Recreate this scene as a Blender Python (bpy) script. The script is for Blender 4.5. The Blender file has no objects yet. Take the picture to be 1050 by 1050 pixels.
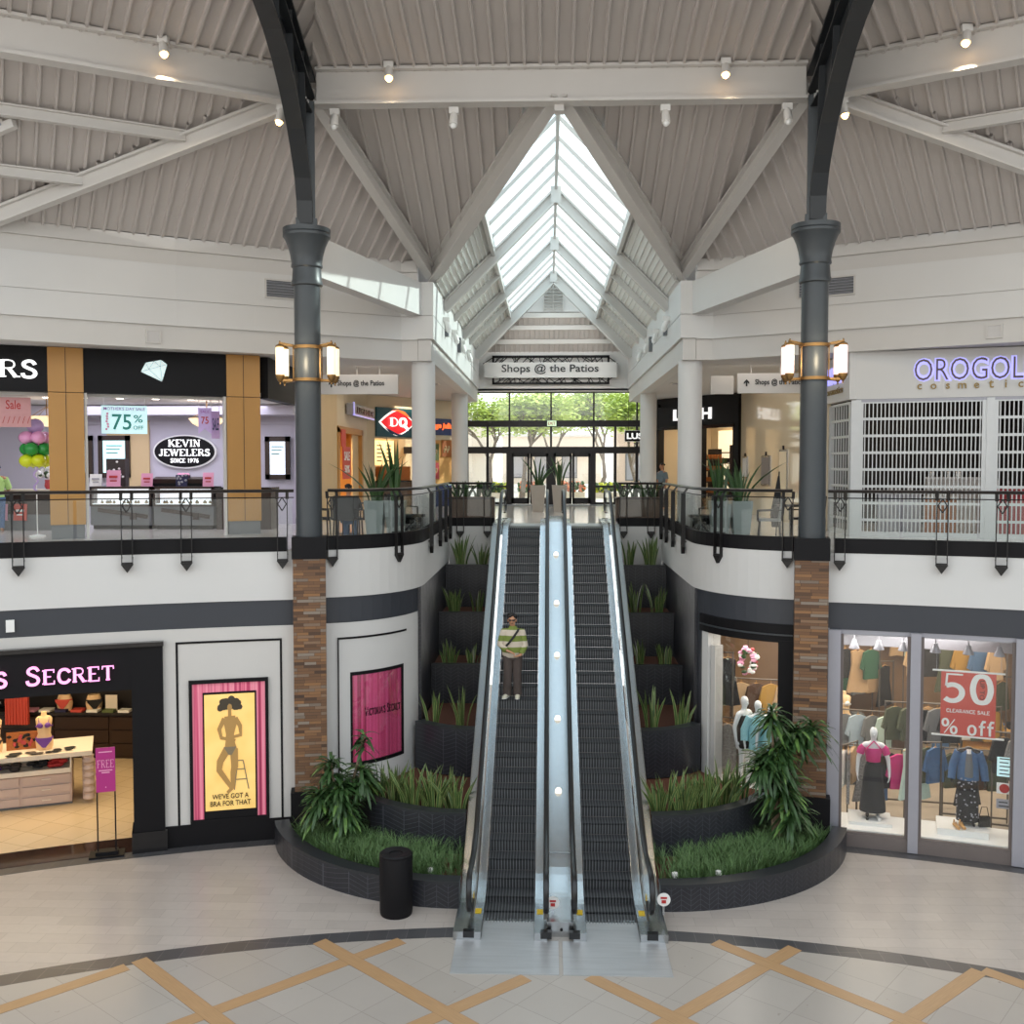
WORLD_STRENGTH = 1.9
EXPOSURE = 0.07
import bpy, bmesh, math, random
from math import sin, cos, pi, radians, sqrt, atan2, hypot
from mathutils import Vector, Matrix
from mathutils.geometry import tessellate_polygon

random.seed(7)
SC = bpy.context.scene
COL = SC.collection
F2 = 5.70                     # upper floor level
OX, OY = 0.0, -2.63           # centre of the round court
WORLD = {}                    # object name -> world matrix

# ------------------------------------------------------------------ materials
def lin(h):
    if isinstance(h, tuple):
        return h
    h = h.lstrip('#')
    out = []
    for i in (0, 2, 4):
        c = int(h[i:i+2], 16) / 255
        out.append(c / 12.92 if c <= .04045 else ((c + .055) / 1.055) ** 2.4)
    return tuple(out)

class NT:
    def __init__(s, name):
        s.m = bpy.data.materials.new(name); s.m.use_nodes = True
        s.t = s.m.node_tree; s.t.nodes.clear()
        s.out = s.n('ShaderNodeOutputMaterial')
    def n(s, typ, **kw):
        nd = s.t.nodes.new(typ)
        for k, v in kw.items():
            setattr(nd, k, v)
        return nd
    def l(s, a, b):
        s.t.links.new(a, b)
    def math(s, op, a, b=None, c=None):
        nd = s.n('ShaderNodeMath', operation=op)
        for i, v in enumerate((a, b, c)):
            if v is None: continue
            if isinstance(v, (int, float)): nd.inputs[i].default_value = v
            else: s.l(v, nd.inputs[i])
        return nd.outputs[0]
    def mix(s, fac, a, b):
        nd = s.n('ShaderNodeMix', data_type='RGBA')
        for sock, v in ((nd.inputs[0], fac), (nd.inputs[6], a), (nd.inputs[7], b)):
            if isinstance(v, (int, float)): sock.default_value = v
            elif isinstance(v, tuple): sock.default_value = (*v[:3], 1)
            else: s.l(v, sock)
        return nd.outputs[2]
    def bsdf(s, color, rough=.5, metal=0., spec=.5, emit=None, estr=0., normal=None, alpha=None):
        b = s.n('ShaderNodeBsdfPrincipled')
        for sock, v in ((b.inputs['Base Color'], color), (b.inputs['Roughness'], rough)):
            if isinstance(v, tuple): sock.default_value = (*v[:3], 1)
            elif isinstance(v, (int, float)): sock.default_value = v
            else: s.l(v, sock)
        b.inputs['Metallic'].default_value = metal
        b.inputs['Specular IOR Level'].default_value = spec
        if emit is not None:
            if isinstance(emit, tuple): b.inputs['Emission Color'].default_value = (*emit[:3], 1)
            else: s.l(emit, b.inputs['Emission Color'])
            b.inputs['Emission Strength'].default_value = estr
        if normal is not None: s.l(normal, b.inputs['Normal'])
        s.l(b.outputs[0], s.out.inputs[0])
        return b
    def coord(s, kind='Object'):
        return s.n('ShaderNodeTexCoord').outputs[kind]
    def sep(s, v):
        nd = s.n('ShaderNodeSeparateXYZ'); s.l(v, nd.inputs[0]); return nd.outputs
    def mapping(s, v, scale=(1,1,1), rot=(0,0,0), loc=(0,0,0)):
        nd = s.n('ShaderNodeMapping'); s.l(v, nd.inputs[0])
        nd.inputs['Scale'].default_value = scale; nd.inputs['Rotation'].default_value = rot; nd.inputs['Location'].default_value = loc
        return nd.outputs[0]
    def noise(s, v, scale=5., detail=3., rough=.5):
        nd = s.n('ShaderNodeTexNoise'); s.l(v, nd.inputs['Vector'])
        nd.inputs['Scale'].default_value = scale; nd.inputs['Detail'].default_value = detail; nd.inputs['Roughness'].default_value = rough
        return nd.outputs[0]
    def bump(s, h, strength=.2, dist=.01):
        nd = s.n('ShaderNodeBump'); s.l(h, nd.inputs['Height'])
        nd.inputs['Strength'].default_value = strength; nd.inputs['Distance'].default_value = dist
        return nd.outputs[0]
    def ramp(s, fac, stops, mode='LINEAR'):
        nd = s.n('ShaderNodeValToRGB'); s.l(fac, nd.inputs[0])
        cr = nd.color_ramp; cr.interpolation = mode
        while len(cr.elements) < len(stops): cr.elements.new(.5)
        for e, (p, c) in zip(cr.elements, stops):
            e.position = p; e.color = (*lin(c)[:3], 1)
        return nd.outputs[0]

def M(name, color, rough=.5, metal=0., spec=.5, var=.06, scale=6., stretch=(1,1,1), bump=0.):
    """plain painted / cloth / metal surface with a little procedural unevenness"""
    t = NT(name); c = lin(color)
    v = t.mapping(t.coord(), stretch)
    n = t.noise(v, scale, 4)
    dark = tuple(x * (1 - var) for x in c); lite = tuple(min(1, x * (1 + var)) for x in c)
    t.bsdf(t.mix(n, dark, lite), rough, metal, spec, normal=t.bump(n, bump) if bump else None)
    return t.m

def MG(name, color, strength, base=None, rough=.4, var=.05, scale=4.):
    """a lit surface: lamp glass, backlit sign, screen"""
    t = NT(name); c = lin(color)
    n = t.noise(t.coord(), scale, 2)
    e = t.mix(n, tuple(x * (1 - var) for x in c), c)
    t.bsdf(lin(base) if base else c, rough, emit=e, estr=strength)
    return t.m

def GLASS(name, tint=(.96, .98, .97), refl=.08, rough=.02, haze=None):
    t = NT(name)
    tr = t.n('ShaderNodeBsdfTransparent'); tr.inputs[0].default_value = (*tint, 1)
    gl = t.n('ShaderNodeBsdfGlossy'); gl.inputs['Roughness'].default_value = rough
    gl.inputs[0].default_value = (1, 1, 1, 1)
    lw = t.n('ShaderNodeLayerWeight'); lw.inputs[0].default_value = .35
    f = t.math('MULTIPLY', lw.outputs['Fresnel'], refl * 4)
    f = t.math('MINIMUM', t.math('ADD', f, refl * .4), .9)
    mx = t.n('ShaderNodeMixShader'); t.l(f, mx.inputs[0]); t.l(tr.outputs[0], mx.inputs[1]); t.l(gl.outputs[0], mx.inputs[2])
    last = mx
    if haze:
        df = t.n('ShaderNodeBsdfTranslucent'); df.inputs[0].default_value = (.9, .96, 1, 1)
        m2 = t.n('ShaderNodeMixShader'); m2.inputs[0].default_value = haze
        t.l(mx.outputs[0], m2.inputs[1]); t.l(df.outputs[0], m2.inputs[2]); last = m2
    t.l(last.outputs[0], t.out.inputs[0])
    return t.m

MT = {}
def mats():
    m = MT
    m['white'] = M('white_paint', '#d6d5d3', .55, var=.025, scale=1.2)
    m['white2'] = M('warm_white_paint', '#cfccc8', .6, var=.03, scale=1.2)
    m['soffit'] = M('soffit_paint', '#c9c6c4', .7, var=.03, scale=1.)
    m['steel_white'] = M('white_painted_steel', '#d2cfcb', .45, var=.03, scale=2.)
    m['deck'] = M('grey_roof_deck_paint', '#c6c0bc', .6, var=.05, scale=.8)
    m['deck_white'] = M('white_roof_deck_paint', '#e8e8e4', .55, var=.04, scale=.8)
    m['slate'] = M('slate_grey_paint', '#393c43', .45, var=.05, scale=2.)
    m['steel_dark'] = M('dark_grey_steel', '#3c4145', .38, var=.08, scale=3., spec=.5)
    m['steel_black'] = M('blackened_steel', '#23272b', .42, var=.1, scale=3.)
    m['black'] = M('black_paint', '#121114', .55, var=.1, scale=4., spec=.22)
    m['black_gloss'] = M('glossy_black', '#121113', .12, var=.1, scale=4.)
    m['bronze'] = M('aged_bronze', '#8e6e44', .38, .75, var=.15, scale=20)
    m['rail'] = M('dark_bronze_rail', '#2c2725', .3, .3, var=.1, scale=8)
    m['iron'] = M('black_iron', '#1d1b1b', .42, .2, var=.1, scale=8)
    m['stainless'] = M('brushed_stainless', '#aeb1b3', .26, 1., var=.06, scale=3., stretch=(40, 1, 1))
    m['stainless2'] = M('polished_stainless', '#b9bfc5', .25, 1., var=.04, scale=2., stretch=(8, 1, 1))
    m['rubber'] = M('black_rubber', '#17181a', .3, var=.1, scale=6)
    m['chrome'] = M('satin_chrome', '#b9b9b9', .2, 1.)
    m['terrace_top'] = M('dark_coping', '#2b2d31', .35, var=.1, scale=3)
    m['mulch'] = M('brown_bark_mulch', '#5a3524', .95, var=.6, scale=45., bump=.8)
    m['bark'] = M('tan_bark', '#80705c', .9, var=.25, scale=20, bump=.5)
    m['leaf'] = M('green_leaf', '#3c5a2c', .42, var=.35, scale=9)
    m['leaf_dark'] = M('dark_green_leaf', '#34502c', .45, var=.35, scale=9)
    m['leaf_edge'] = M('pale_leaf_edge', '#8c965c', .45, var=.2, scale=9)
    m['leaf_dr'] = M('dracaena_leaf', '#35522b', .42, var=.45, scale=5)
    m['leaf_lite'] = M('fresh_leaf', '#5f8040', .45, var=.3, scale=5)
    m['grass'] = M('lily_turf_green', '#5a7847', .55, var=.5, scale=6)
    m['pot'] = M('grey_stone_pot', '#87908f', .6, var=.08, scale=6)
    m['pot_taupe'] = M('taupe_stone_pot', '#a89f95', .6, var=.08, scale=6)
    m['wood_box'] = M('brown_wood_box', '#5b493e', .55, var=.2, scale=4, stretch=(1, 1, 12))
    m['ochre'] = M('ochre_laminate', '#b98847', .42, var=.06, scale=2.)
    m['ochre2'] = M('tan_laminate', '#d3b98e', .5, var=.05, scale=2.)
    m['plinth'] = M('grey_plinth', '#6d7074', .5, var=.06, scale=4)
    m['lilac_wall'] = M('pale_lilac_wall', '#c3bfcb', .7, var=.03, scale=2)
    m['cream_wall'] = M('cream_wall', '#d9c9ac', .6, var=.04, scale=2)
    m['cream_gloss'] = M('cream_back_painted_glass', '#d6c6ab', .06, var=.03, scale=2, spec=.7)
    m['dark_wood'] = M('dark_walnut', '#33241f', .35, var=.2, scale=4, stretch=(1, 1, 8))
    m['brown_int'] = M('dark_shop_fitting', '#1f1a19', .55, var=.15, scale=4)
    m['peach_wall'] = M('peach_wall', '#e0a964', .7, var=.04, scale=2)
    m['mullion'] = M('grey_aluminium', '#a3a3ac', .4, .3, var=.04, scale=6)
    m['mullion_dark'] = M('grey_brown_aluminium', '#756c69', .45, .2, var=.06, scale=6)
    m['black_alu'] = M('black_aluminium', '#1c1718', .4, .1, var=.1, scale=6)
    m['shutter'] = M('silver_shutter', '#c9cbcc', .38, .35, var=.05, scale=6)
    m['text_dark'] = M('dark_letters', '#1f2226', .5)
    m['text_grey'] = M('brown_grey_letters', '#5a4b47', .4, .3)
    m['gold_text'] = M('gold_letters', '#8c7547', .35, .6)
    m['white_plain'] = M('white_acrylic', '#f0f0ee', .4, var=.02)
    m['mannequin'] = M('white_mannequin', '#e6e8ea', .25, var=.03)
    m['mannequin_tan'] = M('ivory_torso_form', '#e8c79c', .45, var=.04)
    m['pink_fabric'] = M('magenta_top_cloth', '#d0307f', .7, var=.1, scale=14)
    m['black_fabric'] = M('black_cloth', '#1d1d20', .8, var=.2, scale=14)
    m['denim'] = M('blue_denim', '#4c6c94', .85, var=.25, scale=16)
    m['aqua_fabric'] = M('aqua_cloth', '#9ed3dc', .75, var=.12, scale=14)
    m['wood_rod'] = M('light_wood', '#c99a5e', .5, var=.15, scale=6)
    m['rack_steel'] = M('grey_rack_steel', '#6b655f', .4, .7)
    m['white_lamp'] = M('white_lamp_housing', '#e2e0dc', .45, var=.03)
    m['skin'] = M('light_brown_skin', '#c08d6e', .55, var=.08, scale=20)
    m['hair'] = M('black_hair', '#151314', .55, var=.3, scale=40)
    m['trousers'] = M('grey_brown_trousers', '#4f4541', .85, var=.15, scale=20)
    m['shoe'] = M('off_white_canvas', '#d8d4c2', .7, var=.06, scale=20)
    m['strap'] = M('black_webbing', '#151517', .7, var=.1, scale=20)
    m['grey_shirt'] = M('grey_blue_tee', '#6f7f8a', .8, var=.1, scale=14)
    m['lime_shirt'] = M('lime_green_shirt', '#b8e08a', .8, var=.1, scale=14)
    m['chair_mesh'] = M('black_mesh_weave', '#2b2c2e', .7, var=.3, scale=60)
    m['chair_grey'] = M('grey_vinyl', '#6b7072', .55, var=.06, scale=10)
    m['concrete'] = M('pale_paving', '#d8d3cc', .8, var=.08, scale=2)
    m['stucco'] = M('pale_stucco', '#e8ddd0', .8, var=.05, scale=3)
    m['stucco2'] = M('pinkish_stucco', '#dcc3b0', .8, var=.05, scale=3)
    m['trunk'] = M('grey_tree_bark', '#7b6f66', .9, var=.2, scale=10, bump=.3)
    m['spring_leaf'] = M('spring_leaf', '#bcd069', .6, var=.3, scale=3)
    m['flower_o'] = M('orange_blossom', '#e07b4a', .7, var=.3, scale=12)
    m['flower_y'] = M('yellow_green_blossom', '#c6cc4a', .7, var=.3, scale=12)
    # lit things
    m['lamp_tube'] = MG('lit_opal_glass', '#ffdfa6', .92, '#fff4e0')
    m['lamp_tube_pink'] = MG('lit_opal_glass_rose', '#ffd0c6', .9, '#fff0ee')
    m['bulb'] = MG('lit_bulb', '#ffc67a', 14., '#fff0d0')
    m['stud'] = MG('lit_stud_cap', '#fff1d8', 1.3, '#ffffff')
    m['bulb_white'] = MG('lit_white_bulb', '#fff3df', 4., '#ffffff')
    m['sign_white'] = MG('lit_white_letters', '#ffffff', .8, '#ffffff')
    m['sign_ice'] = MG('lit_white_gem', '#d8f0f0', .5, '#d8ecec')
    m['sign_pink'] = MG('lit_pink_letters', '#ff8fd8', .95, '#ffc5ea')
    m['halo'] = MG('lit_blue_halo', '#b4b2ff', .8, '#a9a6ff')
    m['screen'] = MG('lit_screen', '#c8eef0', 1.0, '#c8eef0')
    m['screen2'] = MG('lit_pale_screen', '#dfe8f5', 1.1, '#dfe8f5')
    m['case_light'] = MG('lit_display_case', '#f4f6ff', .8, '#ffffff')
    m['dq_red'] = MG('lit_red_sign', '#d8212a', .9, '#d8212a')
    m['dq_white'] = MG('lit_sign_white', '#fff6ee', 1.3, '#ffffff')
    m['menu'] = MG('lit_menu_board', '#ffe0a0', 1.2, '#ffe9bf', scale=6, var=.35)
    m['lush_glow'] = MG('lit_shelf_back', '#ffe8c0', 1.0, '#ffe8c0')
    m['exit'] = MG('lit_exit_panel', '#b8d8b0', .8, '#cfe3c8')
    # glass
    m['glass'] = GLASS('clear_glass', (.97, .985, .98), .10)
    m['glass_rail'] = GLASS('balustrade_glass', (.94, .965, .958), .07)
    m['glass_shop'] = GLASS('shop_window_glass', (.97, .975, .97), .06)
    m['glass_sky'] = GLASS('skylight_glass', (.76, .93, .96), .08, haze=.22)
    # floor stone: running bond
    t = NT('court_floor_tile'); v = t.coord()
    bt = t.n('ShaderNodeTexBrick'); t.l(t.mapping(v, rot=(0, 0, 0)), bt.inputs['Vector'])
    bt.offset = .5; bt.squash = 1
    for k, x in (('Color1', '#b5aca4'), ('Color2', '#a89f98'), ('Mortar', '#8f877f')): bt.inputs[k].default_value = (*lin(x), 1)
    bt.inputs['Scale'].default_value = 1.; bt.inputs['Brick Width'].default_value = .62; bt.inputs['Row Height'].default_value = .31
    bt.inputs['Mortar Size'].default_value = .004; bt.inputs['Mortar Smooth'].default_value = .2
    n = t.noise(v, 1.3, 5); n2 = t.noise(v, 9, 4)
    c = t.mix(t.math('MULTIPLY', n, .35), bt.outputs[0], lin('#c3bab2'))
    c = t.mix(t.math('MULTIPLY', n2, .18), c, lin('#8d857d'))
    t.bsdf(c, t.math('ADD', t.math('MULTIPLY', n2, .15), .24), spec=.4)
    m['floor_tile'] = t.m
    # centre stone: big squares on the diagonal
    t = NT('court_centre_tile'); v = t.coord()
    bt = t.n('ShaderNodeTexBrick'); t.l(t.mapping(v, rot=(0, 0, radians(38))), bt.inputs['Vector'])
    bt.offset = 0
    for k, x in (('Color1', '#a8a199'), ('Color2', '#9f9890'), ('Mortar', '#7f7972')): bt.inputs[k].default_value = (*lin(x), 1)
    bt.inputs['Scale'].default_value = 1.; bt.inputs['Brick Width'].default_value = .74; bt.inputs['Row Height'].default_value = .74
    bt.inputs['Mortar Size'].default_value = .004
    n = t.noise(v, 1.1, 5); n2 = t.noise(v, 7, 4)
    c = t.mix(t.math('MULTIPLY', n, .3), bt.outputs[0], lin('#b3aca3'))
    t.bsdf(c, t.math('ADD', t.math('MULTIPLY', n2, .12), .24), spec=.4)
    m['floor_centre'] = t.m
    t = NT('charcoal_border_tile'); v = t.coord()
    bt = t.n('ShaderNodeTexBrick'); t.l(v, bt.inputs['Vector']); bt.offset = 0
    for k, x in (('Color1', '#4b4a4c'), ('Color2', '#424244'), ('Mortar', '#6a6868')): bt.inputs[k].default_value = (*lin(x), 1)
    bt.inputs['Scale'].default_value = 1.; bt.inputs['Brick Width'].default_value = .3; bt.inputs['Row Height'].default_value = .9; bt.inputs['Mortar Size'].default_value = .004
    t.bsdf(bt.outputs[0], .35)
    m['floor_dark'] = t.m
    t = NT('wood_look_inlay'); v = t.coord()
    n = t.noise(t.mapping(v, (1, 26, 1)), 3., 3)
    s = t.sep(v); stripe = t.math('PINGPONG', t.math('MULTIPLY', s[1], 8.), 1.)
    c = t.mix(n, lin('#9a7954'), lin('#bf9a70')); c = t.mix(t.math('GREATER_THAN', stripe, .93), c, lin('#8a6a48'))
    t.bsdf(c, .38)
    m['inlay'] = t.m
    # upper floor: pale boards
    t = NT('pale_upper_floor'); v = t.coord()
    bt = t.n('ShaderNodeTexBrick'); t.l(v, bt.inputs['Vector'])
    for k, x in (('Color1', '#e0dad4'), ('Color2', '#d8d2cc'), ('Mortar', '#b9b3ad')): bt.inputs[k].default_value = (*lin(x), 1)
    bt.inputs['Scale'].default_value = 1.; bt.inputs['Brick Width'].default_value = 1.2; bt.inputs['Row Height'].default_value = .2; bt.inputs['Mortar Size'].default_value = .003
    t.bsdf(bt.outputs[0], .12)
    m['floor_up'] = t.m
    t = NT('shop_cream_tile'); v = t.coord()
    bt = t.n('ShaderNodeTexBrick'); t.l(t.mapping(v, rot=(0, 0, .35)), bt.inputs['Vector']); bt.offset = 0
    for k, x in (('Color1', '#dcc6a4'), ('Color2', '#d6be9a'), ('Mortar', '#a5906f')): bt.inputs[k].default_value = (*lin(x), 1)
    bt.inputs['Scale'].default_value = 1.; bt.inputs['Brick Width'].default_value = .6; bt.inputs['Row Height'].default_value = .6; bt.inputs['Mortar Size'].default_value = .005
    t.bsdf(bt.outputs[0], .25)
    m['floor_vs'] = t.m
    t = NT('polished_brown_threshold_tile'); v = t.coord()
    bt = t.n('ShaderNodeTexBrick'); t.l(t.mapping(v, rot=(0, 0, .38)), bt.inputs['Vector']); bt.offset = 0
    for k, x in (('Color1', '#3a2621'), ('Color2', '#2c1d1a'), ('Mortar', '#54403a')): bt.inputs[k].default_value = (*lin(x), 1)
    bt.inputs['Scale'].default_value = 1.; bt.inputs['Brick Width'].default_value = .42; bt.inputs['Row Height'].default_value = .42; bt.inputs['Mortar Size'].default_value = .006
    t.bsdf(bt.outputs[0], .08)
    m['floor_vs_dark'] = t.m
    t = NT('shop_concrete_floor'); v = t.coord(); n = t.noise(v, 2.2, 5)
    t.bsdf(t.mix(n, lin('#8f8579'), lin('#b1a697')), .4)
    m['floor_shop'] = t.m
    m['shop_wood'] = M('warm_shop_wall', '#8a6f56', .7, var=.15, scale=3)
    # stacked-timber column cladding
    t = NT('stacked_brown_stone'); v = t.coord(); s = t.sep(v)
    cmb = t.n('ShaderNodeCombineXYZ'); t.l(t.math('ADD', s[0], s[1]), cmb.inputs[0]); t.l(s[2], cmb.inputs[1])
    bt = t.n('ShaderNodeTexBrick'); t.l(cmb.outputs[0], bt.inputs['Vector']); bt.offset = .37; bt.offset_frequency = 3; bt.squash = .7; bt.squash_frequency = 2
    for k, x in (('Color1', (0, 0, 0)), ('Color2', (1, 1, 1)), ('Mortar', (0, 0, 0))): bt.inputs[k].default_value = (*x, 1)
    bt.inputs['Scale'].default_value = 1.; bt.inputs['Brick Width'].default_value = .38; bt.inputs['Row Height'].default_value = .058; bt.inputs['Mortar Size'].default_value = .003
    c = t.ramp(bt.outputs[0], [(0, '#3e2f26'), (.08, '#5d4330'), (.3, '#7d5a3d'), (.5, '#6b4f3a'), (.7, '#976d46'), (.86, '#7d7064'), (1, '#958a7d')])
    n3 = t.noise(t.mapping(cmb.outputs[0], (4, 40, 1)), 2., 4)
    c = t.mix(t.math('MULTIPLY', n3, .35), c, lin('#5f432f'))
    t.bsdf(c, .65, normal=t.bump(bt.outputs[1], -.6, .012))
    m['stone'] = t.m
    # black chevron tile on the terraces
    t = NT('black_chevron_tile'); v = t.coord(); s = t.sep(v)
    u = t.math('ADD', s[0], s[1])
    zig = t.math('MULTIPLY', t.math('PINGPONG', u, .18), .62)
    w = t.math('ADD', s[2], zig)
    line = t.math('LESS_THAN', t.math('MODULO', t.math('ADD', w, 10.), .085), .007)
    seam = t.math('LESS_THAN', t.math('PINGPONG', u, .09), .003)
    g = t.math('MAXIMUM', line, seam)
    n = t.noise(v, 4, 3)
    c = t.mix(g, t.mix(n, lin('#1f2025'), lin('#2c2d33')), lin('#4b4d54'))
    t.bsdf(c, t.math('ADD', t.math('MULTIPLY', n, .2), .25), normal=t.bump(g, -.4, .004))
    m['chevron'] = t.m
    # person knit
    t = NT('green_cream_striped_knit'); v = t.coord(); s = t.sep(v)
    c = t.ramp(t.math('FRACT', t.math('DIVIDE', t.math('ADD', s[2], -.26), .235)), [(0, '#77883f'), (.5, '#cfc3b4')], 'CONSTANT')
    n = t.noise(v, 60, 2)
    t.bsdf(t.mix(t.math('MULTIPLY', n, .25), c, lin('#6d6a40')), .9)
    m['knit'] = t.m
    # escalator tread: fine grooves
    t = NT('grooved_dark_tread'); v = t.coord(); s = t.sep(v)
    gr = t.math('PINGPONG', s[0], .026)
    n = t.noise(t.mapping(v, (30, 2, 2)), 1., 2)
    c = t.mix(t.math('GREATER_THAN', gr, .0175), lin('#303235'), lin('#7d8084'))
    c = t.mix(t.math('MULTIPLY', n, .5), c, lin('#38393c'))
    t.bsdf(c, .42, .35, normal=t.bump(gr, .5, .02))
    m['tread'] = t.m
    t = NT('ribbed_landing_plate'); v = t.coord(); s = t.sep(v)
    gr = t.math('PINGPONG', s[1], .012); n = t.noise(t.mapping(v, (1, 12, 1)), 1.2, 3)
    c = t.mix(n, lin('#a9abad'), lin('#c9cbcd'))
    t.bsdf(c, t.math('ADD', t.math('MULTIPLY', n, .2), .28), .55, normal=t.bump(gr, .3, .01))
    m['plate'] = t.m
    # magenta curtain stripes (printed on window panels)
    def curtain(name, strength, cols):
        t = NT(name); v = t.coord(); s = t.sep(v)
        n = t.noise(t.mapping(v, (9, 9, .05)), 1.6, 3)
        c = t.ramp(n, cols)
        if strength: t.bsdf(c, .5, emit=c, estr=strength)
        else: t.bsdf(c, .4)
        return t.m
    m['curtain'] = curtain('pink_curtain_print', .25, [(.3, '#8a2448'), (.45, '#c4416b'), (.55, '#d8578a'), (.7, '#b8405f')])
    m['curtain_lit'] = curtain('lit_pink_curtain_print', .3, [(.3, '#7e2744'), (.45, '#c2476a'), (.58, '#e08a9c'), (.75, '#b04a62')])
    t = NT('lit_poster_ground'); v = t.coord(); s = t.sep(v)
    n = t.noise(v, 1.5, 2)
    c = t.mix(n, lin('#d9a850'), lin('#f2d48a'))
    t.bsdf(c, .4, emit=c, estr=.55)
    m['poster'] = t.m
    m['poster_ink'] = MG('poster_grey_ink', '#8a7a58', .35, '#6a6050')
    m['poster_skin'] = MG('poster_figure_tone', '#b08a50', .3, '#a5804a', var=.3, scale=5)
    m['poster_dark'] = MG('poster_dark_ink', '#453c30', .15, '#40382c')
    m['sale_red'] = M('red_sale_paper', '#cf5145', .6, var=.03)
    m['mag_sign'] = M('magenta_sign_board', '#b02c7c', .5, var=.04)
    m['pink_paper'] = M('pink_card', '#e8a3c2', .6, var=.05)
    m['teal_text'] = M('teal_ink', '#2f8d84', .6)
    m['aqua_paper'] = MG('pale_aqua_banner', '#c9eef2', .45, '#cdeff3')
    m['purple_text'] = M('purple_ink', '#a663b8', .6)
    m['lilac_paper'] = M('lilac_banner', '#c9b1e6', .6, var=.15, scale=12)
    m['navy'] = M('navy_box', '#2a2b52', .5)
    m['red_text'] = M('red_ink', '#b7302f', .5)
    m['orange_text'] = MG('lit_orange_letters', '#ff7a3c', .9, '#f06a2c')
    m['blue_sign'] = M('dark_blue_sign', '#24366b', .4)
    m['teal_sign'] = M('deep_teal_sign', '#1c5360', .4)
    m['lav_sign'] = MG('lit_lavender_edge', '#b9b3f0', .6, '#9a95c8')
    m['yellow'] = M('yellow_sticker', '#e6c22c', .5)
    m['stock_a'] = M('amber_stock', '#a9622c', .6, var=.5, scale=30)
    m['stock_b'] = M('rose_stock', '#b8454a', .6, var=.5, scale=30)
    m['stock_c'] = M('olive_stock', '#5d6a3d', .6, var=.5, scale=30)
    m['stock_d'] = M('charcoal_stock', '#3a3230', .6, var=.5, scale=30)
    m['table_white'] = M('white_lacquer', '#e5dccf', .35, var=.03)
    m['drawer'] = M('pale_rose_drawer', '#c9b4ab', .4, var=.04)
    m['purple_bra'] = M('purple_satin', '#6d3fa0', .4, var=.1)
mats()
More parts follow.
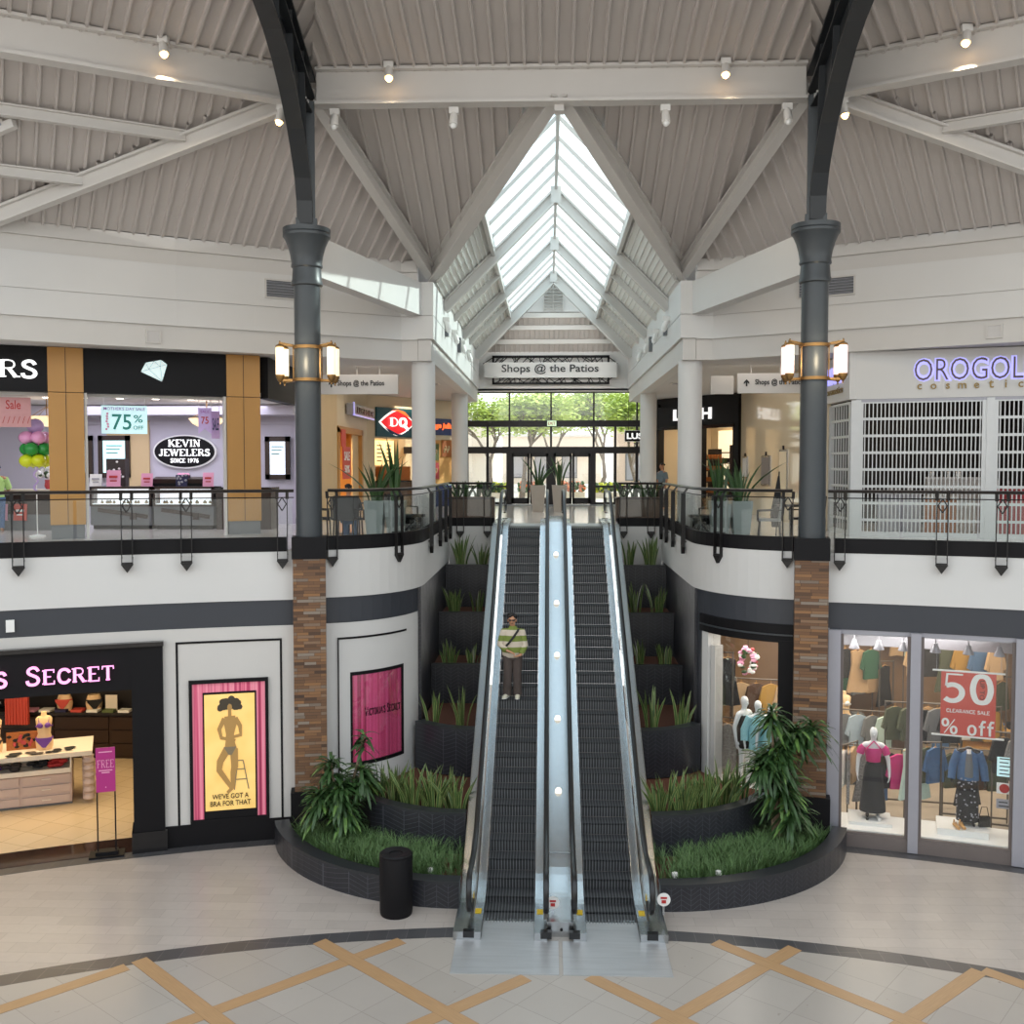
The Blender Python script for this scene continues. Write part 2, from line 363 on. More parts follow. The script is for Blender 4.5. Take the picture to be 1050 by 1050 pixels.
# ------------------------------------------------------------------ mesh helpers
class MB:
    def __init__(s):
        s.v = []; s.f = []; s.mi = []
    def add(s, vs, fs, m=0):
        b = len(s.v)
        s.v += [tuple(map(float, p)) for p in vs]
        s.f += [tuple(b + i for i in q) for q in fs]
        s.mi += [m] * len(fs)
        return s
    def poly(s, pts, m=0):
        return s.add(pts, [tuple(range(len(pts)))], m)
    def hexa(s, p, m=0):          # 4 bottom + 4 top
        return s.add(p, [(3, 2, 1, 0), (4, 5, 6, 7), (0, 1, 5, 4), (1, 2, 6, 5), (2, 3, 7, 6), (3, 0, 4, 7)], m)
    def bx(s, x0, x1, y0, y1, z0, z1, m=0):
        return s.hexa([(x0, y0, z0), (x1, y0, z0), (x1, y1, z0), (x0, y1, z0), (x0, y0, z1), (x1, y0, z1), (x1, y1, z1), (x0, y1, z1)], m)
    def box(s, c, d, rz=0., m=0, tilt=0.):
        R = Matrix.Rotation(rz, 3, 'Z') @ Matrix.Rotation(tilt, 3, 'X')
        p = []
        for z in (-.5, .5):
            for x, y in ((-.5, -.5), (.5, -.5), (.5, .5), (-.5, .5)):
                p.append(Vector(c) + R @ Vector((x * d[0], y * d[1], z * d[2])))
        return s.hexa(p, m)
    def bar(s, a, b, w, h, m=0, up=(0, 0, 1)):      # box from a to b, w sideways, h along up
        a, b = Vector(a), Vector(b); d = (b - a).normalized()
        sd = d.cross(Vector(up))
        if sd.length < 1e-4: sd = d.cross(Vector((0, 1, 0)))
        sd.normalize(); u = sd.cross(d)
        p = []
        for e in (a, b):
            for i, j in ((-1, -1), (1, -1), (1, 1), (-1, 1)):
                p.append(e + sd * (i * w / 2) + u * (j * h / 2))
        return s.hexa([p[0], p[1], p[5], p[4], p[3], p[2], p[6], p[7]], m)
    def ibeam(s, a, b, w, h, m=0, tf=.05, tw=.04, up=(0, 0, 1)):
        a, b = Vector(a), Vector(b); d = (b - a).normalized(); sd = d.cross(Vector(up)).normalized(); u = sd.cross(d)
        s.bar(a + u * (h / 2 - tf / 2), b + u * (h / 2 - tf / 2), w, tf, m, u)
        s.bar(a - u * (h / 2 - tf / 2), b - u * (h / 2 - tf / 2), w, tf, m, u)
        s.bar(a, b, tw, h - 2 * tf, m, u)
        return s
    def prism(s, pts, z0, z1, m=0):
        n = len(pts)
        vs = [(x, y, z0) for x, y in pts] + [(x, y, z1) for x, y in pts]
        tri = tessellate_polygon([[Vector((x, y, 0)) for x, y in pts]])
        fs = [tuple(n + i for i in t) for t in tri] + [tuple(reversed(t)) for t in tri]
        fs += [(i, (i + 1) % n, n + (i + 1) % n, n + i) for i in range(n)]
        return s.add(vs, fs, m)
    def plate(s, pts, frame, d0, d1, m=0):           # polygon in a frame (origin, ux, uy), thickness along normal
        o, ux, uy = (Vector(q) for q in frame); nz = ux.cross(uy)
        n = len(pts)
        vs = [o + ux * x + uy * y + nz * d0 for x, y in pts] + [o + ux * x + uy * y + nz * d1 for x, y in pts]
        tri = tessellate_polygon([[Vector((x, y, 0)) for x, y in pts]])
        fs = [tuple(n + i for i in t) for t in tri] + [tuple(reversed(t)) for t in tri]
        fs += [(i, (i + 1) % n, n + (i + 1) % n, n + i) for i in range(n)]
        return s.add(vs, fs, m)
    def tube(s, path, r, n=8, m=0, cap=True, sq=None):
        path = [Vector(p) for p in path]; k = len(path)
        rs = r if isinstance(r, (list, tuple)) else [r] * k
        rings = []; prev = None
        for i, p in enumerate(path):
            d = (path[min(i + 1, k - 1)] - path[max(i - 1, 0)])
            d = d.normalized() if d.length > 1e-9 else Vector((0, 0, 1))
            if prev is None:
                ref = Vector((0, 0, 1)) if abs(d.z) < .9 else Vector((1, 0, 0))
                a = d.cross(ref).normalized()
            else:
                a = (prev - d * prev.dot(d))
                a = a.normalized() if a.length > 1e-6 else d.cross(Vector((0, 0, 1))).normalized()
            prev = a; b = d.cross(a)
            ring = []
            for j in range(n):
                t = 2 * pi * j / n
                ca, sb = cos(t), sin(t)
                if sq: ca, sb = ca * sq[0], sb * sq[1]
                ring.append(p + (a * ca + b * sb) * rs[i])
            rings.append(ring)
        vs = [q for g in rings for q in g]
        fs = [(i * n + j, i * n + (j + 1) % n, (i + 1) * n + (j + 1) % n, (i + 1) * n + j) for i in range(k - 1) for j in range(n)]
        if cap:
            fs += [tuple(reversed(range(n))), tuple((k - 1) * n + j for j in range(n))]
        return s.add(vs, fs, m)
    def lathe(s, prof, c=(0, 0, 0), n=20, m=0, axis='Z', sx=1., sy=1.):
        vs = []
        for r, z in prof:
            for j in range(n):
                t = 2 * pi * j / n
                vs.append((c[0] + r * cos(t) * sx, c[1] + r * sin(t) * sy, c[2] + z))
        k = len(prof)
        fs = [(i * n + j, i * n + (j + 1) % n, (i + 1) * n + (j + 1) % n, (i + 1) * n + j) for i in range(k - 1) for j in range(n)]
        if prof[0][0] > 1e-6: fs.append(tuple(reversed(range(n))))
        if prof[-1][0] > 1e-6: fs.append(tuple((k - 1) * n + j for j in range(n)))
        return s.add(vs, fs, m)
    def ball(s, c, r, n=12, m=0):
        rx, ry, rz = (r, r, r) if isinstance(r, (int, float)) else r
        k = max(4, n // 2)
        prof = [(max(1e-5, sin(pi * i / k)), -cos(pi * i / k)) for i in range(k + 1)]
        vs = [(c[0] + q * cos(2 * pi * j / n) * rx, c[1] + q * sin(2 * pi * j / n) * ry, c[2] + z * rz) for q, z in prof for j in range(n)]
        fs = [(i * n + j, i * n + (j + 1) % n, (i + 1) * n + (j + 1) % n, (i + 1) * n + j) for i in range(k) for j in range(n)]
        return s.add(vs, fs, m)
    def wall(s, path, z0, z1, th, m=0):              # vertical wall along a plan path; th to the left of travel
        P = [Vector((x, y)) for x, y in path]; k = len(P); off = []
        for i in range(k):
            d0 = (P[i] - P[i - 1]).normalized() if i else (P[1] - P[0]).normalized()
            d1 = (P[i + 1] - P[i]).normalized() if i < k - 1 else d0
            n0 = Vector((-d0.y, d0.x)); n1 = Vector((-d1.y, d1.x)); b = (n0 + n1)
            b = b / max(.3, b.dot(n0)) if b.length > 1e-6 else n0
            off.append(P[i] + b * th)
        poly = [(p.x, p.y) for p in P] + [(p.x, p.y) for p in reversed(off)]
        n = len(poly)
        vs = [(x, y, z0) for x, y in poly] + [(x, y, z1) for x, y in poly]
        fs = []
        for i in range(k - 1):
            a, b, c, d = i, i + 1, n - 2 - i, n - 1 - i
            fs += [(n + a, n + b, n + c, n + d), (d, c, b, a), (a, b, n + b, n + a), (c, d, n + d, n + c)]
        fs += [(n - 1, 0, n, 2 * n - 1), (k - 1, k, n + k, n + k - 1)]
        return s.add(vs, fs, m)
    def xf(s, mat):
        s.v = [tuple(mat @ Vector(p)) for p in s.v]; return s
    def build(s, name, mat, parent=None, world=False, smooth=False, ang=35., kind=None, loc=None, label=None):
        me = bpy.data.meshes.new(name)
        vs = s.v
        if world and parent is not None:
            inv = WORLD[parent.name].inverted(); vs = [tuple(inv @ Vector(p)) for p in vs]
        if loc is not None:
            L = Vector(loc); vs = [tuple(Vector(p) - L) for p in vs]
        me.from_pydata(vs, [], s.f)
        for mm in (mat if isinstance(mat, (list, tuple)) else [mat]): me.materials.append(mm)
        if any(s.mi): me.polygons.foreach_set('material_index', s.mi)
        bm = bmesh.new(); bm.from_mesh(me); bmesh.ops.recalc_face_normals(bm, faces=bm.faces); bm.to_mesh(me); bm.free()
        if smooth:
            me.polygons.foreach_set('use_smooth', [True] * len(me.polygons)); me.set_sharp_from_angle(angle=radians(ang))
        me.update()
        o = bpy.data.objects.new(name, me); COL.objects.link(o)
        if parent is not None: o.parent = parent
        if loc is not None: o.location = loc
        if kind: o['kind'] = kind
        if label: o['label'] = label
        WORLD[o.name] = (WORLD[parent.name] if parent is not None else Matrix.Identity(4)) @ (Matrix.Translation(Vector(loc)) if loc is not None else Matrix.Identity(4))
        return o

def thing(name, label, cat, loc=(0, 0, 0), rz=0., group=None):
    o = bpy.data.objects.new(name, None); COL.objects.link(o)
    o.location = loc; o.rotation_euler = (0, 0, rz); o.empty_display_size = .1
    tag(o, label, cat, group)
    WORLD[o.name] = Matrix.Translation(Vector(loc)) @ Matrix.Rotation(rz, 4, 'Z')
    return o
def tag(o, label=None, cat=None, group=None, kind=None):
    if label: o['label'] = label
    if cat: o['category'] = cat
    if group: o['group'] = group
    if kind: o['kind'] = kind
    return o
def solo(name, mb, mat, label, cat, group=None, loc=None, smooth=False, ang=35.):
    if loc is None:
        xs = [p[0] for p in mb.v]; ys = [p[1] for p in mb.v]; zs = [p[2] for p in mb.v]
        loc = ((min(xs) + max(xs)) / 2, (min(ys) + max(ys)) / 2, min(zs))
    return tag(mb.build(name, mat, loc=loc, smooth=smooth, ang=ang), label, cat, group)
def struct(name, mb, mat, smooth=False, parent=None, ang=35.):
    return mb.build(name, mat, parent=parent, world=parent is not None, smooth=smooth, kind='structure' if parent is None else None, ang=ang)
def kids(o):
    return [c for c in COL.objects if c.parent == o]
KIDS = {}
def copy_tree(o, loc, rz=0., label=None, group=None, parent=None):
    c = o.copy(); COL.objects.link(c)
    if parent is None:
        c.location = loc; c.rotation_euler = (0, 0, rz)
        WORLD[c.name] = Matrix.Translation(Vector(loc)) @ Matrix.Rotation(rz, 4, 'Z')
        if label: c['label'] = label
        if group: c['group'] = group
    else:
        c.parent = parent
        WORLD[c.name] = WORLD[parent.name]
    for ch in o.children:
        copy_tree(ch, None, parent=c)
    return c

# ------------------------------------------------------------------ lettering
def text_mb(s, w=None, h=None, depth=.02, shear=0., bold=0., align='CENTER', res=3):
    """flat letters in the XZ plane (x right, z up, facing -y), fitted to width w and/or height h, base at z=0, centred at x=0"""
    cu = bpy.data.curves.new('letters', 'FONT'); cu.body = s; cu.extrude = .02; cu.shear = shear; cu.offset = bold; cu.resolution_u = res
    o = bpy.data.objects.new('letters', cu); COL.objects.link(o)
    bpy.context.view_layer.update()
    me = bpy.data.meshes.new_from_object(o.evaluated_get(bpy.context.evaluated_depsgraph_get()))
    vs = [v.co.copy() for v in me.vertices]; fs = [tuple(p.vertices) for p in me.polygons]
    bpy.data.objects.remove(o); bpy.data.curves.remove(cu); bpy.data.meshes.remove(me)
    return _fit(vs, fs, w, h, depth, align)
def _fit(vs, fs, w, h, depth, align='CENTER'):
    x0 = min(v.x for v in vs); x1 = max(v.x for v in vs); y0 = min(v.y for v in vs); y1 = max(v.y for v in vs)
    z0 = min(v.z for v in vs); z1 = max(v.z for v in vs)
    sx = w / (x1 - x0) if w else None; sy = h / (y1 - y0) if h else None
    sx = sx or sy; sy = sy or sx
    cx = (x0 + x1) / 2 if align == 'CENTER' else x0
    mb = MB()
    mb.add([((v.x - cx) * sx, -(v.z - z0) / max(1e-6, z1 - z0) * depth, (v.y - y0) * sy) for v in vs], fs)
    return mb

SG = {  # slab / roman capitals: width, strokes (weight a=thick b=thin), serif points
 'A': (.9, ['b.05,0 .43,1', 'a.47,1 .85,0', 'b.2,.33 .72,.33'], [(.06, 0), (.84, 0)]),
 'B': (.75, ['a.15,0 .15,1', 'b.15,1 .5,1 .62,.9 .62,.62 .5,.53 .15,.53', 'b.5,.53 .68,.42 .68,.12 .52,0 .15,0'], [(.1, 0), (.1, 1)]),
 'C': (.8, ['a.75,.75 .62,.95 .42,1 .2,.9 .1,.5 .2,.1 .42,0 .62,.05 .75,.25'], []),
 'D': (.85, ['a.15,0 .15,1', 'b.15,1 .5,1 .72,.8 .78,.5 .72,.2 .5,0 .15,0'], [(.1, 0), (.1, 1)]),
 'E': (.75, ['a.17,0 .17,1', 'b.12,1 .66,1 .66,.8', 'b.17,.52 .5,.52', 'b.12,0 .68,0 .68,.22'], [(.14, 0), (.14, 1)]),
 'F': (.7, ['a.17,0 .17,1', 'b.12,1 .64,1 .64,.78', 'b.17,.5 .5,.5'], [(.17, 0), (.14, 1)]),
 'I': (.4, ['a.2,0 .2,1'], [(.2, 0), (.2, 1)]),
 'J': (.55, ['a.36,1 .36,.2 .26,.02 .1,.05 .06,.2'], [(.36, 1)]),
 'K': (.85, ['a.17,0 .17,1', 'b.72,1 .2,.4', 'a.36,.58 .74,0'], [(.17, 0), (.17, 1), (.7, 1), (.74, 0)]),
 'L': (.7, ['a.17,0 .17,1', 'b.12,0 .64,0 .64,.25'], [(.17, 1), (.14, 0)]),
 'M': (1.0, ['b.14,0 .14,1', 'a.16,1 .5,.15', 'b.5,.15 .84,1', 'a.86,1 .86,0'], [(.14, 0), (.86, 0), (.12, 1), (.88, 1)]),
 'N': (.85, ['b.15,0 .15,1', 'a.15,1 .7,0', 'b.7,0 .7,1'], [(.15, 0), (.12, 1), (.7, 1)]),
 'O': (.9, ['a.45,1 .2,.9 .1,.5 .2,.1 .45,0 .7,.1 .8,.5 .7,.9 .45,1'], []),
 'P': (.7, ['a.17,0 .17,1', 'b.17,1 .5,1 .64,.88 .64,.6 .5,.47 .17,.47'], [(.17, 0), (.14, 1)]),
 'Q': (.9, ['a.45,1 .2,.9 .1,.5 .2,.1 .45,0 .7,.1 .8,.5 .7,.9 .45,1', 'a.5,.25 .85,-.1'], []),
 'R': (.82, ['a.17,0 .17,1', 'b.17,1 .5,1 .64,.88 .64,.63 .5,.52 .17,.52', 'a.42,.52 .7,0'], [(.17, 0), (.14, 1), (.72, 0)]),
 'S': (.68, ['a.58,.78 .48,.97 .3,1 .12,.86 .14,.66 .34,.54 .54,.42 .6,.22 .48,.03 .28,0 .12,.06 .08,.25'], []),
 'T': (.78, ['a.39,0 .39,1', 'b.06,.8 .08,1 .7,1 .72,.8'], [(.39, 0)]),
 'U': (.85, ['a.15,1 .15,.25 .3,.02 .55,.02 .68,.25', 'b.68,.25 .68,1'], [(.15, 1), (.68, 1)]),
 'V': (.85, ['a.1,1 .43,0', 'b.43,0 .76,1'], [(.1, 1), (.76, 1)]),
 'W': (1.15, ['a.08,1 .32,0', 'b.32,0 .56,.9', 'a.56,.9 .8,0', 'b.8,0 1.04,1'], [(.08, 1), (1.04, 1), (.56, 1)]),
 'Y': (.8, ['a.08,1 .4,.5', 'b.4,.5 .72,1', 'a.4,.5 .4,0'], [(.08, 1), (.72, 1), (.4, 0)]),
 "'": (.28, ['a.14,1 .12,.75'], []),
 '0': (.75, ['a.37,1 .2,.94 .1,.5 .2,.06 .37,0 .54,.06 .64,.5 .54,.94 .37,1'], []),
 '1': (.5, ['a.27,0 .27,1', 'b.27,1 .1,.8'], [(.27, 0)]),
 '5': (.7, ['b.6,1 .16,1 .13,.56', 'a.13,.56 .34,.64 .55,.52 .6,.28 .48,.05 .25,0 .1,.1'], []),
 '6': (.7, ['a.56,.95 .3,.85 .12,.5 .14,.15 .35,0 .56,.12 .58,.38 .4,.52 .16,.42'], []),
 '7': (.65, ['b.08,.8 .1,1 .58,1', 'a.58,1 .28,0'], []),
 '9': (.7, ['a.14,.05 .4,.15 .58,.5 .56,.85 .35,1 .14,.88 .12,.62 .3,.48 .54,.58'], []),
 '%': (1.0, ['b.8,1 .2,0', 'a.25,1 .12,.93 .08,.75 .12,.57 .25,.5 .38,.57 .42,.75 .38,.93 .25,1', 'a.75,.5 .62,.43 .58,.25 .62,.07 .75,0 .88,.07 .92,.25 .88,.43 .75,.5'], []),
 'o': (.62, ['a.3,.66 .14,.58 .08,.33 .14,.08 .3,0 .46,.08 .52,.33 .46,.58 .3,.66'], []),
 'f': (.42, ['a.18,0 .18,.8 .26,.98 .42,.97', 'a.02,.62 .38,.62'], [(.18, 0)]),
 ' ': (.4, [], []),
}
def serif_mb(s, w=None, h=.3, depth=.02, tk=.15, tn=.06, sf=.13, small=0, align='CENTER', sp=.06):
    """slab-serif / roman lettering drawn stroke by stroke; small>0: later letters of a word set as small capitals of that height"""
    vs, fs = [], []
    def strip(pts, t):
        pts = [Vector((x, y)) for x, y in pts]; k = len(pts); b = len(vs)
        closed = (pts[0] - pts[-1]).length < 1e-6
        L, R = [], []
        for i, p in enumerate(pts):
            pa = pts[i - 1] if i else (pts[-2] if closed else None); pb = pts[i + 1] if i < k - 1 else (pts[1] if closed else None)
            d0 = (p - pa).normalized() if pa is not None else (pb - p).normalized()
            d1 = (pb - p).normalized() if pb is not None else d0
            n = Vector((-d0.y - d1.y, d0.x + d1.x)); n.normalize(); c = max(.5, n.dot(Vector((-d0.y, d0.x))))
            L.append(p + n * t / 2 / c); R.append(p - n * t / 2 / c)
        for z in (0., 1.):
            for q in L + R: vs.append(Vector((q.x, q.y, z)))
        K = 2 * k
        for i in range(k - 1):
            fs.append((b + i, b + i + 1, b + k + i + 1, b + k + i)); fs.append((b + K + i, b + K + i + 1, b + K + k + i + 1, b + K + k + i))
            fs.append((b + i, b + i + 1, b + K + i + 1, b + K + i)); fs.append((b + k + i, b + k + i + 1, b + K + k + i + 1, b + K + k + i))
        fs.append((b, b + k, b + K + k, b + K)); fs.append((b + k - 1, b + K - 1, b + K + K - 1, b + K + k - 1))
    x = 0.; first = True
    for ch in s:
        wd, strokes, ser = SG.get(ch, SG[' '])
        k = 1. if (not small or first) else small
        if ch == ' ': first = True
        elif ch != "'": first = False
        for st in strokes:
            t = tk if st[0] == 'a' else tn
            pts = [tuple(map(float, q.split(','))) for q in st[1:].split()]
            if len(pts) > 4:
                for _ in (0, 1):
                    q = [pts[0]]
                    for (ax, ay), (bx_, by_) in zip(pts, pts[1:]): q += [(ax * .75 + bx_ * .25, ay * .75 + by_ * .25), (ax * .25 + bx_ * .75, ay * .25 + by_ * .75)]
                    if pts[0] == pts[-1]: q = q[1:] + [q[1]]
                    else: q.append(pts[-1])
                    pts = q
            strip([(x + px * k, py * k) for px, py in pts], t)
        for px, py in ser:
            yy = py * k + (tn / 2 if py < .5 else -tn / 2)
            strip([(x + px * k - sf, yy), (x + px * k + sf, yy)], tn * 1.05)
        x += (wd + sp) * k
    return _fit(vs, fs, w, h, depth, align)

def place(mb, loc, rz=0., tilt=0.):
    return mb.xf(Matrix.Translation(Vector(loc)) @ Matrix.Rotation(rz, 4, 'Z') @ Matrix.Rotation(tilt, 4, 'X'))

# ------------------------------------------------------------------ plan helpers
def pol(th, R):
    t = radians(th); return (OX + R * sin(t), OY + R * cos(t))
def arc(t0, t1, R, n=None):
    n = n or max(2, int(abs(t1 - t0) / 1.5) + 1)
    return [pol(t0 + (t1 - t0) * i / n, R) for i in range(n + 1)]
def ell(t0, t1, off=0., sgn=1, n=14):
    """the curved corner of the stair opening; off>0 moves the line towards the opening"""
    out = []
    for i in range(n + 1):
        t = radians(t0 + (t1 - t0) * i / n)
        out.append((sgn * (5.13 + (2.2 + off) * cos(t)), 22.5 + (2.45 + off) * sin(t)))
    return out
def corr(polygon, rib, mb, pitch=.3, h=.06, m=0, down=(0, 0, -1), prof=None):
    """corrugated sheet over a convex planar polygon; rib = direction of the ribs"""
    P = [Vector(p) for p in polygon]
    nrm = (P[1] - P[0]).cross(P[2] - P[0]).normalized()
    if nrm.dot(Vector(down)) < 0: nrm = -nrm
    v = Vector(rib); v = (v - nrm * v.dot(nrm)).normalized(); u = v.cross(nrm).normalized(); o = P[0]
    q = [((p - o).dot(u), (p - o).dot(v)) for p in P]
    u0 = min(a for a, b in q); u1 = max(a for a, b in q)
    def span(x):
        ys = []
        for i in range(len(q)):
            (a, b), (c, d) = q[i], q[(i + 1) % len(q)]
            if min(a, c) - 1e-9 <= x <= max(a, c) + 1e-9 and abs(c - a) > 1e-9:
                ys.append(b + (d - b) * (x - a) / (c - a))
            elif abs(c - a) <= 1e-9 and abs(x - a) < 1e-6: ys += [b, d]
        return (min(ys), max(ys)) if ys else None
    prof = prof or [(0, 0), (.52, 0), (.58, 1), (.72, 1), (.78, 0)]
    xs = []
    k = int(u0 / pitch) - 1
    while k * pitch < u1:
        for f, d in prof: xs.append(((k + f) * pitch, d * h))
        k += 1
    xs = [(u0 + 1e-4, 0)] + [(x, d) for x, d in xs if u0 + 2e-4 < x < u1 - 2e-4] + [(u1 - 1e-4, 0)]
    th = .03
    for (xa, da), (xb, db) in zip(xs, xs[1:]):
        sa, sb = span(xa), span(xb)
        if not sa or not sb: continue
        A = [o + u * xa + v * sa[0] + nrm * da, o + u * xa + v * sa[1] + nrm * da, o + u * xb + v * sb[1] + nrm * db, o + u * xb + v * sb[0] + nrm * db]
        mb.poly(A, m)
    # backing sheet behind the ribs keeps light out
    mb.poly([p - nrm * th for p in P], m)
    return mb
# ------------------------------------------------------------------ the setting
def S(name, mb, mat, label, cat='structure', smooth=False):
    o = mb.build(name, MT[mat] if isinstance(mat, str) else mat, smooth=smooth, kind='structure')
    o['label'] = label; o['category'] = cat
    return o
def SE(name, label, cat='structure', loc=(0, 0, 0)):
    o = thing(name, label, cat, loc); o['kind'] = 'structure'; return o
def part(parent, name, mb, mat, smooth=False, label=None, ang=35., world=True):
    mm = [MT[x] if isinstance(x, str) else x for x in (mat if isinstance(mat, (list, tuple)) else [mat])]
    return mb.build(name, mm, parent=parent, world=world, smooth=smooth, ang=ang, label=label)

# lower floor
S('floor', MB().bx(-24, 24, 1, 34, -.25, 0), 'floor_tile', 'pale greige stone tile floor of the lower mall level', 'floor')
S('floor_centre', MB().prism([pol(t, 18.3) for t in range(-48, 49, 2)] + [(13.6, 2.), (-13.6, 2.)], 0, .003), 'floor_centre', 'round court floor of large square stone tiles', 'floor')
def ring(r0, r1, t0, t1, z0, z1):
    return MB().wall(arc(t0, t1, r0), z0, z1, r1 - r0)
S('floor_ring', ring(18.3, 18.64, -48, 48, 0, .005), 'floor_dark', 'curved charcoal tile band around the court floor', 'floor')
mb = MB()
for sg in (-1, 1):
    mb.wall(arc(sg * 13.3, sg * 42, 22.68), 0, .005, -.3 * sg if sg > 0 else .3)
S('floor_border', ring(22.66, 22.98, -42, -13.4, 0, .005), 'floor_dark', 'charcoal border tiles along the lingerie shop front', 'floor')
S('floor_border', ring(22.66, 22.98, 13.4, 42, 0, .005), 'floor_dark', 'charcoal border tiles along the clothing shop front', 'floor')
strips = [((-9.2, 11.65), (-6.36, 14.48)), ((-6.27, 14.7), (-2.9, 11.55)), ((-6.5, 11.6), (-2.45, 15.45)), ((-3.72, 15.38), (0.4, 11.6)), ((-3.4, 11.7), (-.5, 14.37)),
          ((.41, 14.43), (3.3, 11.6)), ((-.3, 11.6), (3.57, 15.42)), ((2.38, 15.57), (6.4, 11.6)), ((2.7, 11.7), (6.08, 14.8)), ((6.14, 14.82), (9.2, 11.7))]
for i, (a, b) in enumerate(strips):
    d = Vector((b[0] - a[0], b[1] - a[1])); L = d.length
    mb = MB().bx(0, L, -.12, .12, 0, .006 + .0006 * (i % 2))
    o = mb.build('floor_inlay', MT['inlay'], kind='structure'); o.location = (a[0], a[1], 0); o.rotation_euler = (0, 0, atan2(d.y, d.x))
    o['label'] = '%s wood coloured floor inlay strip counted from the left of the court' % ('first', 'second', 'third', 'fourth', 'fifth', 'sixth', 'seventh', 'eighth', 'ninth', 'tenth')[i]; o['category'] = 'floor'; o['group'] = 'diagonal floor inlay strips'

# upper floor slab
LP = [(-3.0, 28.2)]
left_edge = [(-x, y) for x, y in arc(40, 13.2, 23.08)] + [(x, y) for x, y in ell(262, 180, -.06, -1)] + [(-2.99, 28.26)]
right_edge = [(-x, y) for x, y in reversed(left_edge)]
S('floor_upper', MB().prism(left_edge + right_edge + [(26, 14.9), (26, 43.3), (-26, 43.3), (-26, 14.9)], 5.42, F2), 'floor_up', 'pale floor of the upper mall level', 'floor')

# balcony edge, one side at a time
for sg, sd in ((-1, 'left'), (1, 'right')):
    who = 'lingerie' if sg < 0 else 'clothing'
    def Q(pts): return [(sg * abs(x), y) for x, y in pts]
    front = Q(arc(13.0, 41, 23.0)); curve = Q(ell(262, 180)) + [(sg * 2.93, 28.2)]
    th = .16 * -sg
    # travelling away from the column the wall body lies behind the line
    S('wall_%s_fascia' % sd, MB().wall(front, 4.72, 5.67, .16 * (-1 if sg < 0 else 1)), 'white', 'curved white balcony fascia above the %s shop' % who, 'wall')
    S('wall_%s_fascia' % sd, MB().wall(curve, 4.72, 5.67, .16 * (1 if sg < 0 else -1)), 'white', 'white balcony fascia curving into the escalator opening above the %s shop side' % who, 'wall')
    f2 = Q(arc(13.0, 41, 23.03)); c2 = Q(ell(262, 176, -.03))
    S('trim_%d' % (1 if sg < 0 else 2), MB().wall(f2, 4.2, 4.72, .13 * (-1 if sg < 0 else 1)), 'slate', 'slate grey band under the balcony fascia over the %s shop' % who, 'trim')
    S('trim_%d' % (3 if sg < 0 else 4), MB().wall(c2, 4.2, 4.72, .13 * (1 if sg < 0 else -1)), 'slate', 'slate grey band under the curved balcony beside the %s planters' % ('lower left' if sg < 0 else 'lower right'), 'trim')
    k1 = Q(arc(13.3, 41, 22.99)); kc = Q(ell(262, 180, .005)) + [(sg * 2.925, 28.2)]
    S('trim_%d' % (5 if sg < 0 else 6), MB().wall(k1, 5.67, 5.95, .12 * (-1 if sg < 0 else 1)), 'black', 'black kerb strip at the foot of the balcony rail above the %s shop' % who, 'trim')
    S('trim_%d' % (7 if sg < 0 else 8), MB().wall(kc, 5.67, 5.95, .1 * (1 if sg < 0 else -1)), 'black', 'black kerb strip along the curved balcony on the %s shop side' % who, 'trim')
    # back of the opening either side of the escalators
    bk = MB().bx(*sorted((sg * 1.68, sg * 2.93)), 28.2, 28.4, 4.5, 5.67)
    S('wall_back_%s' % sd, bk, 'white', 'white wall above the topmost planter %s of the escalators' % sd, 'wall')
    S('trim_%d' % (9 if sg < 0 else 10), MB().bx(*sorted((sg * 1.68, sg * 2.92)), 28.19, 28.3, 5.67, 5.9), 'black', 'black kerb strip behind the topmost planter %s of the escalators' % sd, 'trim')
    # tiled cheek wall of the stair opening
    S('wall_%s_cheek' % sd, MB().bx(*sorted((sg * 2.95, sg * 3.12)), 22.0, 28.4, 0, 4.72), 'chevron', 'black chevron tiled side wall of the planter terraces %s of the escalators' % sd, 'wall')

# columns
def column(x, sd, word):
    c = SE('column', 'dark round column on a stone clad base %s' % word, 'column', (x, 19.85, 0))
    k = -1 if x < 0 else 1
    rz = radians(-12 * k)
    def b(c0, d): return MB().box(c0, d, rz)
    part(c, 'brick_base', b((0, 0, 3.25), (.62, .62, 4.62)), 'stone', world=False)
    part(c, 'plinth', b((0, 0, .5), (.78, .74, 1.0)), 'black', world=False)
    part(c, 'cap', MB().box((0, 0, 5.75), (.66, .66, .42), rz), 'black', world=False)
    part(c, 'shaft', MB().lathe([(.255, 5.95), (.255, 6.3), (.25, 6.35), (.25, 10.84)], n=28), 'steel_dark', True, world=False)
    prof = [(.255, 10.80), (.30, 10.82), (.30, 10.88), (.285, 10.92), (.27, 11.14), (.30, 11.17), (.30, 11.2), (.29, 11.24), (.315, 11.4), (.36, 11.56), (.42, 11.7), (.455, 11.74), (.455, 11.79), (.44, 11.80), (.455, 11.82), (.455, 11.9), (.38, 11.92)]
    part(c, 'capital', MB().lathe(prof, n=32), 'steel_dark', True, world=False)
    part(c, 'post', MB().box((0, .02, 13.1), (.33, .3, 2.4), rz).box((0, .02, 12.0), (.4, .38, .16), rz), 'steel_dark', world=False)
    return c
column(-4.87, 'left', 'beside the lingerie shop')
column(4.87, 'right', 'beside the clothing shop')

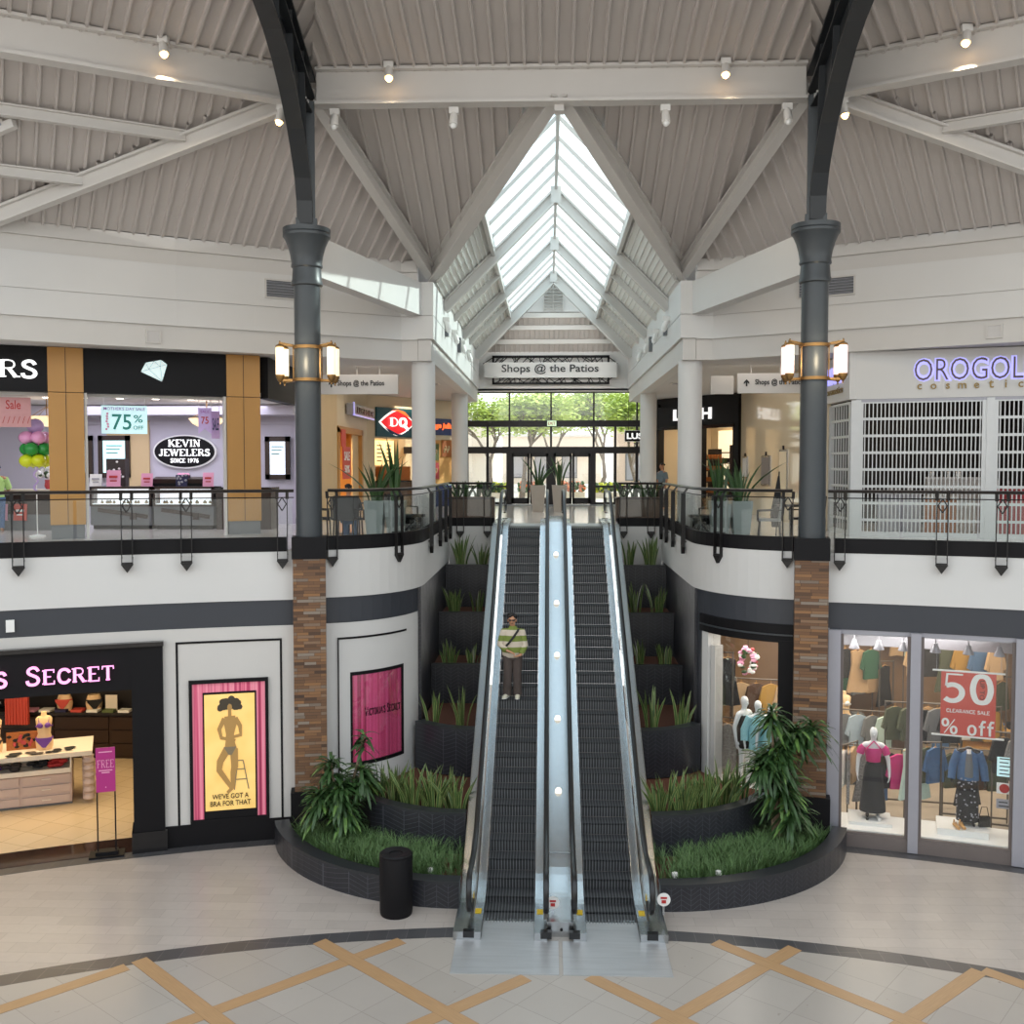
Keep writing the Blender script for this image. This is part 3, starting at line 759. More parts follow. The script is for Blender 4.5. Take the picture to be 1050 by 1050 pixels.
# roof steel
CZ = 14.93
def bent_bracket(sg):
    o = SE('beam', 'dark curved steel roof bracket springing from the column beside the %s shop' % ('lingerie' if sg < 0 else 'clothing'), 'beam', (sg * 4.87, 19.85, 11.9))
    ph = radians(3.5); dx, dy = -sg * sin(ph), -cos(ph)
    def P(d, z): return Vector((sg * 4.87 + dx * d, 19.85 + dy * d, z))
    curve = [(.16, 11.98), (.2, 12.4), (.38, 12.78), (.61, 13.05), (1.08, 13.48), (1.79, 13.93), (2.44, 14.24), (3.05, 14.43), (4.0, 14.6), (5.2, 14.75), (6.4, 14.9)]
    top = lambda d: CZ - .02 + .2 * d
    sd = Vector((-dy, dx, 0)) * 1.
    fl = MB()
    for (d0, z0), (d1, z1) in zip(curve, curve[1:]):
        fl.bar(P(d0, z0), P(d1, z1), .30, .05, up=Vector((dx, dy, 0)).cross(sd) if False else (0, 0, 1))
    part(o, 'lower_flange', fl, 'steel_black')
    web = MB()
    for (d0, z0), (d1, z1) in zip(curve, curve[1:]):
        a, b, c, e = P(d0, z0), P(d1, z1), P(d1, top(d1) - .3), P(d0, max(z0 + .02, top(d0) - .3) if d0 > .3 else z0 + .3)
        w = sd * .02
        web.hexa([a - w, a + w, b + w, b - w, e - w, e + w, c + w, c - w])
    part(o, 'web', web, 'steel_black')
    part(o, 'rafter', MB().ibeam(P(-.15, CZ - .34), P(8, CZ - .34 + 1.6), .34, .42), 'steel_black')
    st = MB()
    for d, z in ((.61, 13.05), (1.79, 13.93), (3.05, 14.43)):
        st.bar(P(d, z), P(d + .25, top(d) - .1), .26, .03, up=(dx, dy, 0))
    part(o, 'stiffener', st, 'steel_black')
    part(o, 'gusset', MB().bar(P(.05, 14.1), P(.75, 14.1), .3, .04), 'steel_black')
    return o
bent_bracket(-1); bent_bracket(1)

def beam(label, a, b, w, h, mat='steel_white', tf=.05, up=(0, 0, 1), plates=False):
    a, b = Vector(a), Vector(b)
    mb = MB().ibeam(a, b, w, h, tf=tf, up=up)
    o = mb.build('beam', MT[mat], kind='structure'); o['label'] = label; o['category'] = 'beam'
    return o
CL = {s: Vector((s * 4.75, 19.85, CZ)) for s in (-1, 1)}
A0 = Vector((0, 19.9, CZ))
PL = {s: Vector((s * 3.15, 25.9, 12.4)) for s in (-1, 1)}
HL = {s: Vector((s * 11.9, 20.6, 12.42)) for s in (-1, 1)}
R2 = {s: CL[s] + Vector((s * .866, -.5, 0)) * 10 for s in (-1, 1)}
beam('white ring beam spanning between the two dark columns', CL[-1] - Vector((-.1, 0, .355)), CL[1] - Vector((.1, 0, .355)), .32, .70, tf=.06)
for s in (-1, 1):
    wd = 'lingerie shop' if s < 0 else 'clothing shop'
    beam('white ring beam running out from the column over the %s' % wd, CL[s] + Vector((s * .1, 0, -.355)), R2[s] - Vector((0, 0, .355)), .32, .70, tf=.06)
    beam('white hip beam from the column by the %s to the corridor pier' % wd, CL[s] + Vector((-s * .05, .1, -.45)), PL[s] + Vector((0, 0, -.22)), .22, .36)
    beam('white hip beam from the column down to the outer fascia over the %s' % wd, CL[s] + Vector((s * .1, .1, -.45)), HL[s] + (HL[s] - CL[s]) * .15 + Vector((0, 0, -.2)), .22, .34)
    beam('white valley beam of the corridor gable on the %s side' % wd, A0 + Vector((s * .05, 0, -.36)), PL[s] + Vector((0, .1, -.26)), .26, .5, tf=.06)
    dr = Vector((s * .866, -.5, 0))
    for f, q in ((.366, 'upper'), (.67, 'lower')):
        p = CL[s] + (HL[s] - CL[s]) * f + Vector((0, 0, -.22))
        beam('white %s purlin under the roof deck over the %s' % (q, wd), p - dr * .05, p + dr * 9, .16, .22, tf=.03)
# decks
def deck(label, poly, rib, mat='deck', pitch=.3, h=.075):
    mb = corr(poly, rib, MB(), pitch, h)
    o = mb.build('ceiling_deck', MT[mat], kind='structure'); o['label'] = label; o['category'] = 'ceiling'
for s in (-1, 1):
    wd = 'lingerie shop' if s < 0 else 'clothing shop'
    deck('ribbed roof deck triangle between ring beam and gable valley on the %s side' % wd, [CL[s], A0, PL[s]], (0, 1, -.42))
    deck('ribbed roof deck triangle between the two hip beams over the %s' % wd, [CL[s], PL[s], HL[s]], (s * .51, .84, -.4))
    dr = Vector((s * .866, -.5, 0))
    deck('ribbed roof deck beyond the outer hip beam over the %s' % wd, [CL[s], HL[s], HL[s] + dr * 9, R2[s]], (s * .5, .866, -.4))
    up = Vector((-s * .5, -.866, .2)) * 6
    deck('ribbed roof deck rising inside the ring beam over the %s' % wd, [CL[s], R2[s], R2[s] + up, CL[s] + Vector((-s * .2588, -.9659, .1932)) * 6.2], (-s * .5, -.866, .2))
deck('ribbed roof deck rising above the central ring beam', [CL[-1], CL[1], CL[1] + Vector((-.2588, -.9659, .1932)) * 6.2, CL[-1] + Vector((.2588, -.9659, .1932)) * 6.2], (0, -1, .2))
S('ceiling_lining', MB().bx(-5.2, 5.2, 14.0, 19.9, 16.5, 16.6), 'deck', 'roof covering above the central ribbed deck', 'ceiling')

# fascia ring above the upper shops
FX = [(3.45, 25.5), (3.85, 25.5), (5.5, 24.5), (7.0, 23.6), (8.5, 22.75), (10, 21.8), (11.5, 20.8), (14, 19.1), (18, 16.2)]
for s in (-1, 1):
    wd = 'jewellery shop' if s < 0 else 'cosmetics shop'
    P = [(s * x, y) for x, y in FX]
    k = 1 if s > 0 else -1
    def W(off, z0, z1, t=.25):
        pts = [(s * x + 0, y) for x, y in FX]
        m = MB(); n = [(x, y + off) for x, y in pts]
        return m.wall(n, z0, z1, t * k)
    f = SE('wall_%s_upper' % ('left' if s < 0 else 'right'), 'white stepped bulkhead wall over the %s' % wd, 'wall')
    part(f, 'lower_band', W(.1, 9.95, 10.46), 'white2'); part(f, 'main_band', W(0, 10.46, 11.02), 'white')
    part(f, 'upper_band', W(0, 11.035, 11.8), 'white'); part(f, 'groove', W(.03, 11.0, 11.04), 'soffit')
    part(f, 'recess_band', W(.08, 11.8, 12.13), 'white2'); part(f, 'eave_beam', W(-.02, 12.13, 12.40), 'white2')
    # corridor side wall above the round columns
    g = SE('wall_%s_corridor' % ('left' if s < 0 else 'right'), 'white corridor side wall below the skylight on the %s side' % wd, 'wall')
    part(g, 'upper_band', MB().bx(*sorted((s * 3.05, s * 3.45)), 25.5, 42.4, 11.07, 11.88), 'white')
    part(g, 'main_band', MB().bx(*sorted((s * 3.05, s * 3.45)), 25.5, 42.4, 10.48, 11.05), 'white')
    part(g, 'groove', MB().bx(*sorted((s * 3.08, s * 3.45)), 25.53, 42.4, 11.04, 11.08), 'soffit')
    part(g, 'soffit_band', MB().bx(*sorted((s * 3.12, s * 3.44)), 25.585, 42.4, 9.95, 10.475), 'white2')
    # box beam from the pier out to the column
    bm = MB(); a = Vector((s * 3.5, 25.55, 11.46)); b = Vector((s * 4.9, 20.2, 11.46))
    bm.bar(a, b, .34, .8)
    S('beam', bm, 'white', 'white box beam from the corridor pier to the column on the %s side' % wd, 'beam')
    # soffit
    S('ceiling_upper', MB().prism([(s * x, y + .2) for x, y in FX] + [(s * 18, 43.3), (s * 3.45, 43.3)], 9.97, 10.1), 'soffit', 'soffit over the upper walkway by the %s' % wd, 'ceiling')
    S('roof', MB().prism([(s * 3.4, 25.8), (s * 12, 20.7), (s * 18, 17), (s * 26, 17), (s * 26, 44), (s * 3.4, 44)], 12.45, 12.6), 'deck', 'flat roof behind the bulkhead over the %s' % wd, 'roof')
    # round columns along the corridor
    for y, w, cx_ in ((26.05, 'near', 3.37), (37.6, 'far', 3.45)):
        S('pillar', MB().lathe([(.3, F2), (.3, 9.97)], (s * cx_, y, 0), 32), 'white', '%s round white corridor column on the %s side' % (w, wd), 'column', True)

# corridor gable roof: ribbed decks, skylight, frames
RZ, EZ = 14.95, 11.9
sl = (RZ - EZ) / 3.05
gz = lambda x: RZ - abs(x) * sl
for s in (-1, 1):
    wd = 'jewellery shop' if s < 0 else 'cosmetics shop'
    deck('pale ribbed deck below the skylight on the %s side' % wd, [(s * 1.7, 23.2, gz(1.7)), (s * 3.08, 25.9, gz(3.08)), (s * 3.08, 42.3, gz(3.08)), (s * 1.7, 42.3, gz(1.7))], (0, 1, 0), 'deck_white', .16, .04)
sky = SE('window_1', 'gabled glass skylight along the corridor ridge', 'window', (0, 32, 14.9))
for s in (-1, 1):
    a = Vector((0, 0, 1)) * .03
    q = [Vector((0, 19.95, RZ)), Vector((s * 1.7, 23.2, gz(1.7))), Vector((s * 1.7, 40.8, gz(1.7))), Vector((0, 40.8, RZ))]
    part(sky, 'glass', MB().poly([p + a for p in q]), 'glass_sky')
    part(sky, 'side_curb', MB().bar((s * 1.7, 23.2, gz(1.7) - .06), (s * 1.7, 40.8, gz(1.7) - .06), .1, .28), 'steel_white')
    for y in (22.6, 24.0, 25.4, 26.8, 29.8, 31.2, 32.6, 36.0, 37.4, 38.8):
        x1 = min(1.7, max(.3, (y - 19.9) / 2.0))
        part(sky, 'glazing_bar', MB().bar((0, y, RZ - .03), (s * x1, y, gz(x1) - .03), .05, .08), 'steel_white')
part(sky, 'ridge_bar', MB().bx(-.04, .04, 20.3, 40.8, RZ - .14, RZ + .02), 'steel_white')
for y, w in ((28.2, 'first'), (34.3, 'second'), (40.3, 'last')):
    mb = MB()
    for s in (-1, 1):
        mb.ibeam((0, y, RZ - .25), (s * 3.08, y, gz(3.08) - .25), .3 if w == 'last' else .22, .42 if w == 'last' else .3, up=(0, 0, 1))
    mb.bx(-.14, .14, y - .12, y + .12, RZ - .5, RZ - .06)
    S('beam', mb, 'steel_white', '%s white gable frame under the skylight counted from the court' % w, 'beam')
    if w != 'last':
        pass
S('beam', MB().bx(-.09, .09, 19.86, 20.1, 14.1, 14.9).bx(-.25, .25, 19.92, 20.1, 14.72, 14.92), 'steel_white', 'white connector plate where the two valley beams meet the ring beam', 'beam')
for y in (31.2, 37.2):
    for s in (-1, 1):
        S('beam', MB().bar((s * 1.7, y, gz(1.7) - .12), (s * 3.08, y, gz(3.08) - .12), .12, .18), 'steel_white', 'short white rafter below the skylight, %s, %s side' % ('nearer the court' if y < 33 else 'nearer the doors', 'jewellery shop' if s < 0 else 'cosmetics shop'), 'beam')
# end of the corridor roof
S('ceiling_end', corr([(-3.1, 42.3, 12.0), (3.1, 42.3, 12.0), (1.75, 40.9, 13.4), (-1.75, 40.9, 13.4)], (0, -1, 1), MB(), .2, .06), 'deck', 'ribbed sloping deck above the sign wall at the corridor end', 'ceiling')
for z, y in ((12.45, 41.8), (12.95, 41.3), (13.38, 40.92)):
    S('beam', MB().bx(-3.0 + (z - 12) * .95, 3.0 - (z - 12) * .95, y - .1, y + .02, z - .2, z - .02), 'steel_white', '%s white cross beam under the sloping end deck' % {12.45: 'lowest', 12.95: 'middle', 13.38: 'topmost'}[z], 'beam')
gm = MB().plate([(-1.8, 13.35), (1.8, 13.35), (0, 15.1)], ((0, 41.0, 0), (1, 0, 0), (0, 0, 1)), -.05, .05)
S('wall_back_gable', gm, 'white', 'white gable wall closing the end of the skylight', 'wall')
lv = MB()
for i in range(8): lv.box((0, 40.9, 13.55 + i * .13), (.75, .1, .02), 0, 0, .6)
lv.bx(-.4, -.36, 40.86, 40.98, 13.45, 14.6).bx(.36, .4, 40.86, 40.98, 13.45, 14.6).bx(-.02, .02, 40.84, 40.98, 13.45, 14.9)
solo('louvre_vent', lv, MT['steel_white'], 'white louvred vent in the gable at the end of the skylight', 'vent')
S('wall_back', MB().bx(-3.1, 3.1, 42.4, 42.6, 10.42, 12.05), 'white', 'white wall carrying the sign above the entrance doors', 'wall')
S('ceiling_entry', MB().bx(-3.45, 3.45, 42.4, 43.2, 10.4, 10.5), 'white2', 'white soffit above the entrance glazing', 'ceiling')
# unseen outer shell, added to keep the side daylight out
S('wall_right_daylight_block', MB().bx(24, 24.2, 8, 44, 0, 12.6), 'white2', 'unseen outer wall beyond the cosmetics and clothing shops, added against side daylight', 'wall')
S('wall_left_daylight_block', MB().bx(-24.2, -24, 12, 44, 0, 12.6), 'white2', 'unseen outer wall beyond the jewellery and lingerie shops, added against side daylight', 'wall')

# court behind the viewpoint: unseen walls added to cut frontal daylight, open sky above
S('wall_front_light_block', MB().bx(-24, 24, -20.2, -20, 0, 12.5), 'white2', 'unseen far wall behind the viewpoint, added to cut frontal daylight', 'wall')
S('wall_right_light_block', MB().bx(24, 24.2, -20, 8, 0, 12.5), 'white2', 'unseen side wall beyond the clothing shop, added to cut frontal daylight', 'wall')
S('wall_left_light_block', MB().bx(-24.2, -24, -20, 12, 0, 12.5), 'white2', 'unseen side wall beyond the lingerie shop, added to cut frontal daylight', 'wall')
S('floor_far', MB().bx(-24, 24, -20, 1, -.25, 0), 'floor_tile', 'stone floor of the court behind the viewpoint', 'floor')
# ------------------------------------------------------------------ escalators
Y0, Y1 = 17.0, 17.0 + F2 / math.tan(radians(30))
TG = math.tan(radians(30))
def zn(y, b=.45):
    if y <= Y0 - b: return 0.
    if y < Y0 + b: return TG * (y - Y0 + b) ** 2 / (4 * b)
    if y <= Y1 - b: return TG * (y - Y0)
    if y < Y1 + b: return F2 - TG * (Y1 + b - y) ** 2 / (4 * b)
    return F2
YS = [15.55, 15.8, 16.1, 16.3, 16.5, 16.6, 16.75, 16.9, 17.05, 17.2, 17.35, 17.5] + [18 + i for i in range(9)] + [Y1 - .5, Y1 - .3, Y1 - .15, Y1, Y1 + .15, Y1 + .3, Y1 + .5, 27.8, 28.3, 28.8, 29.1]
def along(x0, x1, off0, off1, y0=15.55, y1=29.1):
    """solid strip following the incline between heights off0..off1 above the nose line"""
    ys = [y0] + [y for y in YS if y0 < y < y1] + [y1]
    mb = MB(); n = len(ys); vs = []
    for y in ys:
        for x, o in ((x0, off0), (x1, off0), (x1, off1), (x0, off1)): vs.append((x, y, zn(y) + o))
    fs = []
    for i in range(n - 1):
        for j in range(4):
            fs.append((4 * i + j, 4 * i + (j + 1) % 4, 4 * i + 4 + (j + 1) % 4, 4 * i + 4 + j))
    fs += [(0, 1, 2, 3), (4 * n - 4, 4 * n - 3, 4 * n - 2, 4 * n - 1)]
    return mb.add(vs, fs)
def newel_path(x):
    P = []
    c0 = (15.86, .64); r = .31
    P.append((x, 16.25, .33))
    for i in range(13):
        t = radians(270 - 15 * i) ; P.append((x, c0[0] + r * cos(t), c0[1] + r * sin(t)))
    for y in YS:
        if 16.2 < y < 28.9: P.append((x, y, zn(y) + .95))
    c1 = (28.95, F2 + .64)
    for i in range(13):
        t = radians(90 - 15 * i); P.append((x, c1[0] + r * cos(t), c1[1] + r * sin(t)))
    P.append((x, 28.55, F2 + .33))
    return P
def escalator(xc, label):
    e = thing('escalator', label, 'escalator', (xc, 15.5, 0))
    sgn = 1 if xc > 0 else -1
    # steps: one mesh, copied
    def step_mesh():
        m = MB()
        m.bx(-.41, .41, 0, .36, -.03, 0)
        for k in range(3):                 # curved riser
            a0, a1 = k / 3, (k + 1) / 3
            m.hexa([(-.41, .0 + .05 * a0 ** 2, -.2 + .2 * (1 - a1)) , (.41, .05 * a0 ** 2, -.2 + .2 * (1 - a1)), (.41, .03 + .05 * a0 ** 2, -.2 + .2 * (1 - a1)), (-.41, .03 + .05 * a0 ** 2, -.2 + .2 * (1 - a1)),
                    (-.41, .05 * a0 ** 2, -.2 + .2 * (1 - a0)), (.41, .05 * a0 ** 2, -.2 + .2 * (1 - a0)), (.41, .03 + .05 * a0 ** 2, -.2 + .2 * (1 - a0)), (-.41, .03 + .05 * a0 ** 2, -.2 + .2 * (1 - a0))])
        m.bx(-.41, .41, 0, .012, -.012, .002)
        return m
    first = None
    ys = [16.16, 16.5064]
    y = 16.853
    while y < 27.72: ys.append(y); y += .3464
    for y in ys:
        z = zn(y + .1734) + .0
        z = min(F2, max(.0, zn(y + .3)))
        if first is None:
            first = step_mesh().build('step', MT['tread'], parent=e); o = first
        else:
            o = first.copy(); COL.objects.link(o); o.parent = e
            WORLD[o.name] = WORLD[e.name]
        o.location = (0, y - 15.5, z + .004)
    part(e, 'landing_plate', MB().bx(xc - .79, xc + .79, 14.45, 15.5, 0, .014).bx(xc - .41, xc + .41, 15.5, 16.17, 0, .014), 'plate')
    part(e, 'landing_plate', MB().bx(xc - .41, xc + .41, 27.68, 28.9, F2 - .05, F2 + .012), 'plate')
    cb = MB()
    for k in range(16): cb.bx(xc - .40 + k * .05, xc - .38 + k * .05, 16.12, 16.22, .008, .03)
    part(e, 'comb', cb, 'yellow' if False else 'stainless')
    for d in (-1, 1):
        inner = (d * sgn < 0)
        xs = xc + d * .415; xg = xc + d * .585
        part(e, 'skirt_panel', along(*sorted((xs, xs + d * .015)), -.3, .1, 15.9, 28.4), 'stainless')
        part(e, 'skirt_deck', along(*sorted((xs, xc + d * .56)), .09, .12, 15.62, 29.0), 'stainless2')
        # newel plinths
        for (ya, yb, zb) in ((15.50, 15.98, 0.), (28.7, 29.2, F2)):
            nb = MB().bx(*sorted((xs, xc + d * (.615 if inner else .84))), ya, yb, zb, zb + .135)
            part(e, 'newel_base', nb, 'stainless')
            f = ya - .006 if zb == 0 else yb + .006
            part(e, 'handrail_inlet', MB().box((xc + d * .6, f + (.04 if zb == 0 else -.04), zb + .1), (.17, .1, .1)), 'rubber')
        # glass
        pts = [(16.2, .36)]
        g = MB(); vs = []
        ysg = [y for y in YS if 15.85 <= y <= 28.95]; ysg = [15.86] + [y for y in ysg if y > 15.9] + [28.95]
        prof = [(y, zn(y) + .12, zn(y) + .92) for y in ysg]
        for ang in (60, 30, 0):
            t = radians(180 - ang) ; yy = 15.86 + .28 * cos(radians(ang)) * -1; h = .28 * sin(radians(ang))
            prof.insert(0 if ang == 0 else 0, (15.86 - .28 * cos(radians(ang)), max(.12, .64 - h), .64 + h))
        prof.sort()
        for ang in (60, 30, 0):
            yy = 28.95 + .28 * cos(radians(ang)); h = .28 * sin(radians(ang))
            prof.append((yy, F2 + max(.12, .64 - h), F2 + .64 + h))
        n = len(prof)
        for yy, a, b in prof:
            for x, z in ((xg - .006, a), (xg + .006, a), (xg + .006, b), (xg - .006, b)): vs.append((x, yy, z))
        fs = []
        for i in range(n - 1):
            for j in range(4): fs.append((4 * i + j, 4 * i + (j + 1) % 4, 4 * i + 4 + (j + 1) % 4, 4 * i + 4 + j))
        fs += [(0, 1, 2, 3), (4 * n - 4, 4 * n - 3, 4 * n - 2, 4 * n - 1)]
        part(e, 'balustrade_glass', g.add(vs, fs), 'glass')
        hp = newel_path(xg + d * .015)
        part(e, 'handrail', MB().tube(hp, .042, 8, sq=(1.05, .62)), 'rubber', True)
        gp = [(x, y, z - .03) for x, y, z in hp[14:-14]]
        part(e, 'handrail_guide', MB().tube(gp, .022, 6), 'stainless', True)
        if not inner:
            part(e, 'outer_deck', along(*sorted((xg + d * .03, xc + d * .83)), .06, .12, 15.6, 29.1), 'stainless2')
            part(e, 'outer_cladding', along(*sorted((xc + d * .825, xc + d * .845)), -.75, .12, 15.62, 29.1), 'stainless')
        for yy in (15.98,):
            st = MB().box((xc + d * .5, yy + .3, zn(yy + .3) + .125), (.1, .16, .012)).box((xg - d * .012, yy + .32, .36), (.006, .14, .1))
            part(e, 'caution_sticker', st, 'yellow', label='yellow caution sticker')
    return e
esc_l = escalator(-.82, 'escalator on which the person in the striped jumper is riding down')
esc_r = escalator(.82, 'empty escalator beside the one with the riding person')
# polished deck between the two flights
dk = thing('escalator_deck', 'polished steel deck running between the two escalators with round studs', 'escalator deck', (0, 15.6, 0))
part(dk, 'deck', along(-.195, .195, .2, .235, 15.75, 28.6), 'stainless2')
part(dk, 'side', along(-.195, -.18, -.25, .2, 15.75, 28.6), 'stainless'); part(dk, 'side', along(.18, .195, -.25, .2, 15.75, 28.6), 'stainless')
part(dk, 'end_panel', MB().bx(-.2, .2, 15.66, 15.76, 0, .24), 'stainless')
part(dk, 'key_switch', MB().lathe([(.022, 0), (.022, .015)], (0, 0, 0), 14).xf(Matrix.Translation((0.02, 15.66, .12)) @ Matrix.Rotation(pi / 2, 4, 'X')), 'black')
def deck_y(py):      # stud positions found by walking up the deck
    lo, hi = 16., 28.
    for _ in range(40):
        y = (lo + hi) / 2
        p = 477 + (7.35 - zn(y) - .3) * 1050 / y
        lo, hi = (y, hi) if p > py else (lo, y)
    return y
for py in (813, 737, 671, 617, 567):
    y = deck_y(py)
    part(dk, 'stud', MB().lathe([(.062, 0), (.062, .03), (.052, .07), (.03, .09), (.001, .095)], (0, y, zn(y) + .235), 16), 'stud', True, label='white domed stud')
part(dk, 'seam', MB().bx(-.2, .2, 17.6, 17.62, zn(17.61) + .236, zn(17.61) + .242), 'chrome')
for k, (x, y, z) in enumerate(((-.115, 16.0, .4), (1.63, 15.9, .52))):
    m = MB().lathe([(.105, 0), (.105, .012)], n=24).xf(Matrix.Translation((x, y, z)) @ Matrix.Rotation(pi / 2, 4, 'X'))
    s_ = thing('warning_disc', ('round white notice with red pictogram at the foot of the deck between the escalators', 'round white notice with a red pictogram beside the outer handrail of the empty escalator')[k], 'notice', (x, y, z))
    part(s_, 'disc', m, 'white_plain')
    part(s_, 'pictogram', MB().box((x, y - .016, z - .03), (.07, .006, .05)).box((x, y - .016, z + .03), (.1, .006, .03)), 'red_text')
    part(s_, 'mount', MB().box((x, y + .02, z - .1), (.03, .03, .3)), 'stainless')

# ------------------------------------------------------------------ planted terraces
random.seed(11)
SIDES = ((-1, 'in front of the lingerie shop side'), (1, 'in front of the clothing shop side'))
TER = [(4.66, 27.2, 28.2), (3.63, 25.5, 27.2), (2.65, 23.8, 25.5)]
def blade_plant(mb, c, n, h, spread=.25, w=.035, lean=.35, m_edge=1, seg=5):
    for i in range(n):
        a = random.uniform(0, 2 * pi); r = spread * random.random() ** .7
        p = Vector((c[0] + r * cos(a), c[1] + r * sin(a), c[2]))
        hh = h * random.uniform(.6, 1.05); ln = lean * random.uniform(.2, 1.) * hh * (.4 + r / max(.01, spread))
        d = Vector((cos(a), sin(a), 0)); tw = random.uniform(0, pi); sd = Vector((cos(tw), sin(tw), 0))
        L = []
        for k in range(seg + 1):
            t = k / seg
            q = p + d * (ln * t ** 1.8) + Vector((0, 0, hh * (t - .12 * ln / hh * t * t)))
            ww = w * (.75 + .5 * t) * (1 - t ** 4) + .002
            L.append((q - sd * ww, q - sd * ww * .62, q + sd * ww * .62, q + sd * ww))
        b = len(mb.v)
        vs = [v for l in L for v in l]; fs = []
        mi = []
        base = len(mb.f)
        mb.add(vs, [], 0)
        for k in range(seg):
            for j in range(3):
                o = b + 4 * k + j
                mb.f.append((o, o + 1, o + 5, o + 4)); mb.mi.append(m_edge if j != 1 else 0)
ORD = ['first', 'second', 'third', 'fourth', 'fifth', 'sixth', 'seventh', 'eighth', 'ninth', 'tenth', 'eleventh', 'twelfth']
WALLN = {1: 'riser', }
for s, where in SIDES:
    sd = 'left' if s < 0 else 'right'
    xs = sorted((s * 1.69, s * 2.94))
    for k, (z, y, yb) in enumerate(TER):
        zb = [3.5, 2.5, 1.2][k]
        nm = ('topmost', 'second highest', 'third highest')[k]
        t = thing('terrace_planter', '%s black tiled terrace planter %s' % (nm, 'left of the escalators' if s < 0 else 'right of the escalators'), 'planter', (s * 2.3, y, zb))
        part(t, 'tiled_face', MB().bx(*xs, y, y + .14, zb, z), 'chevron')
        part(t, 'coping', MB().bx(*xs, y - .03, y + .15, z, z + .035), 'terrace_top')
        part(t, 'soil', MB().bx(*xs, y + .14, yb, zb, z - .07), 'mulch')
    def ringp(name, lab, cx, cy, R, a0, a1, z, zb, back, cop=.24, soil=.09):
        n = 22; clear = lambda x, y, o=.06: ((x - 5.13) / (2.2 + o)) ** 2 + ((y - 22.5) / (2.45 + o)) ** 2 > 1
        if R < 3:
            while not clear(cx + R * cos(radians(a1)), cy + R * sin(radians(a1))): a1 -= 1
        ex, ey = cx + (R - .2) * cos(radians(a1)), cy + (R - .2) * sin(radians(a1))
        el = [(x, y) for x, y in ell(256, 181, .06) if y > ey + .02 and (R > 3 or y < 22.45)]
        if R > 3: back = back + [p for p in ell(250, 181, .06) if p[1] > 20.2] + [(1.66, 22.4)]
        else: back = el + back
        outer = [(s * (cx + R * cos(radians(a0 + (a1 - a0) * i / n))), cy + R * sin(radians(a0 + (a1 - a0) * i / n))) for i in range(n + 1)]
        t = thing('terrace_planter', lab, 'planter', (s * cx, cy - R, zb))
        part(t, 'tiled_face', MB().wall(outer, zb, z, .2 * s), 'chevron')
        part(t, 'coping', MB().wall([(x, y) for x, y in outer], z, z + .05, cop * s), 'terrace_top')
        inner = [(s * (cx + (R - .2) * cos(radians(a0 + (a1 - a0) * i / n))), cy + (R - .2) * sin(radians(a0 + (a1 - a0) * i / n))) for i in range(n + 1)]
        part(t, 'soil', MB().prism(inner + [(s * x, y) for x, y in back], zb, z - soil), 'mulch')
        return t
    side = 'left' if s < 0 else 'right'
    ringp('t4', 'curved terrace planter with a few snake plants %s of the escalators, fourth from the top' % side, 1.69, 22.6, 1.7, -90, -10, 1.85, .9, [(2.92, 22.6), (2.92, 23.79), (1.69, 23.79)])
    ringp('t5', 'curved terrace planter with a dense row of snake plants %s of the escalators' % side, 1.69, 21.0, 2.76, -90, -5, 1.0, .3, [(1.69, 22.4)], soil=.12)
    ringp('t6', 'lowest curved planter bed with grassy ground cover %s of the escalators' % side, 1.66, 20.65, 4.03, -90, -17.5, .40, 0, [(5.3, 19.28), (4.36, 19.28), (4.36, 20.1)], .28, .12)
    # snake plants on the terraces
    def snake(x, y, z, n, h, lab, spread=.14, grp='snake plants on the terraces', w=.03, lean=.3):
        mb = MB(); blade_plant(mb, (0, 0, 0), n, h, spread, w, lean)
        o = mb.build('snake_plant', [MT['leaf'], MT['leaf_edge']], loc=None)
        o.location = (s * x, y, z)
        tag(o, lab, 'plant', grp)
    pos = 'left' if s < 0 else 'right'
    for k, (z, y, yb) in enumerate(TER):
        nm = ('topmost', 'second highest', 'third highest')[k]
        hh = ((.72, .78), (.62, .82), (.5, .7))[k]
        if s < 0: hh = ((.85, .7), (.72, .66), (.62, .5))[k]
        snake(2.55, y + .35, z - .07, 20 if k == 0 else 15, hh[0] * (1.05 if s < 0 else 1.25), 'snake plant nearest the side wall in the %s planter %s of the escalators' % (nm, pos), .16)
        snake(2.0, y + .35, z - .07, 14, hh[1], 'snake plant nearest the handrail in the %s planter %s of the escalators' % (nm, pos), .13)
    for i, (x, y, h) in enumerate(((2.0, 21.35, .95), (2.62, 21.6, .8))):
        snake(x, y, 1.76, 12, h, 'snake plant in the fourth planter %s of the escalators, %s' % (pos, ('beside the handrail', 'nearer the shop wall')[i]), .15)
    for i in range(9):
        a = radians(-87 + i * 5.6); r = 2.3 - .22 * (i % 2)
        snake(1.74 + r * cos(a), 21.0 + r * sin(a), .87, 20, .72 + .14 * random.random(), '%s snake plant from the handrail in the dense row %s of the escalators' % (ORD[i], pos), .2, 'dense rows of snake plants', .03, .45)
    # grassy ground cover
    mb = MB(); random.seed(5 + s)
    def inbed(x, y):
        d = hypot(x - 1.66, y - 20.65); d5 = hypot(x - 1.69, y - 21.0)
        return 1.72 < x and d < 3.68 and d5 > 2.9 and y < 20.3 and ((x - 5.13) / 2.55) ** 2 + ((y - 22.5) / 2.8) ** 2 > 1 and hypot(x, y + 2.63) < 22.45 and not (x > 4.2 and y > 19.1)
    cnt = 0
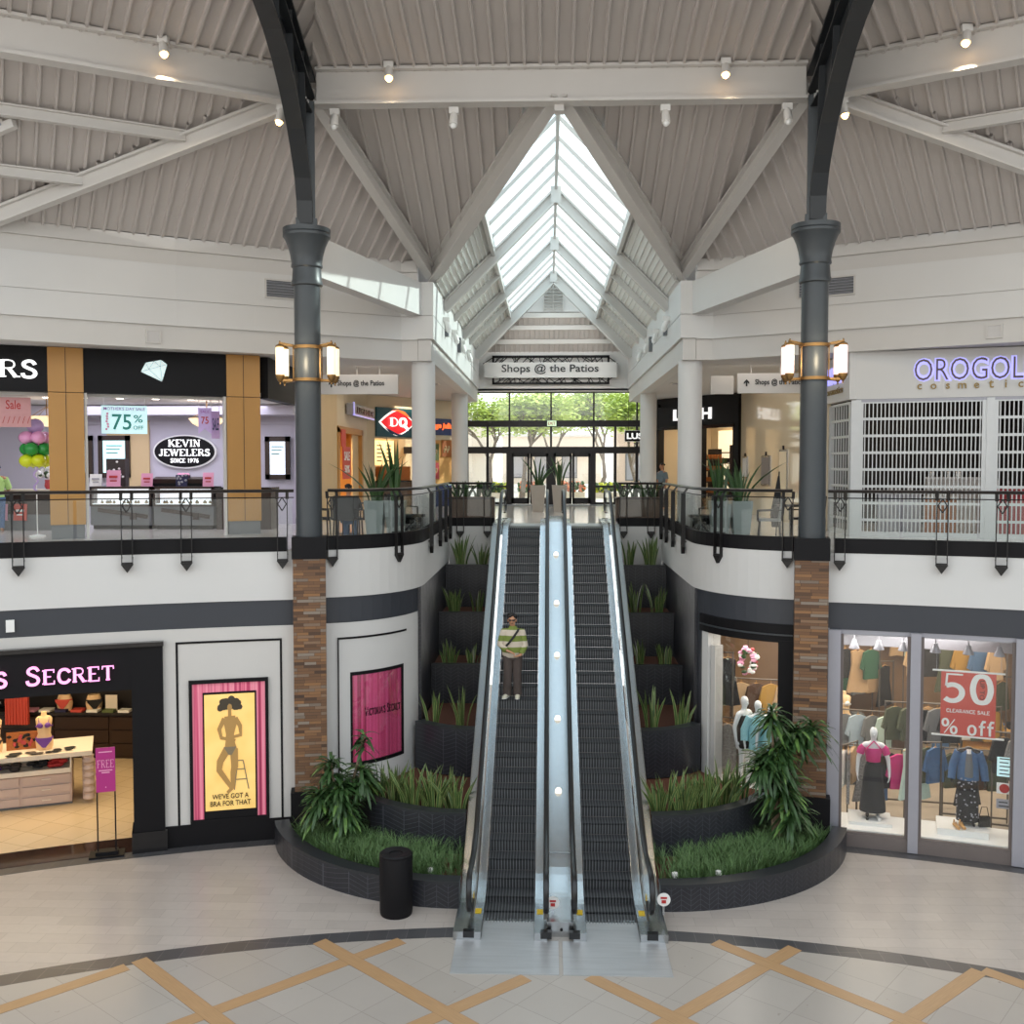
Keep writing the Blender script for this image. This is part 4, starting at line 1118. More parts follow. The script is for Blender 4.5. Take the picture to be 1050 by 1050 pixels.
    while cnt < 520:
        x, y = random.uniform(1.7, 5.3), random.uniform(16.7, 20.2)
        if not inbed(x, y): continue
        if x < 2.1 and random.random() < .75: continue
        cnt += 1
        for j in range(12):
            a = random.uniform(0, 2 * pi); L = random.uniform(.28, .62); w = .0075
            d = Vector((cos(a), sin(a), 0)); sdv = Vector((-sin(a), cos(a), 0)) * w
            p = Vector((s * x + random.uniform(-.04, .04), y + random.uniform(-.04, .04), .27))
            b = len(mb.v); reach = L * random.uniform(.25, .6)
            for t in (0, .35, .7, 1.):
                q = p + d * (reach * t ** 1.4) + Vector((0, 0, L * (t * 1.05 - .42 * t * t)))
                ww = sdv * (1 - .85 * t)
                mb.v += [tuple(q - ww), tuple(q + ww)]
            for k in range(3):
                mb.f.append((b + 2 * k, b + 2 * k + 1, b + 2 * k + 3, b + 2 * k + 2)); mb.mi.append(0)
    g = mb.build('grass', MT['grass']); g['kind'] = 'stuff'
    tag(g, 'dark green grassy ground cover filling the lowest bed %s of the escalators' % pos, 'ground cover')
    for (x, y) in ((1.95, 17.1), (2.7, 17.2)) if s > 0 else ((2.2, 17.15),):
        solo('garden_light', MB().lathe([(.03, 0), (.03, .12), (.05, .13), (.05, .19), (.001, .21)], (s * x, y, .28), 12), MT['white_lamp'], 'small white fitting in the lowest bed %s of the escalators, %s' % (pos, 'close to the handrail' if x < 2.5 else 'further from the handrail'), 'garden light', smooth=True)

# drooping dracaenas at both ends
def dracaena(x, y, z, H, crowns, lab, seed, trunk=True):
    random.seed(seed)
    t = thing('dracaena', lab, 'shrub', (x, y, z))
    st = MB(); lf = MB()
    for (cx, cy, ch, nl, L) in crowns:
        st.tube([(0, 0, 0), (cx * .3, cy * .3, ch * .4), (cx, cy, ch)], [.035, .03, .02], 6)
        for i in range(nl):
            a = random.uniform(0, 2 * pi); el = random.uniform(-.5, 1.25); l = L * random.uniform(.7, 1.1)
            hz = ch + random.uniform(-.28, .06)
            d = Vector((cos(a), sin(a), 0)); sdv = Vector((-sin(a), cos(a), 0))
            p = Vector((cx, cy, hz)); b = len(lf.v)
            ring = []
            for t_ in (0, .2, .45, .7, .88, 1.):
                q = p + d * (l * cos(el * .6) * t_) + Vector((0, 0, l * (sin(el) * t_ - .62 * t_ ** 2)))
                w = .032 * (.4 + 2.2 * t_ * (1 - t_) + .1) * (1 if t_ < 1 else .05)
                ring.append((q - sdv * w, q + Vector((0, 0, -.008)), q + sdv * w))
            lf.v += [tuple(v) for r in ring for v in r]
            mi = 1 if random.random() < .14 else 0
            for k in range(5):
                for j in (0, 1):
                    o = b + 3 * k + j
                    lf.f.append((o, o + 1, o + 4, o + 3)); lf.mi.append(mi)
    part(t, 'stem', st, 'bark', True, world=False)
    part(t, 'foliage', lf, ['leaf_dr', 'leaf_lite'], world=False)
    return t
dracaena(4.02, 18.8, .28, 2.4, [(0, 0, 1.85, 150, .55), (.35, .1, 2.15, 120, .5), (-.3, -.1, 1.65, 110, .5), (.1, 0, 1.2, 130, .6), (.25, -.1, .8, 90, .55), (-.1, 0, 2.5, 70, .42), (.66, .15, 2.25, 70, .5)], 'tall drooping dracaena shrub in front of the clothing shop corner window', 21)
dracaena(-4.05, 18.7, .28, 2.0, [(0, 0, 1.1, 150, .5), (.35, .2, 1.35, 90, .45), (-.35, -.1, .95, 100, .5), (.1, -.1, .65, 100, .45), (.38, .3, 1.95, 34, .32), (-.2, .1, 1.5, 60, .42)], 'bushy dracaena shrub beside the stone column and the pink window', 22)

# bin
b = thing('litter_bin', 'black cylindrical litter bin standing before the planter bed', 'bin', (-2.68, 16.42, 0))
part(b, 'body', MB().lathe([(.255, .0), (.265, .03), (.265, .05), (.27, .08), (.27, .96), (.262, .985)], n=32), 'black', True, world=False)
part(b, 'rim', MB().lathe([(.268, .97), (.27, 1.0), (.245, 1.025), (.12, 1.0), (.115, .94)], n=32), 'black', True, world=False)
part(b, 'opening', MB().lathe([(.001, .955), (.118, .955), (.118, .96)], n=24), 'black_gloss', True, world=False)
# ------------------------------------------------------------------ balustrades
RT = 6.85
def railing(label, path, balusters, glass_breaks, closed_ends=True):
    """path: plan points of the rail; balusters: (x, y, tx, ty, nx, ny) with n towards the void"""
    p0 = path[0]
    t = thing('balustrade', label, 'balustrade', (p0[0], p0[1], 5.7))
    part(t, 'handrail', MB().tube([(x, y, RT) for x, y in path], .043, 8, sq=(1.1, .75)), 'rail', True)
    part(t, 'under_rail', MB().tube([(x, y, RT - .13) for x, y in path], .012, 6), 'iron', True)
    # glass panels between breaks (indices along path length)
    P = [Vector(p) for p in path]
    cum = [0.]
    for a, b in zip(P, P[1:]): cum.append(cum[-1] + (b - a).length)
    def at(s):
        s = min(max(s, 0), cum[-1])
        for i in range(len(P) - 1):
            if s <= cum[i + 1] + 1e-9:
                f = (s - cum[i]) / max(1e-9, cum[i + 1] - cum[i]); return P[i].lerp(P[i + 1], f)
    n = glass_breaks
    for k in range(n):
        s0, s1 = cum[-1] * k / n + .03, cum[-1] * (k + 1) / n - .03
        q = [at(s0)] + [P[i] for i in range(len(P)) if s0 + .01 < cum[i] < s1 - .01] + [at(s1)]
        part(t, 'glass_panel', MB().wall([(v.x, v.y) for v in q], 5.94, RT - .15, .012), 'glass_rail')
    for (x, y, tx, ty, nx, ny) in balusters:
        def W(a, o, z): return Vector((x + tx * a + nx * o, y + ty * a + ny * o, z))
        m = MB()
        for a in (-.095, .095):
            m.bar(W(a, .09, 5.5), W(a, .09, 6.72), .016, .075, up=(nx, ny, 0))
            m.bar(W(a, .09, 6.70), W(a, 0, RT - .02), .016, .06, up=(tx, ty, 0))
        fr = ((x + nx * .09, y + ny * .09, 0), (tx, ty, 0), (0, 0, 1))
        dz, c = .13, 6.60
        dm = [(0, c + dz), (.08, c), (0, c - dz), (-.08, c)]
        for i in range(4):
            a, b2 = dm[i], dm[(i + 1) % 4]
            m.bar(W(a[0], .09, a[1]), W(b2[0], .09, b2[1]), .02, .016, up=(nx, ny, 0))
        m.bar(W(-.1, .09, 5.52), W(.1, .09, 5.52), .06, .03)
        m.plate([(-.112, 5.5), (.112, 5.5), (0, 5.34)], fr, -.04, .04)
        for z in (5.97, 5.62):
            for a in (-.095, .095): m.bar(W(a, .09, z), W(a, -.02, z), .02, .02)
        part(t, 'baluster', m, 'iron')
    return t
def bal_arc(th):
    x, y = pol(th, 22.97); a = radians(th)
    return (x, y, cos(a), -sin(a), -sin(a), -cos(a))
def bal_ell(t, s):
    a = radians(t); x = s * (5.13 + 2.15 * cos(a)); y = 22.5 + 2.4 * sin(a)
    n = Vector((cos(a) / 2.2, sin(a) / 2.45)).normalized()
    return (x, y, s * -n.y, n.x, s * n.x, n.y)
railing('glass balustrade with black iron balusters before the jewellery shop', arc(-12.95, -36, 23.04), [bal_arc(t) for t in (-13.5, -17.95, -20.6, -25.2, -29.5, -33)], 7)
railing('glass balustrade with black iron balusters before the shuttered cosmetics shop', arc(12.95, 36, 23.04), [bal_arc(t) for t in (13.5, 18.0, 20.5, 25.2, 29.5, 33)], 7)
for s, w in ((-1, 'dairy bar side'), (1, 'soap shop side')):
    path = ell(255, 180, -.04, s) + [(s * 2.97, 23.5), (s * 2.97, 25), (s * 2.97, 26.5), (s * 2.97, 28.2)]
    bl = [bal_ell(t, s) for t in (253, 214.6)] + [(s * 2.95, y, 0, 1, -s, 0) for y in (23.3, 25.2, 26.6, 27.8)]
    railing('curving glass balustrade along the escalator opening on the %s' % w, path, bl, 6)
    path = [(s * 2.97, 28.24), (s * 1.72, 28.24)]
    railing('short straight glass balustrade above the topmost planter on the %s' % w, path, [(s * x, 28.2, 1, 0, 0, -1) for x in (2.62, 1.87)], 1)

# wall lamps round the columns
def sconce(x, lab, mats4):
    t = thing('column_lamp', lab, 'lamp', (x, 19.85, 8.9))
    for z in (9.63, 9.0):
        m = MB(); pts = []
        m.lathe([(.262, -.03), (.29, -.03), (.29, .03), (.262, .03)], (0, 0, z - 8.9), 28)
        part(t, 'collar', m, 'bronze', True, world=False)
    for i in range(4):
        a = radians(32 + 90 * i + (0 if x < 0 else 26))
        a = radians((-28, 28, 152, 208)[i])       # two lamps to the court, two to the shops
        px, py = .53 * cos(a) if False else .50 * (1 if i in (0, 1) else -1) * 1.0, (.17, -.17)[i % 2] * (1 if i in (0, 1) else -1)
        ar = MB().bar((px * .52, py * .45, .1), (px * .52, py * .45, .76), .02, .02)
        for z in (9.66, 9.0):
            ar.bar((px * .5, py * .8 * .5, z - 8.9), (px * 1.04, py * 1.04, z - 8.9 + (.04 if z > 9.3 else -.02)), .035, .04)
        ar.lathe([(.001, -.1), (.02, -.09), (.012, -.06), (.05, -.02), (.085, .05), (.085, .09)], (px, py, .1), 14)
        ar.lathe([(.085, 0), (.085, .03), (.03, .06), (.014, .07), (.014, .12), (.001, .13)], (px, py, .72), 14)
        a_ = part(t, 'arm', ar, 'bronze', True, world=False)
        m = MB().lathe([(.075, .18), (.083, .2), (.083, .7), (.075, .72)], (px, py, 0), 18)
        part(t, 'lamp_shade', m, mats4[i], True, world=False, label='lit opal glass tube')
    return t
sconce(-4.87, 'bronze lamp ring with four lit glass tubes around the column by the jewellery shop', ['lamp_tube', 'lamp_tube', 'lamp_tube', 'lamp_tube'])
sconce(4.87, 'bronze lamp ring with four lit glass tubes around the column by the cosmetics shop', ['lamp_tube_pink'] * 4)

# spotlights on the ring beams
def spot(x, y, z, lit, lab, aim=(0, -1), grp='spotlights on the roof steel'):
    t = thing('spotlight', lab, 'spotlight', (x, y, z), group=grp)
    part(t, 'junction_box', MB().bx(-.09, .09, -.06, .06, .02, .14), 'white_lamp', world=False)
    d = Vector((aim[0], aim[1], -1.3)).normalized()
    a = Vector((0, -.02, 0)); b = a + d * .22
    part(t, 'housing', MB().tube([a - d * .03, a + d * .02, b], [.06, .075, .085], 14), 'white_lamp', True, world=False)
    part(t, 'bulb', MB().ball(tuple(b + d * .015), .062, 12), 'bulb' if lit else 'white_plain', True, world=False, label='glowing bulb' if lit else None)
    part(t, 'bracket', MB().bar((0, 0, .02), (0, -.02, -.1), .03, .02), 'white_lamp', world=False)
spot(-3.22, 19.62, 14.82, True, 'lit spotlight on the central ring beam nearer the lingerie shop column', (.1, -.6))
spot(3.1, 19.62, 14.80, True, 'lit spotlight on the central ring beam nearer the clothing shop column', (-.1, -.6))
def on_ring(s, d): return CL[s] + Vector((s * .866, -.5, 0)) * d + Vector((-s * .09, -.16, -.12))
for s, d, w in ((-1, 2.75, 'lingerie shop'), (1, 2.72, 'clothing shop')):
    p = on_ring(s, d); spot(p.x, p.y, p.z, True, 'lit spotlight on the outer ring beam over the %s' % w, (-s * .3, -.5))
    q = CL[s] + Vector((s * .55, -.12, -.83)); spot(q.x, q.y, q.z, True, 'lit spotlight tucked under the ring beam beside the column over the %s' % w, (s * .2, -.3))
    spot(s * 4.28, 19.75, 14.0, False, 'unlit white spotlight under the ring beam next to the column at the %s' % w, (s * .05, -.4))
    spot(s * 2.0, 19.75, 14.0, False, 'unlit white spotlight under the ring beam towards the gable on the %s side' % w, (s * .05, -.4))
    for k, y in enumerate((27.8, 30.4, 33.0, 35.6)):
        spot(s * 2.96, y, 11.2 - .0 * k, False, '%s white spotlight on the corridor side wall counted from the court, %s side' % (ORD[k], w), (-s * .4, 0))
    for k, y in enumerate((28.4, 32.4)):
        solo('mounted_loudspeaker', MB().bx(*sorted((s * 3.05, s * 2.95)), y - .11, y + .11, 10.9, 11.35), MT['plinth'], 'small grey loudspeaker on the corridor side wall, %s, %s side' % (('nearer the court', 'further down the corridor')[k], w), 'loudspeaker')
# vents and hatches on the bulkhead
def on_fascia(x, s, z, w, h, d=.03):
    for (a, ya), (b, yb) in zip(FX, FX[1:]):
        if a <= x <= b:
            y = ya + (yb - ya) * (x - a) / (b - a); rz = atan2(yb - ya, b - a); break
    return (s * x, y - .02, z), rz * s
def hatch(x, s, z, w, h, name, lab, mat, off=0.):
    c, rz = on_fascia(x, s, z, w, h)
    t = thing(name, lab, 'vent' if 'vent' in name else 'access panel', (c[0], c[1] + off, c[2]), rz)
    m = MB()
    for a, b, e, f in ((-w / 2, w / 2, -h / 2 - .03, -h / 2), (-w / 2, w / 2, h / 2, h / 2 + .03), (-w / 2 - .03, -w / 2, -h / 2 - .03, h / 2 + .03), (w / 2, w / 2 + .03, -h / 2 - .03, h / 2 + .03)):
        m.bx(a, b, -.03, .03, e, f)
    part(t, 'frame', m, 'white2', world=False)
    m = MB()
    if 'vent' in name:
        for i in range(6): m.box((0, -.005, -h / 2 + h * (i + .5) / 6), (w, .03, .012), 0, 0, .5)
        part(t, 'louvre', m, mat, world=False)
        part(t, 'backing', MB().bx(-w / 2, w / 2, .0, .02, -h / 2, h / 2), 'plinth', world=False)
    else: part(t, 'panel', m.bx(-w / 2, w / 2, -.012, .02, -h / 2, h / 2), mat, world=False)
hatch(6.2, -1, 11.45, 1.25, .38, 'air_vent', 'grey air vent on the bulkhead behind the lamp column by the jewellery shop', 'mullion')
hatch(6.2, 1, 11.45, 1.25, .38, 'air_vent', 'grey air vent on the bulkhead behind the lamp column by the cosmetics shop', 'mullion')
hatch(8.95, -1, 10.2, .26, .24, 'access_panel', 'small square access panel on the bulkhead above the gem sign', 'soffit', .1)
hatch(9.3, 1, 10.2, .26, .24, 'access_panel', 'small square access panel on the bulkhead above the cosmetics sign', 'soffit', .1)
solo('wall_outlet', MB().bx(-.07, .07, -.02, .02, -.11, .11).xf(Matrix.Translation((*pol(-25.6, 22.98), 4.44)) @ Matrix.Rotation(radians(25.6), 4, 'Z')), MT['white_plain'], 'white outlet plate on the slate band over the lingerie shop', 'outlet plate')
c = thing('roof_vent', 'mesh grille hanging between the purlins at the roof edge over the lingerie shop', 'vent', (-10.2, 18.9, 13.3))
p = CL[-1] + (HL[-1] - CL[-1]) * .5
m = MB(); dr = Vector((-.866, -.5, 0)); o_ = CL[-1] + (HL[-1] - CL[-1]) * .52 + dr * 2.75 + Vector((0, 0, -.3)); ud = (HL[-1] - CL[-1]).normalized()
m.bar(o_ - ud * .9, o_ + ud * .9, .14, .16); m.bar(o_ + dr * .1 - ud * .8, o_ + dr * .1 + ud * .8, .03, .22)
part(c, 'frame', m, 'steel_white')
m = MB()
for i in range(14): m.bar(o_ + dr * (.15 + i * .14) - ud * .8, o_ + dr * (.15 + i * .14) + ud * .8, .03, .03)
for i in range(8): m.bar(o_ + dr * .15 + ud * (-.8 + i * .22), o_ + dr * 2.1 + ud * (-.8 + i * .22), .03, .02)
part(c, 'mesh', m, 'mullion')

# ------------------------------------------------------------------ lower shop fronts
def AW(t0, t1, z0, z1, r0=22.95, th=.2, mb=None):
    mb = mb or MB(); a, b = min(t0, t1), max(t0, t1)
    return mb.wall(arc(a, b, r0), z0, z1, th)
S('wall_left_lower', AW(-19.1, -13.0, .42, 4.22, 23.0).wall(arc(-42, -19.1, 23.0), 4.0, 4.22, .2), 'white2', 'white wall panel beside the lingerie shop entrance', 'wall')
S('baseboard_left', AW(-19.1, -12.9, 0, .42, 22.96, .22), 'black', 'black base under the poster panel by the lingerie shop', 'baseboard')
ol = MB().wall(arc(-18.5, -13.6, 22.985), 3.93, 3.97, .02)
ol.wall(arc(-18.52, -18.42, 22.985), .42, 3.97, .02).wall(arc(-13.68, -13.58, 22.985), .42, 3.97, .02)
S('trim_11', ol, 'black', 'thin black outline around the poster panel', 'trim')
sf = SE('wall_left_shopfront', 'black portal frame of the lingerie shop', 'wall')
part(sf, 'post', AW(-20.5, -19.1, 0, 4.0, 22.9, .6), 'black'); part(sf, 'header', AW(-42, -19.1, 3.13, 3.98, 22.92, .55), 'black')
part(sf, 'post_base', AW(-20.6, -19.0, 0, .4, 22.86, .66), 'black_gloss'); part(sf, 'header_cap', AW(-42, -19.05, 3.94, 4.02, 22.84, .5), 'black_gloss')
# light box with poster
lb = thing('poster_case', 'lit poster case between magenta curtains showing a standing figure beside a ladder', 'poster', (*pol(-16.1, 22.95), .42))
part(lb, 'frame', AW(-17.95, -14.25, 3.15, 3.22, 22.94, .05).wall(arc(-17.95, -14.25, 22.94), .42, .5, .05).wall(arc(-17.95, -17.8, 22.94), .42, 3.22, .05).wall(arc(-14.4, -14.25, 22.94), .42, 3.22, .05), 'black')
part(lb, 'curtain', AW(-17.8, -14.4, .5, 3.15, 22.985, .03), 'curtain_lit')
part(lb, 'inner_frame', AW(-17.32, -14.82, .5, 2.97, 22.965, .03), 'black')
part(lb, 'sheet', AW(-17.25, -14.9, .66, 2.93, 22.955, .01), 'poster', label='glowing yellow poster sheet')
mid = pol(-16.07, 22.94); rz = radians(16.07); fr = ((mid[0], mid[1], 0), (cos(rz), sin(rz), 0), (0, 0, 1))
def pl(pts, d=.004): return MB().plate(pts, fr, -.001, d)
def limb(path, w):
    L, R = [], []
    P = [Vector(q) for q in path]
    for i, p_ in enumerate(P):
        d = (P[min(i + 1, len(P) - 1)] - P[max(i - 1, 0)]).normalized(); n = Vector((-d.y, d.x))
        L.append(p_ + n * w[i] / 2); R.append(p_ - n * w[i] / 2)
    return [tuple(v) for v in L + R[::-1]]
fig = MB()
k_ = (-.02, .0)
fig.plate(limb([(0, 2.5), (.01, 2.35), (0, 2.15), (.0, 2.0), (.01, 1.82)], [.2, .24, .15, .17, .25]), fr, 0, .003)
fig.plate(limb([(-.05, 1.86), (-.19, 1.62), (-.21, 1.45), (-.05, 1.2), (.02, 1.08)], [.15, .13, .11, .09, .06]), fr, 0, .0035)
fig.plate(limb([(.07, 1.86), (.08, 1.5), (.05, 1.4), (.04, 1.1), (-.06, 1.0)], [.15, .13, .1, .08, .06]), fr, 0, .004)
fig.plate(limb([(-.1, 2.46), (-.2, 2.25), (-.16, 2.08), (.1, 2.02)], [.09, .08, .07, .05]), fr, 0, .005)
fig.plate(limb([(.1, 2.46), (.19, 2.3), (.2, 2.12), (-.06, 2.06)], [.09, .08, .07, .05]), fr, 0, .0055)
face_ = MB().plate([(.045 * cos(a * pi / 8), 2.67 + .07 * sin(a * pi / 8)) for a in range(16)], fr, 0, .008)
fig.plate([(-.035, 2.45), (.035, 2.45), (.03, 2.64), (-.03, 2.64)], fr, 0, .0045)
fig.add(face_.v, face_.f)
part(lb, 'figure', fig, 'poster_skin')
random.seed(5); hr = MB()
for i in range(60):
    a = random.uniform(-.3, pi + .3); q = random.uniform(.15, 1.)
    hx, hz, rr = .19 * q * cos(a), 2.69 + .15 * q * sin(a), random.uniform(.04, .065)
    hr.plate([(hx + rr * cos(k * pi / 5), hz + rr * sin(k * pi / 5)) for k in range(10)], fr, 0, .0015 + .00003 * i)
part(lb, 'hair', hr, 'poster_dark')
und = MB().plate([(-.12, 1.9), (.12, 1.9), (.03, 1.74), (-.03, 1.74)], fr, 0, .006)
part(lb, 'garment', und, 'poster_ink')
ld = MB()
for a, b in (((.14, 1.62), (.07, 1.05)), ((.24, 1.62), (.34, 1.05)), ((.14, 1.62), (.24, 1.62)), ((.12, 1.45), (.27, 1.45)), ((.1, 1.25), (.3, 1.25))):
    ld.plate(limb([a, b], [.02, .02]), fr, 0, .002)
part(lb, 'ladder', ld, 'poster_ink')
for s_, z, h, w in (("WE'VE GOT A", .89, .1, .68), ('BRA FOR THAT', .75, .1, .76)):
    part(lb, 'lettering', place(text_mb(s_, w, h, .006, bold=.01), (mid[0], mid[1] - .014, z), rz), 'black')
part(lb, 'lettering', place(text_mb('the right fit for every body', .6, .035, .006), (mid[0], mid[1] - .012, .73), rz), 'poster_ink') if False else None

# shop name over the entrance
def vs_sign():
    a0, a1 = pol(-25.0, 22.9), pol(-21.25, 22.9)
    t = thing('shop_sign', 'glowing pink roman letters over the lingerie shop entrance', 'sign', (a0[0], a0[1], 3.3))
    def put(s_, th0, th1, h):
        p0, p1 = Vector(pol(th0, 22.86)), Vector(pol(th1, 22.86)); d = p1 - p0; c = (p0 + p1) / 2
        m = serif_mb(s_, d.length, h, .05, .14, .055, .1, small=.8)
        part(t, 'lettering', place(m, (c.x, c.y, 3.34), atan2(d.y, d.x)), 'sign_pink')
    put('SECRET', -25.0, -21.25, .36); put("VICTORIA'S", -31.9, -25.75, .36)
    return t
vs_sign()

# lingerie shop interior
S('floor_shop_left', MB().prism([pol(t_, 23.75) for t_ in range(-40, -18, 1)] + [(-7.9, 25.6), (-19, 25.6)], .0, .008), 'floor_vs', 'cream tile floor inside the lingerie shop', 'floor')
S('floor_threshold', MB().wall(arc(-40, -19.2, 22.98), 0, .012, .8), 'floor_vs_dark', 'polished brown threshold tiles of the lingerie shop', 'floor')
S('wall_left_shop_back', MB().bx(-20, -7.6, 25.5, 25.7, 0, 3.7), 'brown_int', 'dark back wall inside the lingerie shop', 'wall')
S('wall_left_shop_side', MB().bx(-7.8, -7.6, 19.8, 25.6, 0, 4.2), 'brown_int', 'dark inner side wall of the lingerie shop', 'wall')
S('ceiling_shop_left', MB().prism([pol(t_, 23.4) for t_ in range(-40, -18, 2)] + [(-7.7, 25.6), (-20, 25.6)], 3.6, 3.7), 'brown_int', 'dark ceiling inside the lingerie shop', 'ceiling')
# back shelving
sh = thing('wall_shelving', 'dark drawer shelving along the back wall of the lingerie shop', 'shelving', (-12.6, 25.2, 0))
part(sh, 'cabinet', MB().bx(-15.5, -9.7, 25.0, 25.48, 0, 1.12), 'dark_wood'); part(sh, 'shelf', MB().bx(-15.5, -9.7, 24.85, 25.48, 1.14, 1.19), 'brown_int')
for i in range(4):
    for j in range(3):
        part(sh, 'drawer', MB().bx(-15.3 + i * 1.4, -13.98 + i * 1.4, 24.96, 25.0, .08 + j * .34, .38 + j * .34), 'dark_wood')
for i in range(9):
    c_ = ['pink_paper', 'white_plain', 'navy', 'sale_red', 'white_plain', 'stock_c', 'white_plain', 'red_text', 'white_plain'][i]
    solo('folded_stack', MB().bx(-13.3 + i * .4, -13.02 + i * .4, 24.88, 25.15, 1.19, 1.25), MT[c_], '%s low folded stack on the dark shelf counted from the left, %s' % (ORD[i], c_.replace('_', ' ').replace('plain', 'cotton').replace('stock c', 'olive').replace('red text', 'deep red').replace('paper', 'cotton').replace('sale red', 'red')), 'folded clothes', 'folded stacks on the back shelf')
def torso(name, loc, rz, lab, h=.8, bra='purple_bra', full=True, base=True, group=None):
    t = thing(name, lab, 'torso form', loc, rz, group)
    m = MB()
    secs = [(0, .0, .15, .10), (.06, 0, .165, .11), (.2, 0, .175, .115), (.34, 0, .125, .09), (.46, -.01, .14, .10), (.56, -.015, .155, .115), (.66, 0, .165, .09), (.7, 0, .13, .07), (.72, 0, .06, .055), (.8, 0, .05, .05), (.805, 0, .001, .001)]
    k = h / .8
    if not full: secs = [(0, 0, .15, .1), (.05, 0, .16, .11), (.16, 0, .18, .125), (.26, 0, .165, .11), (.36, 0, .13, .095), (.37, 0, .001, .001)]
    vs, fs, n = [], [], 18
    for z, y, rx, ry in secs:
        for j in range(n):
            a = 2 * pi * j / n; vs.append((rx * k * cos(a), y * k + ry * k * sin(a), z * k))
    for i in range(len(secs) - 1):
        for j in range(n): fs.append((i * n + j, i * n + (j + 1) % n, (i + 1) * n + (j + 1) % n, (i + 1) * n + j))
    m.add(vs, fs); part(t, 'form', m, 'mannequin_tan', True, world=False, ang=60)
    if full:
        b_ = MB()
        for s in (-1, 1):
            b_.ball((s * .07 * k, -.1 * k, .53 * k), (.068 * k, .05 * k, .06 * k), 12)
            b_.bar((s * .09 * k, -.11 * k, .57 * k), (s * .1 * k, -.05 * k, .69 * k), .012, .01)
            b_.bar((s * .12 * k, -.09 * k, .51 * k), (s * .165 * k, .0, .5 * k), .01, .03)
        part(t, 'bra', b_, bra, True, world=False)
    bf = MB()
    z1 = .26 * k; 
    bf.plate([(-.165 * k, z1), (.165 * k, z1), (.15 * k, z1 - .05 * k), (.03 * k, .06 * k), (-.03 * k, .06 * k), (-.15 * k, z1 - .05 * k)], ((0, -.122 * k, 0), (1, 0, 0), (0, 0, 1)), -.012, .012)
    bf.lathe([(.172 * k, z1 - .03 * k), (.172 * k, z1)], (0, 0, 0), 18, sy=.66)
    part(t, 'briefs', bf, bra, world=False)
    return t
torso('torso_form', (-12.35, 25.12, 1.19), 0, 'hip form with red briefs on the dark back shelf', .9, 'sale_red', False)
torso('torso_form', (-11.6, 25.12, 1.19), .5, 'hip form with black briefs on the dark back shelf', .9, 'black_fabric', False)
torso('torso_form', (-10.35, 25.12, 1.19), -.3, 'hip form with dark green briefs at the end of the dark back shelf', .9, 'stock_c', False)
cd = thing('price_card', 'pale upright card between the hip forms on the back shelf', 'card', (-11.15, 25.1, 1.19))
part(cd, 'card', MB().box((0, 0, .2), (.3, .02, .4)), 'table_white', world=False); part(cd, 'foot', MB().box((0, .05, .01), (.2, .12, .02)), 'table_white', world=False)
rd = thing('hanging_gown', 'red gown hanging against the dark shelving behind the purple torso form', 'gown', (-13.3, 24.6, 0.95))
g_ = MB()
for i in range(14):
    a = -.28 + i * .04; g_.bx(a, a + .035, -.05 + .02 * (i % 2), .05 + .02 * (i % 2), .0, .95 - .03 * abs(i - 7))
part(rd, 'cloth', g_, 'sale_red', world=False); part(rd, 'hanger', MB().tube([(-.2, 0, .93), (0, 0, 1.03), (.2, 0, .93)], .012, 6), 'wood_rod', world=False)
part(rd, 'rail', MB().bx(-.4, .4, -.015, .015, 1.05, 1.08), 'black', world=False)
for i in range(3):
    r_ = thing('wall_rack', '%s sloping dark display rack on the lingerie shop back wall' % ('nearest the gown', 'middle', 'furthest from the gown')[i] if False else ('sloping dark display rack of small boxes %s the red gown' % ('just left of', 'further left of', 'furthest left of')[i]), 'display rack', (-14.3 - i * 1.1, 25.3, 1.2))
    part(r_, 'back', MB().bx(-.45, .45, .05, .15, 0, 2.1), 'black', world=False)
    for j in range(6): part(r_, 'tray', MB().box((0, -.06, .2 + j * .32), (.8, .25, .03), 0, 0, .5), 'brown_int', world=False)
    for j in range(6): part(r_, 'ticket', MB().box((.2, -.2, .17 + j * .32), (.25, .01, .06)), 'table_white' if j % 2 else 'mullion', world=False)

# display table
TA = radians(23)
def tb(x, y, z=0.): return (-10.5 + x * cos(TA) - y * sin(TA), 21.55 + x * sin(TA) + y * cos(TA), z)
dt = thing('display_table', 'pale display table with rows of drawers inside the lingerie shop', 'table', tb(0, 0), TA)
part(dt, 'top', MB().bx(-4.2, .42, -.15, 1.15, 1.08, 1.18), 'table_white', world=False)
part(dt, 'body', MB().bx(-4.1, 0, .04, 1.0, .06, .74), 'drawer', world=False); part(dt, 'plinth', MB().bx(-4.1, .0, .08, .96, 0, .06), 'plinth', world=False)
part(dt, 'tray', MB().bx(-4.1, 0, -.1, .55, .74, .79).bx(-4.1, 0, -.1, -.08, .79, .84).bx(-.03, 0, -.1, .55, .79, 1.08).bx(-4.1, 0, .53, .55, .79, 1.08), 'table_white', world=False)
for i in range(4):
    for j in range(3):
        d_ = part(dt, 'drawer', MB().bx(-.98 - i * 1.0, -.04 - i * 1.0, .0, .05, .08 + j * .225, .24 + j * .225), 'drawer', world=False)
        part(d_, 'drawer_pull', MB().bx(-.6 - i * 1.0, -.42 - i * 1.0, -.02, .0, .15 + j * .225, .17 + j * .225), 'table_white', world=False)
part(dt, 'leg', MB().bx(.2, .38, .3, .6, 0, 1.08), 'drawer', world=False)
lad = MB()
for k in range(6): lad.lathe([(.12, 0), (.13, .03), (.1, .1), (.12, .15)], (.34, .02, .1 + k * .16), 12)
part(dt, 'ring_stand', lad, 'drawer', True, world=False)
torso('torso_form', tb(-.55, .35, 1.18), TA, 'torso form in a purple bra and briefs on the display table', .82)
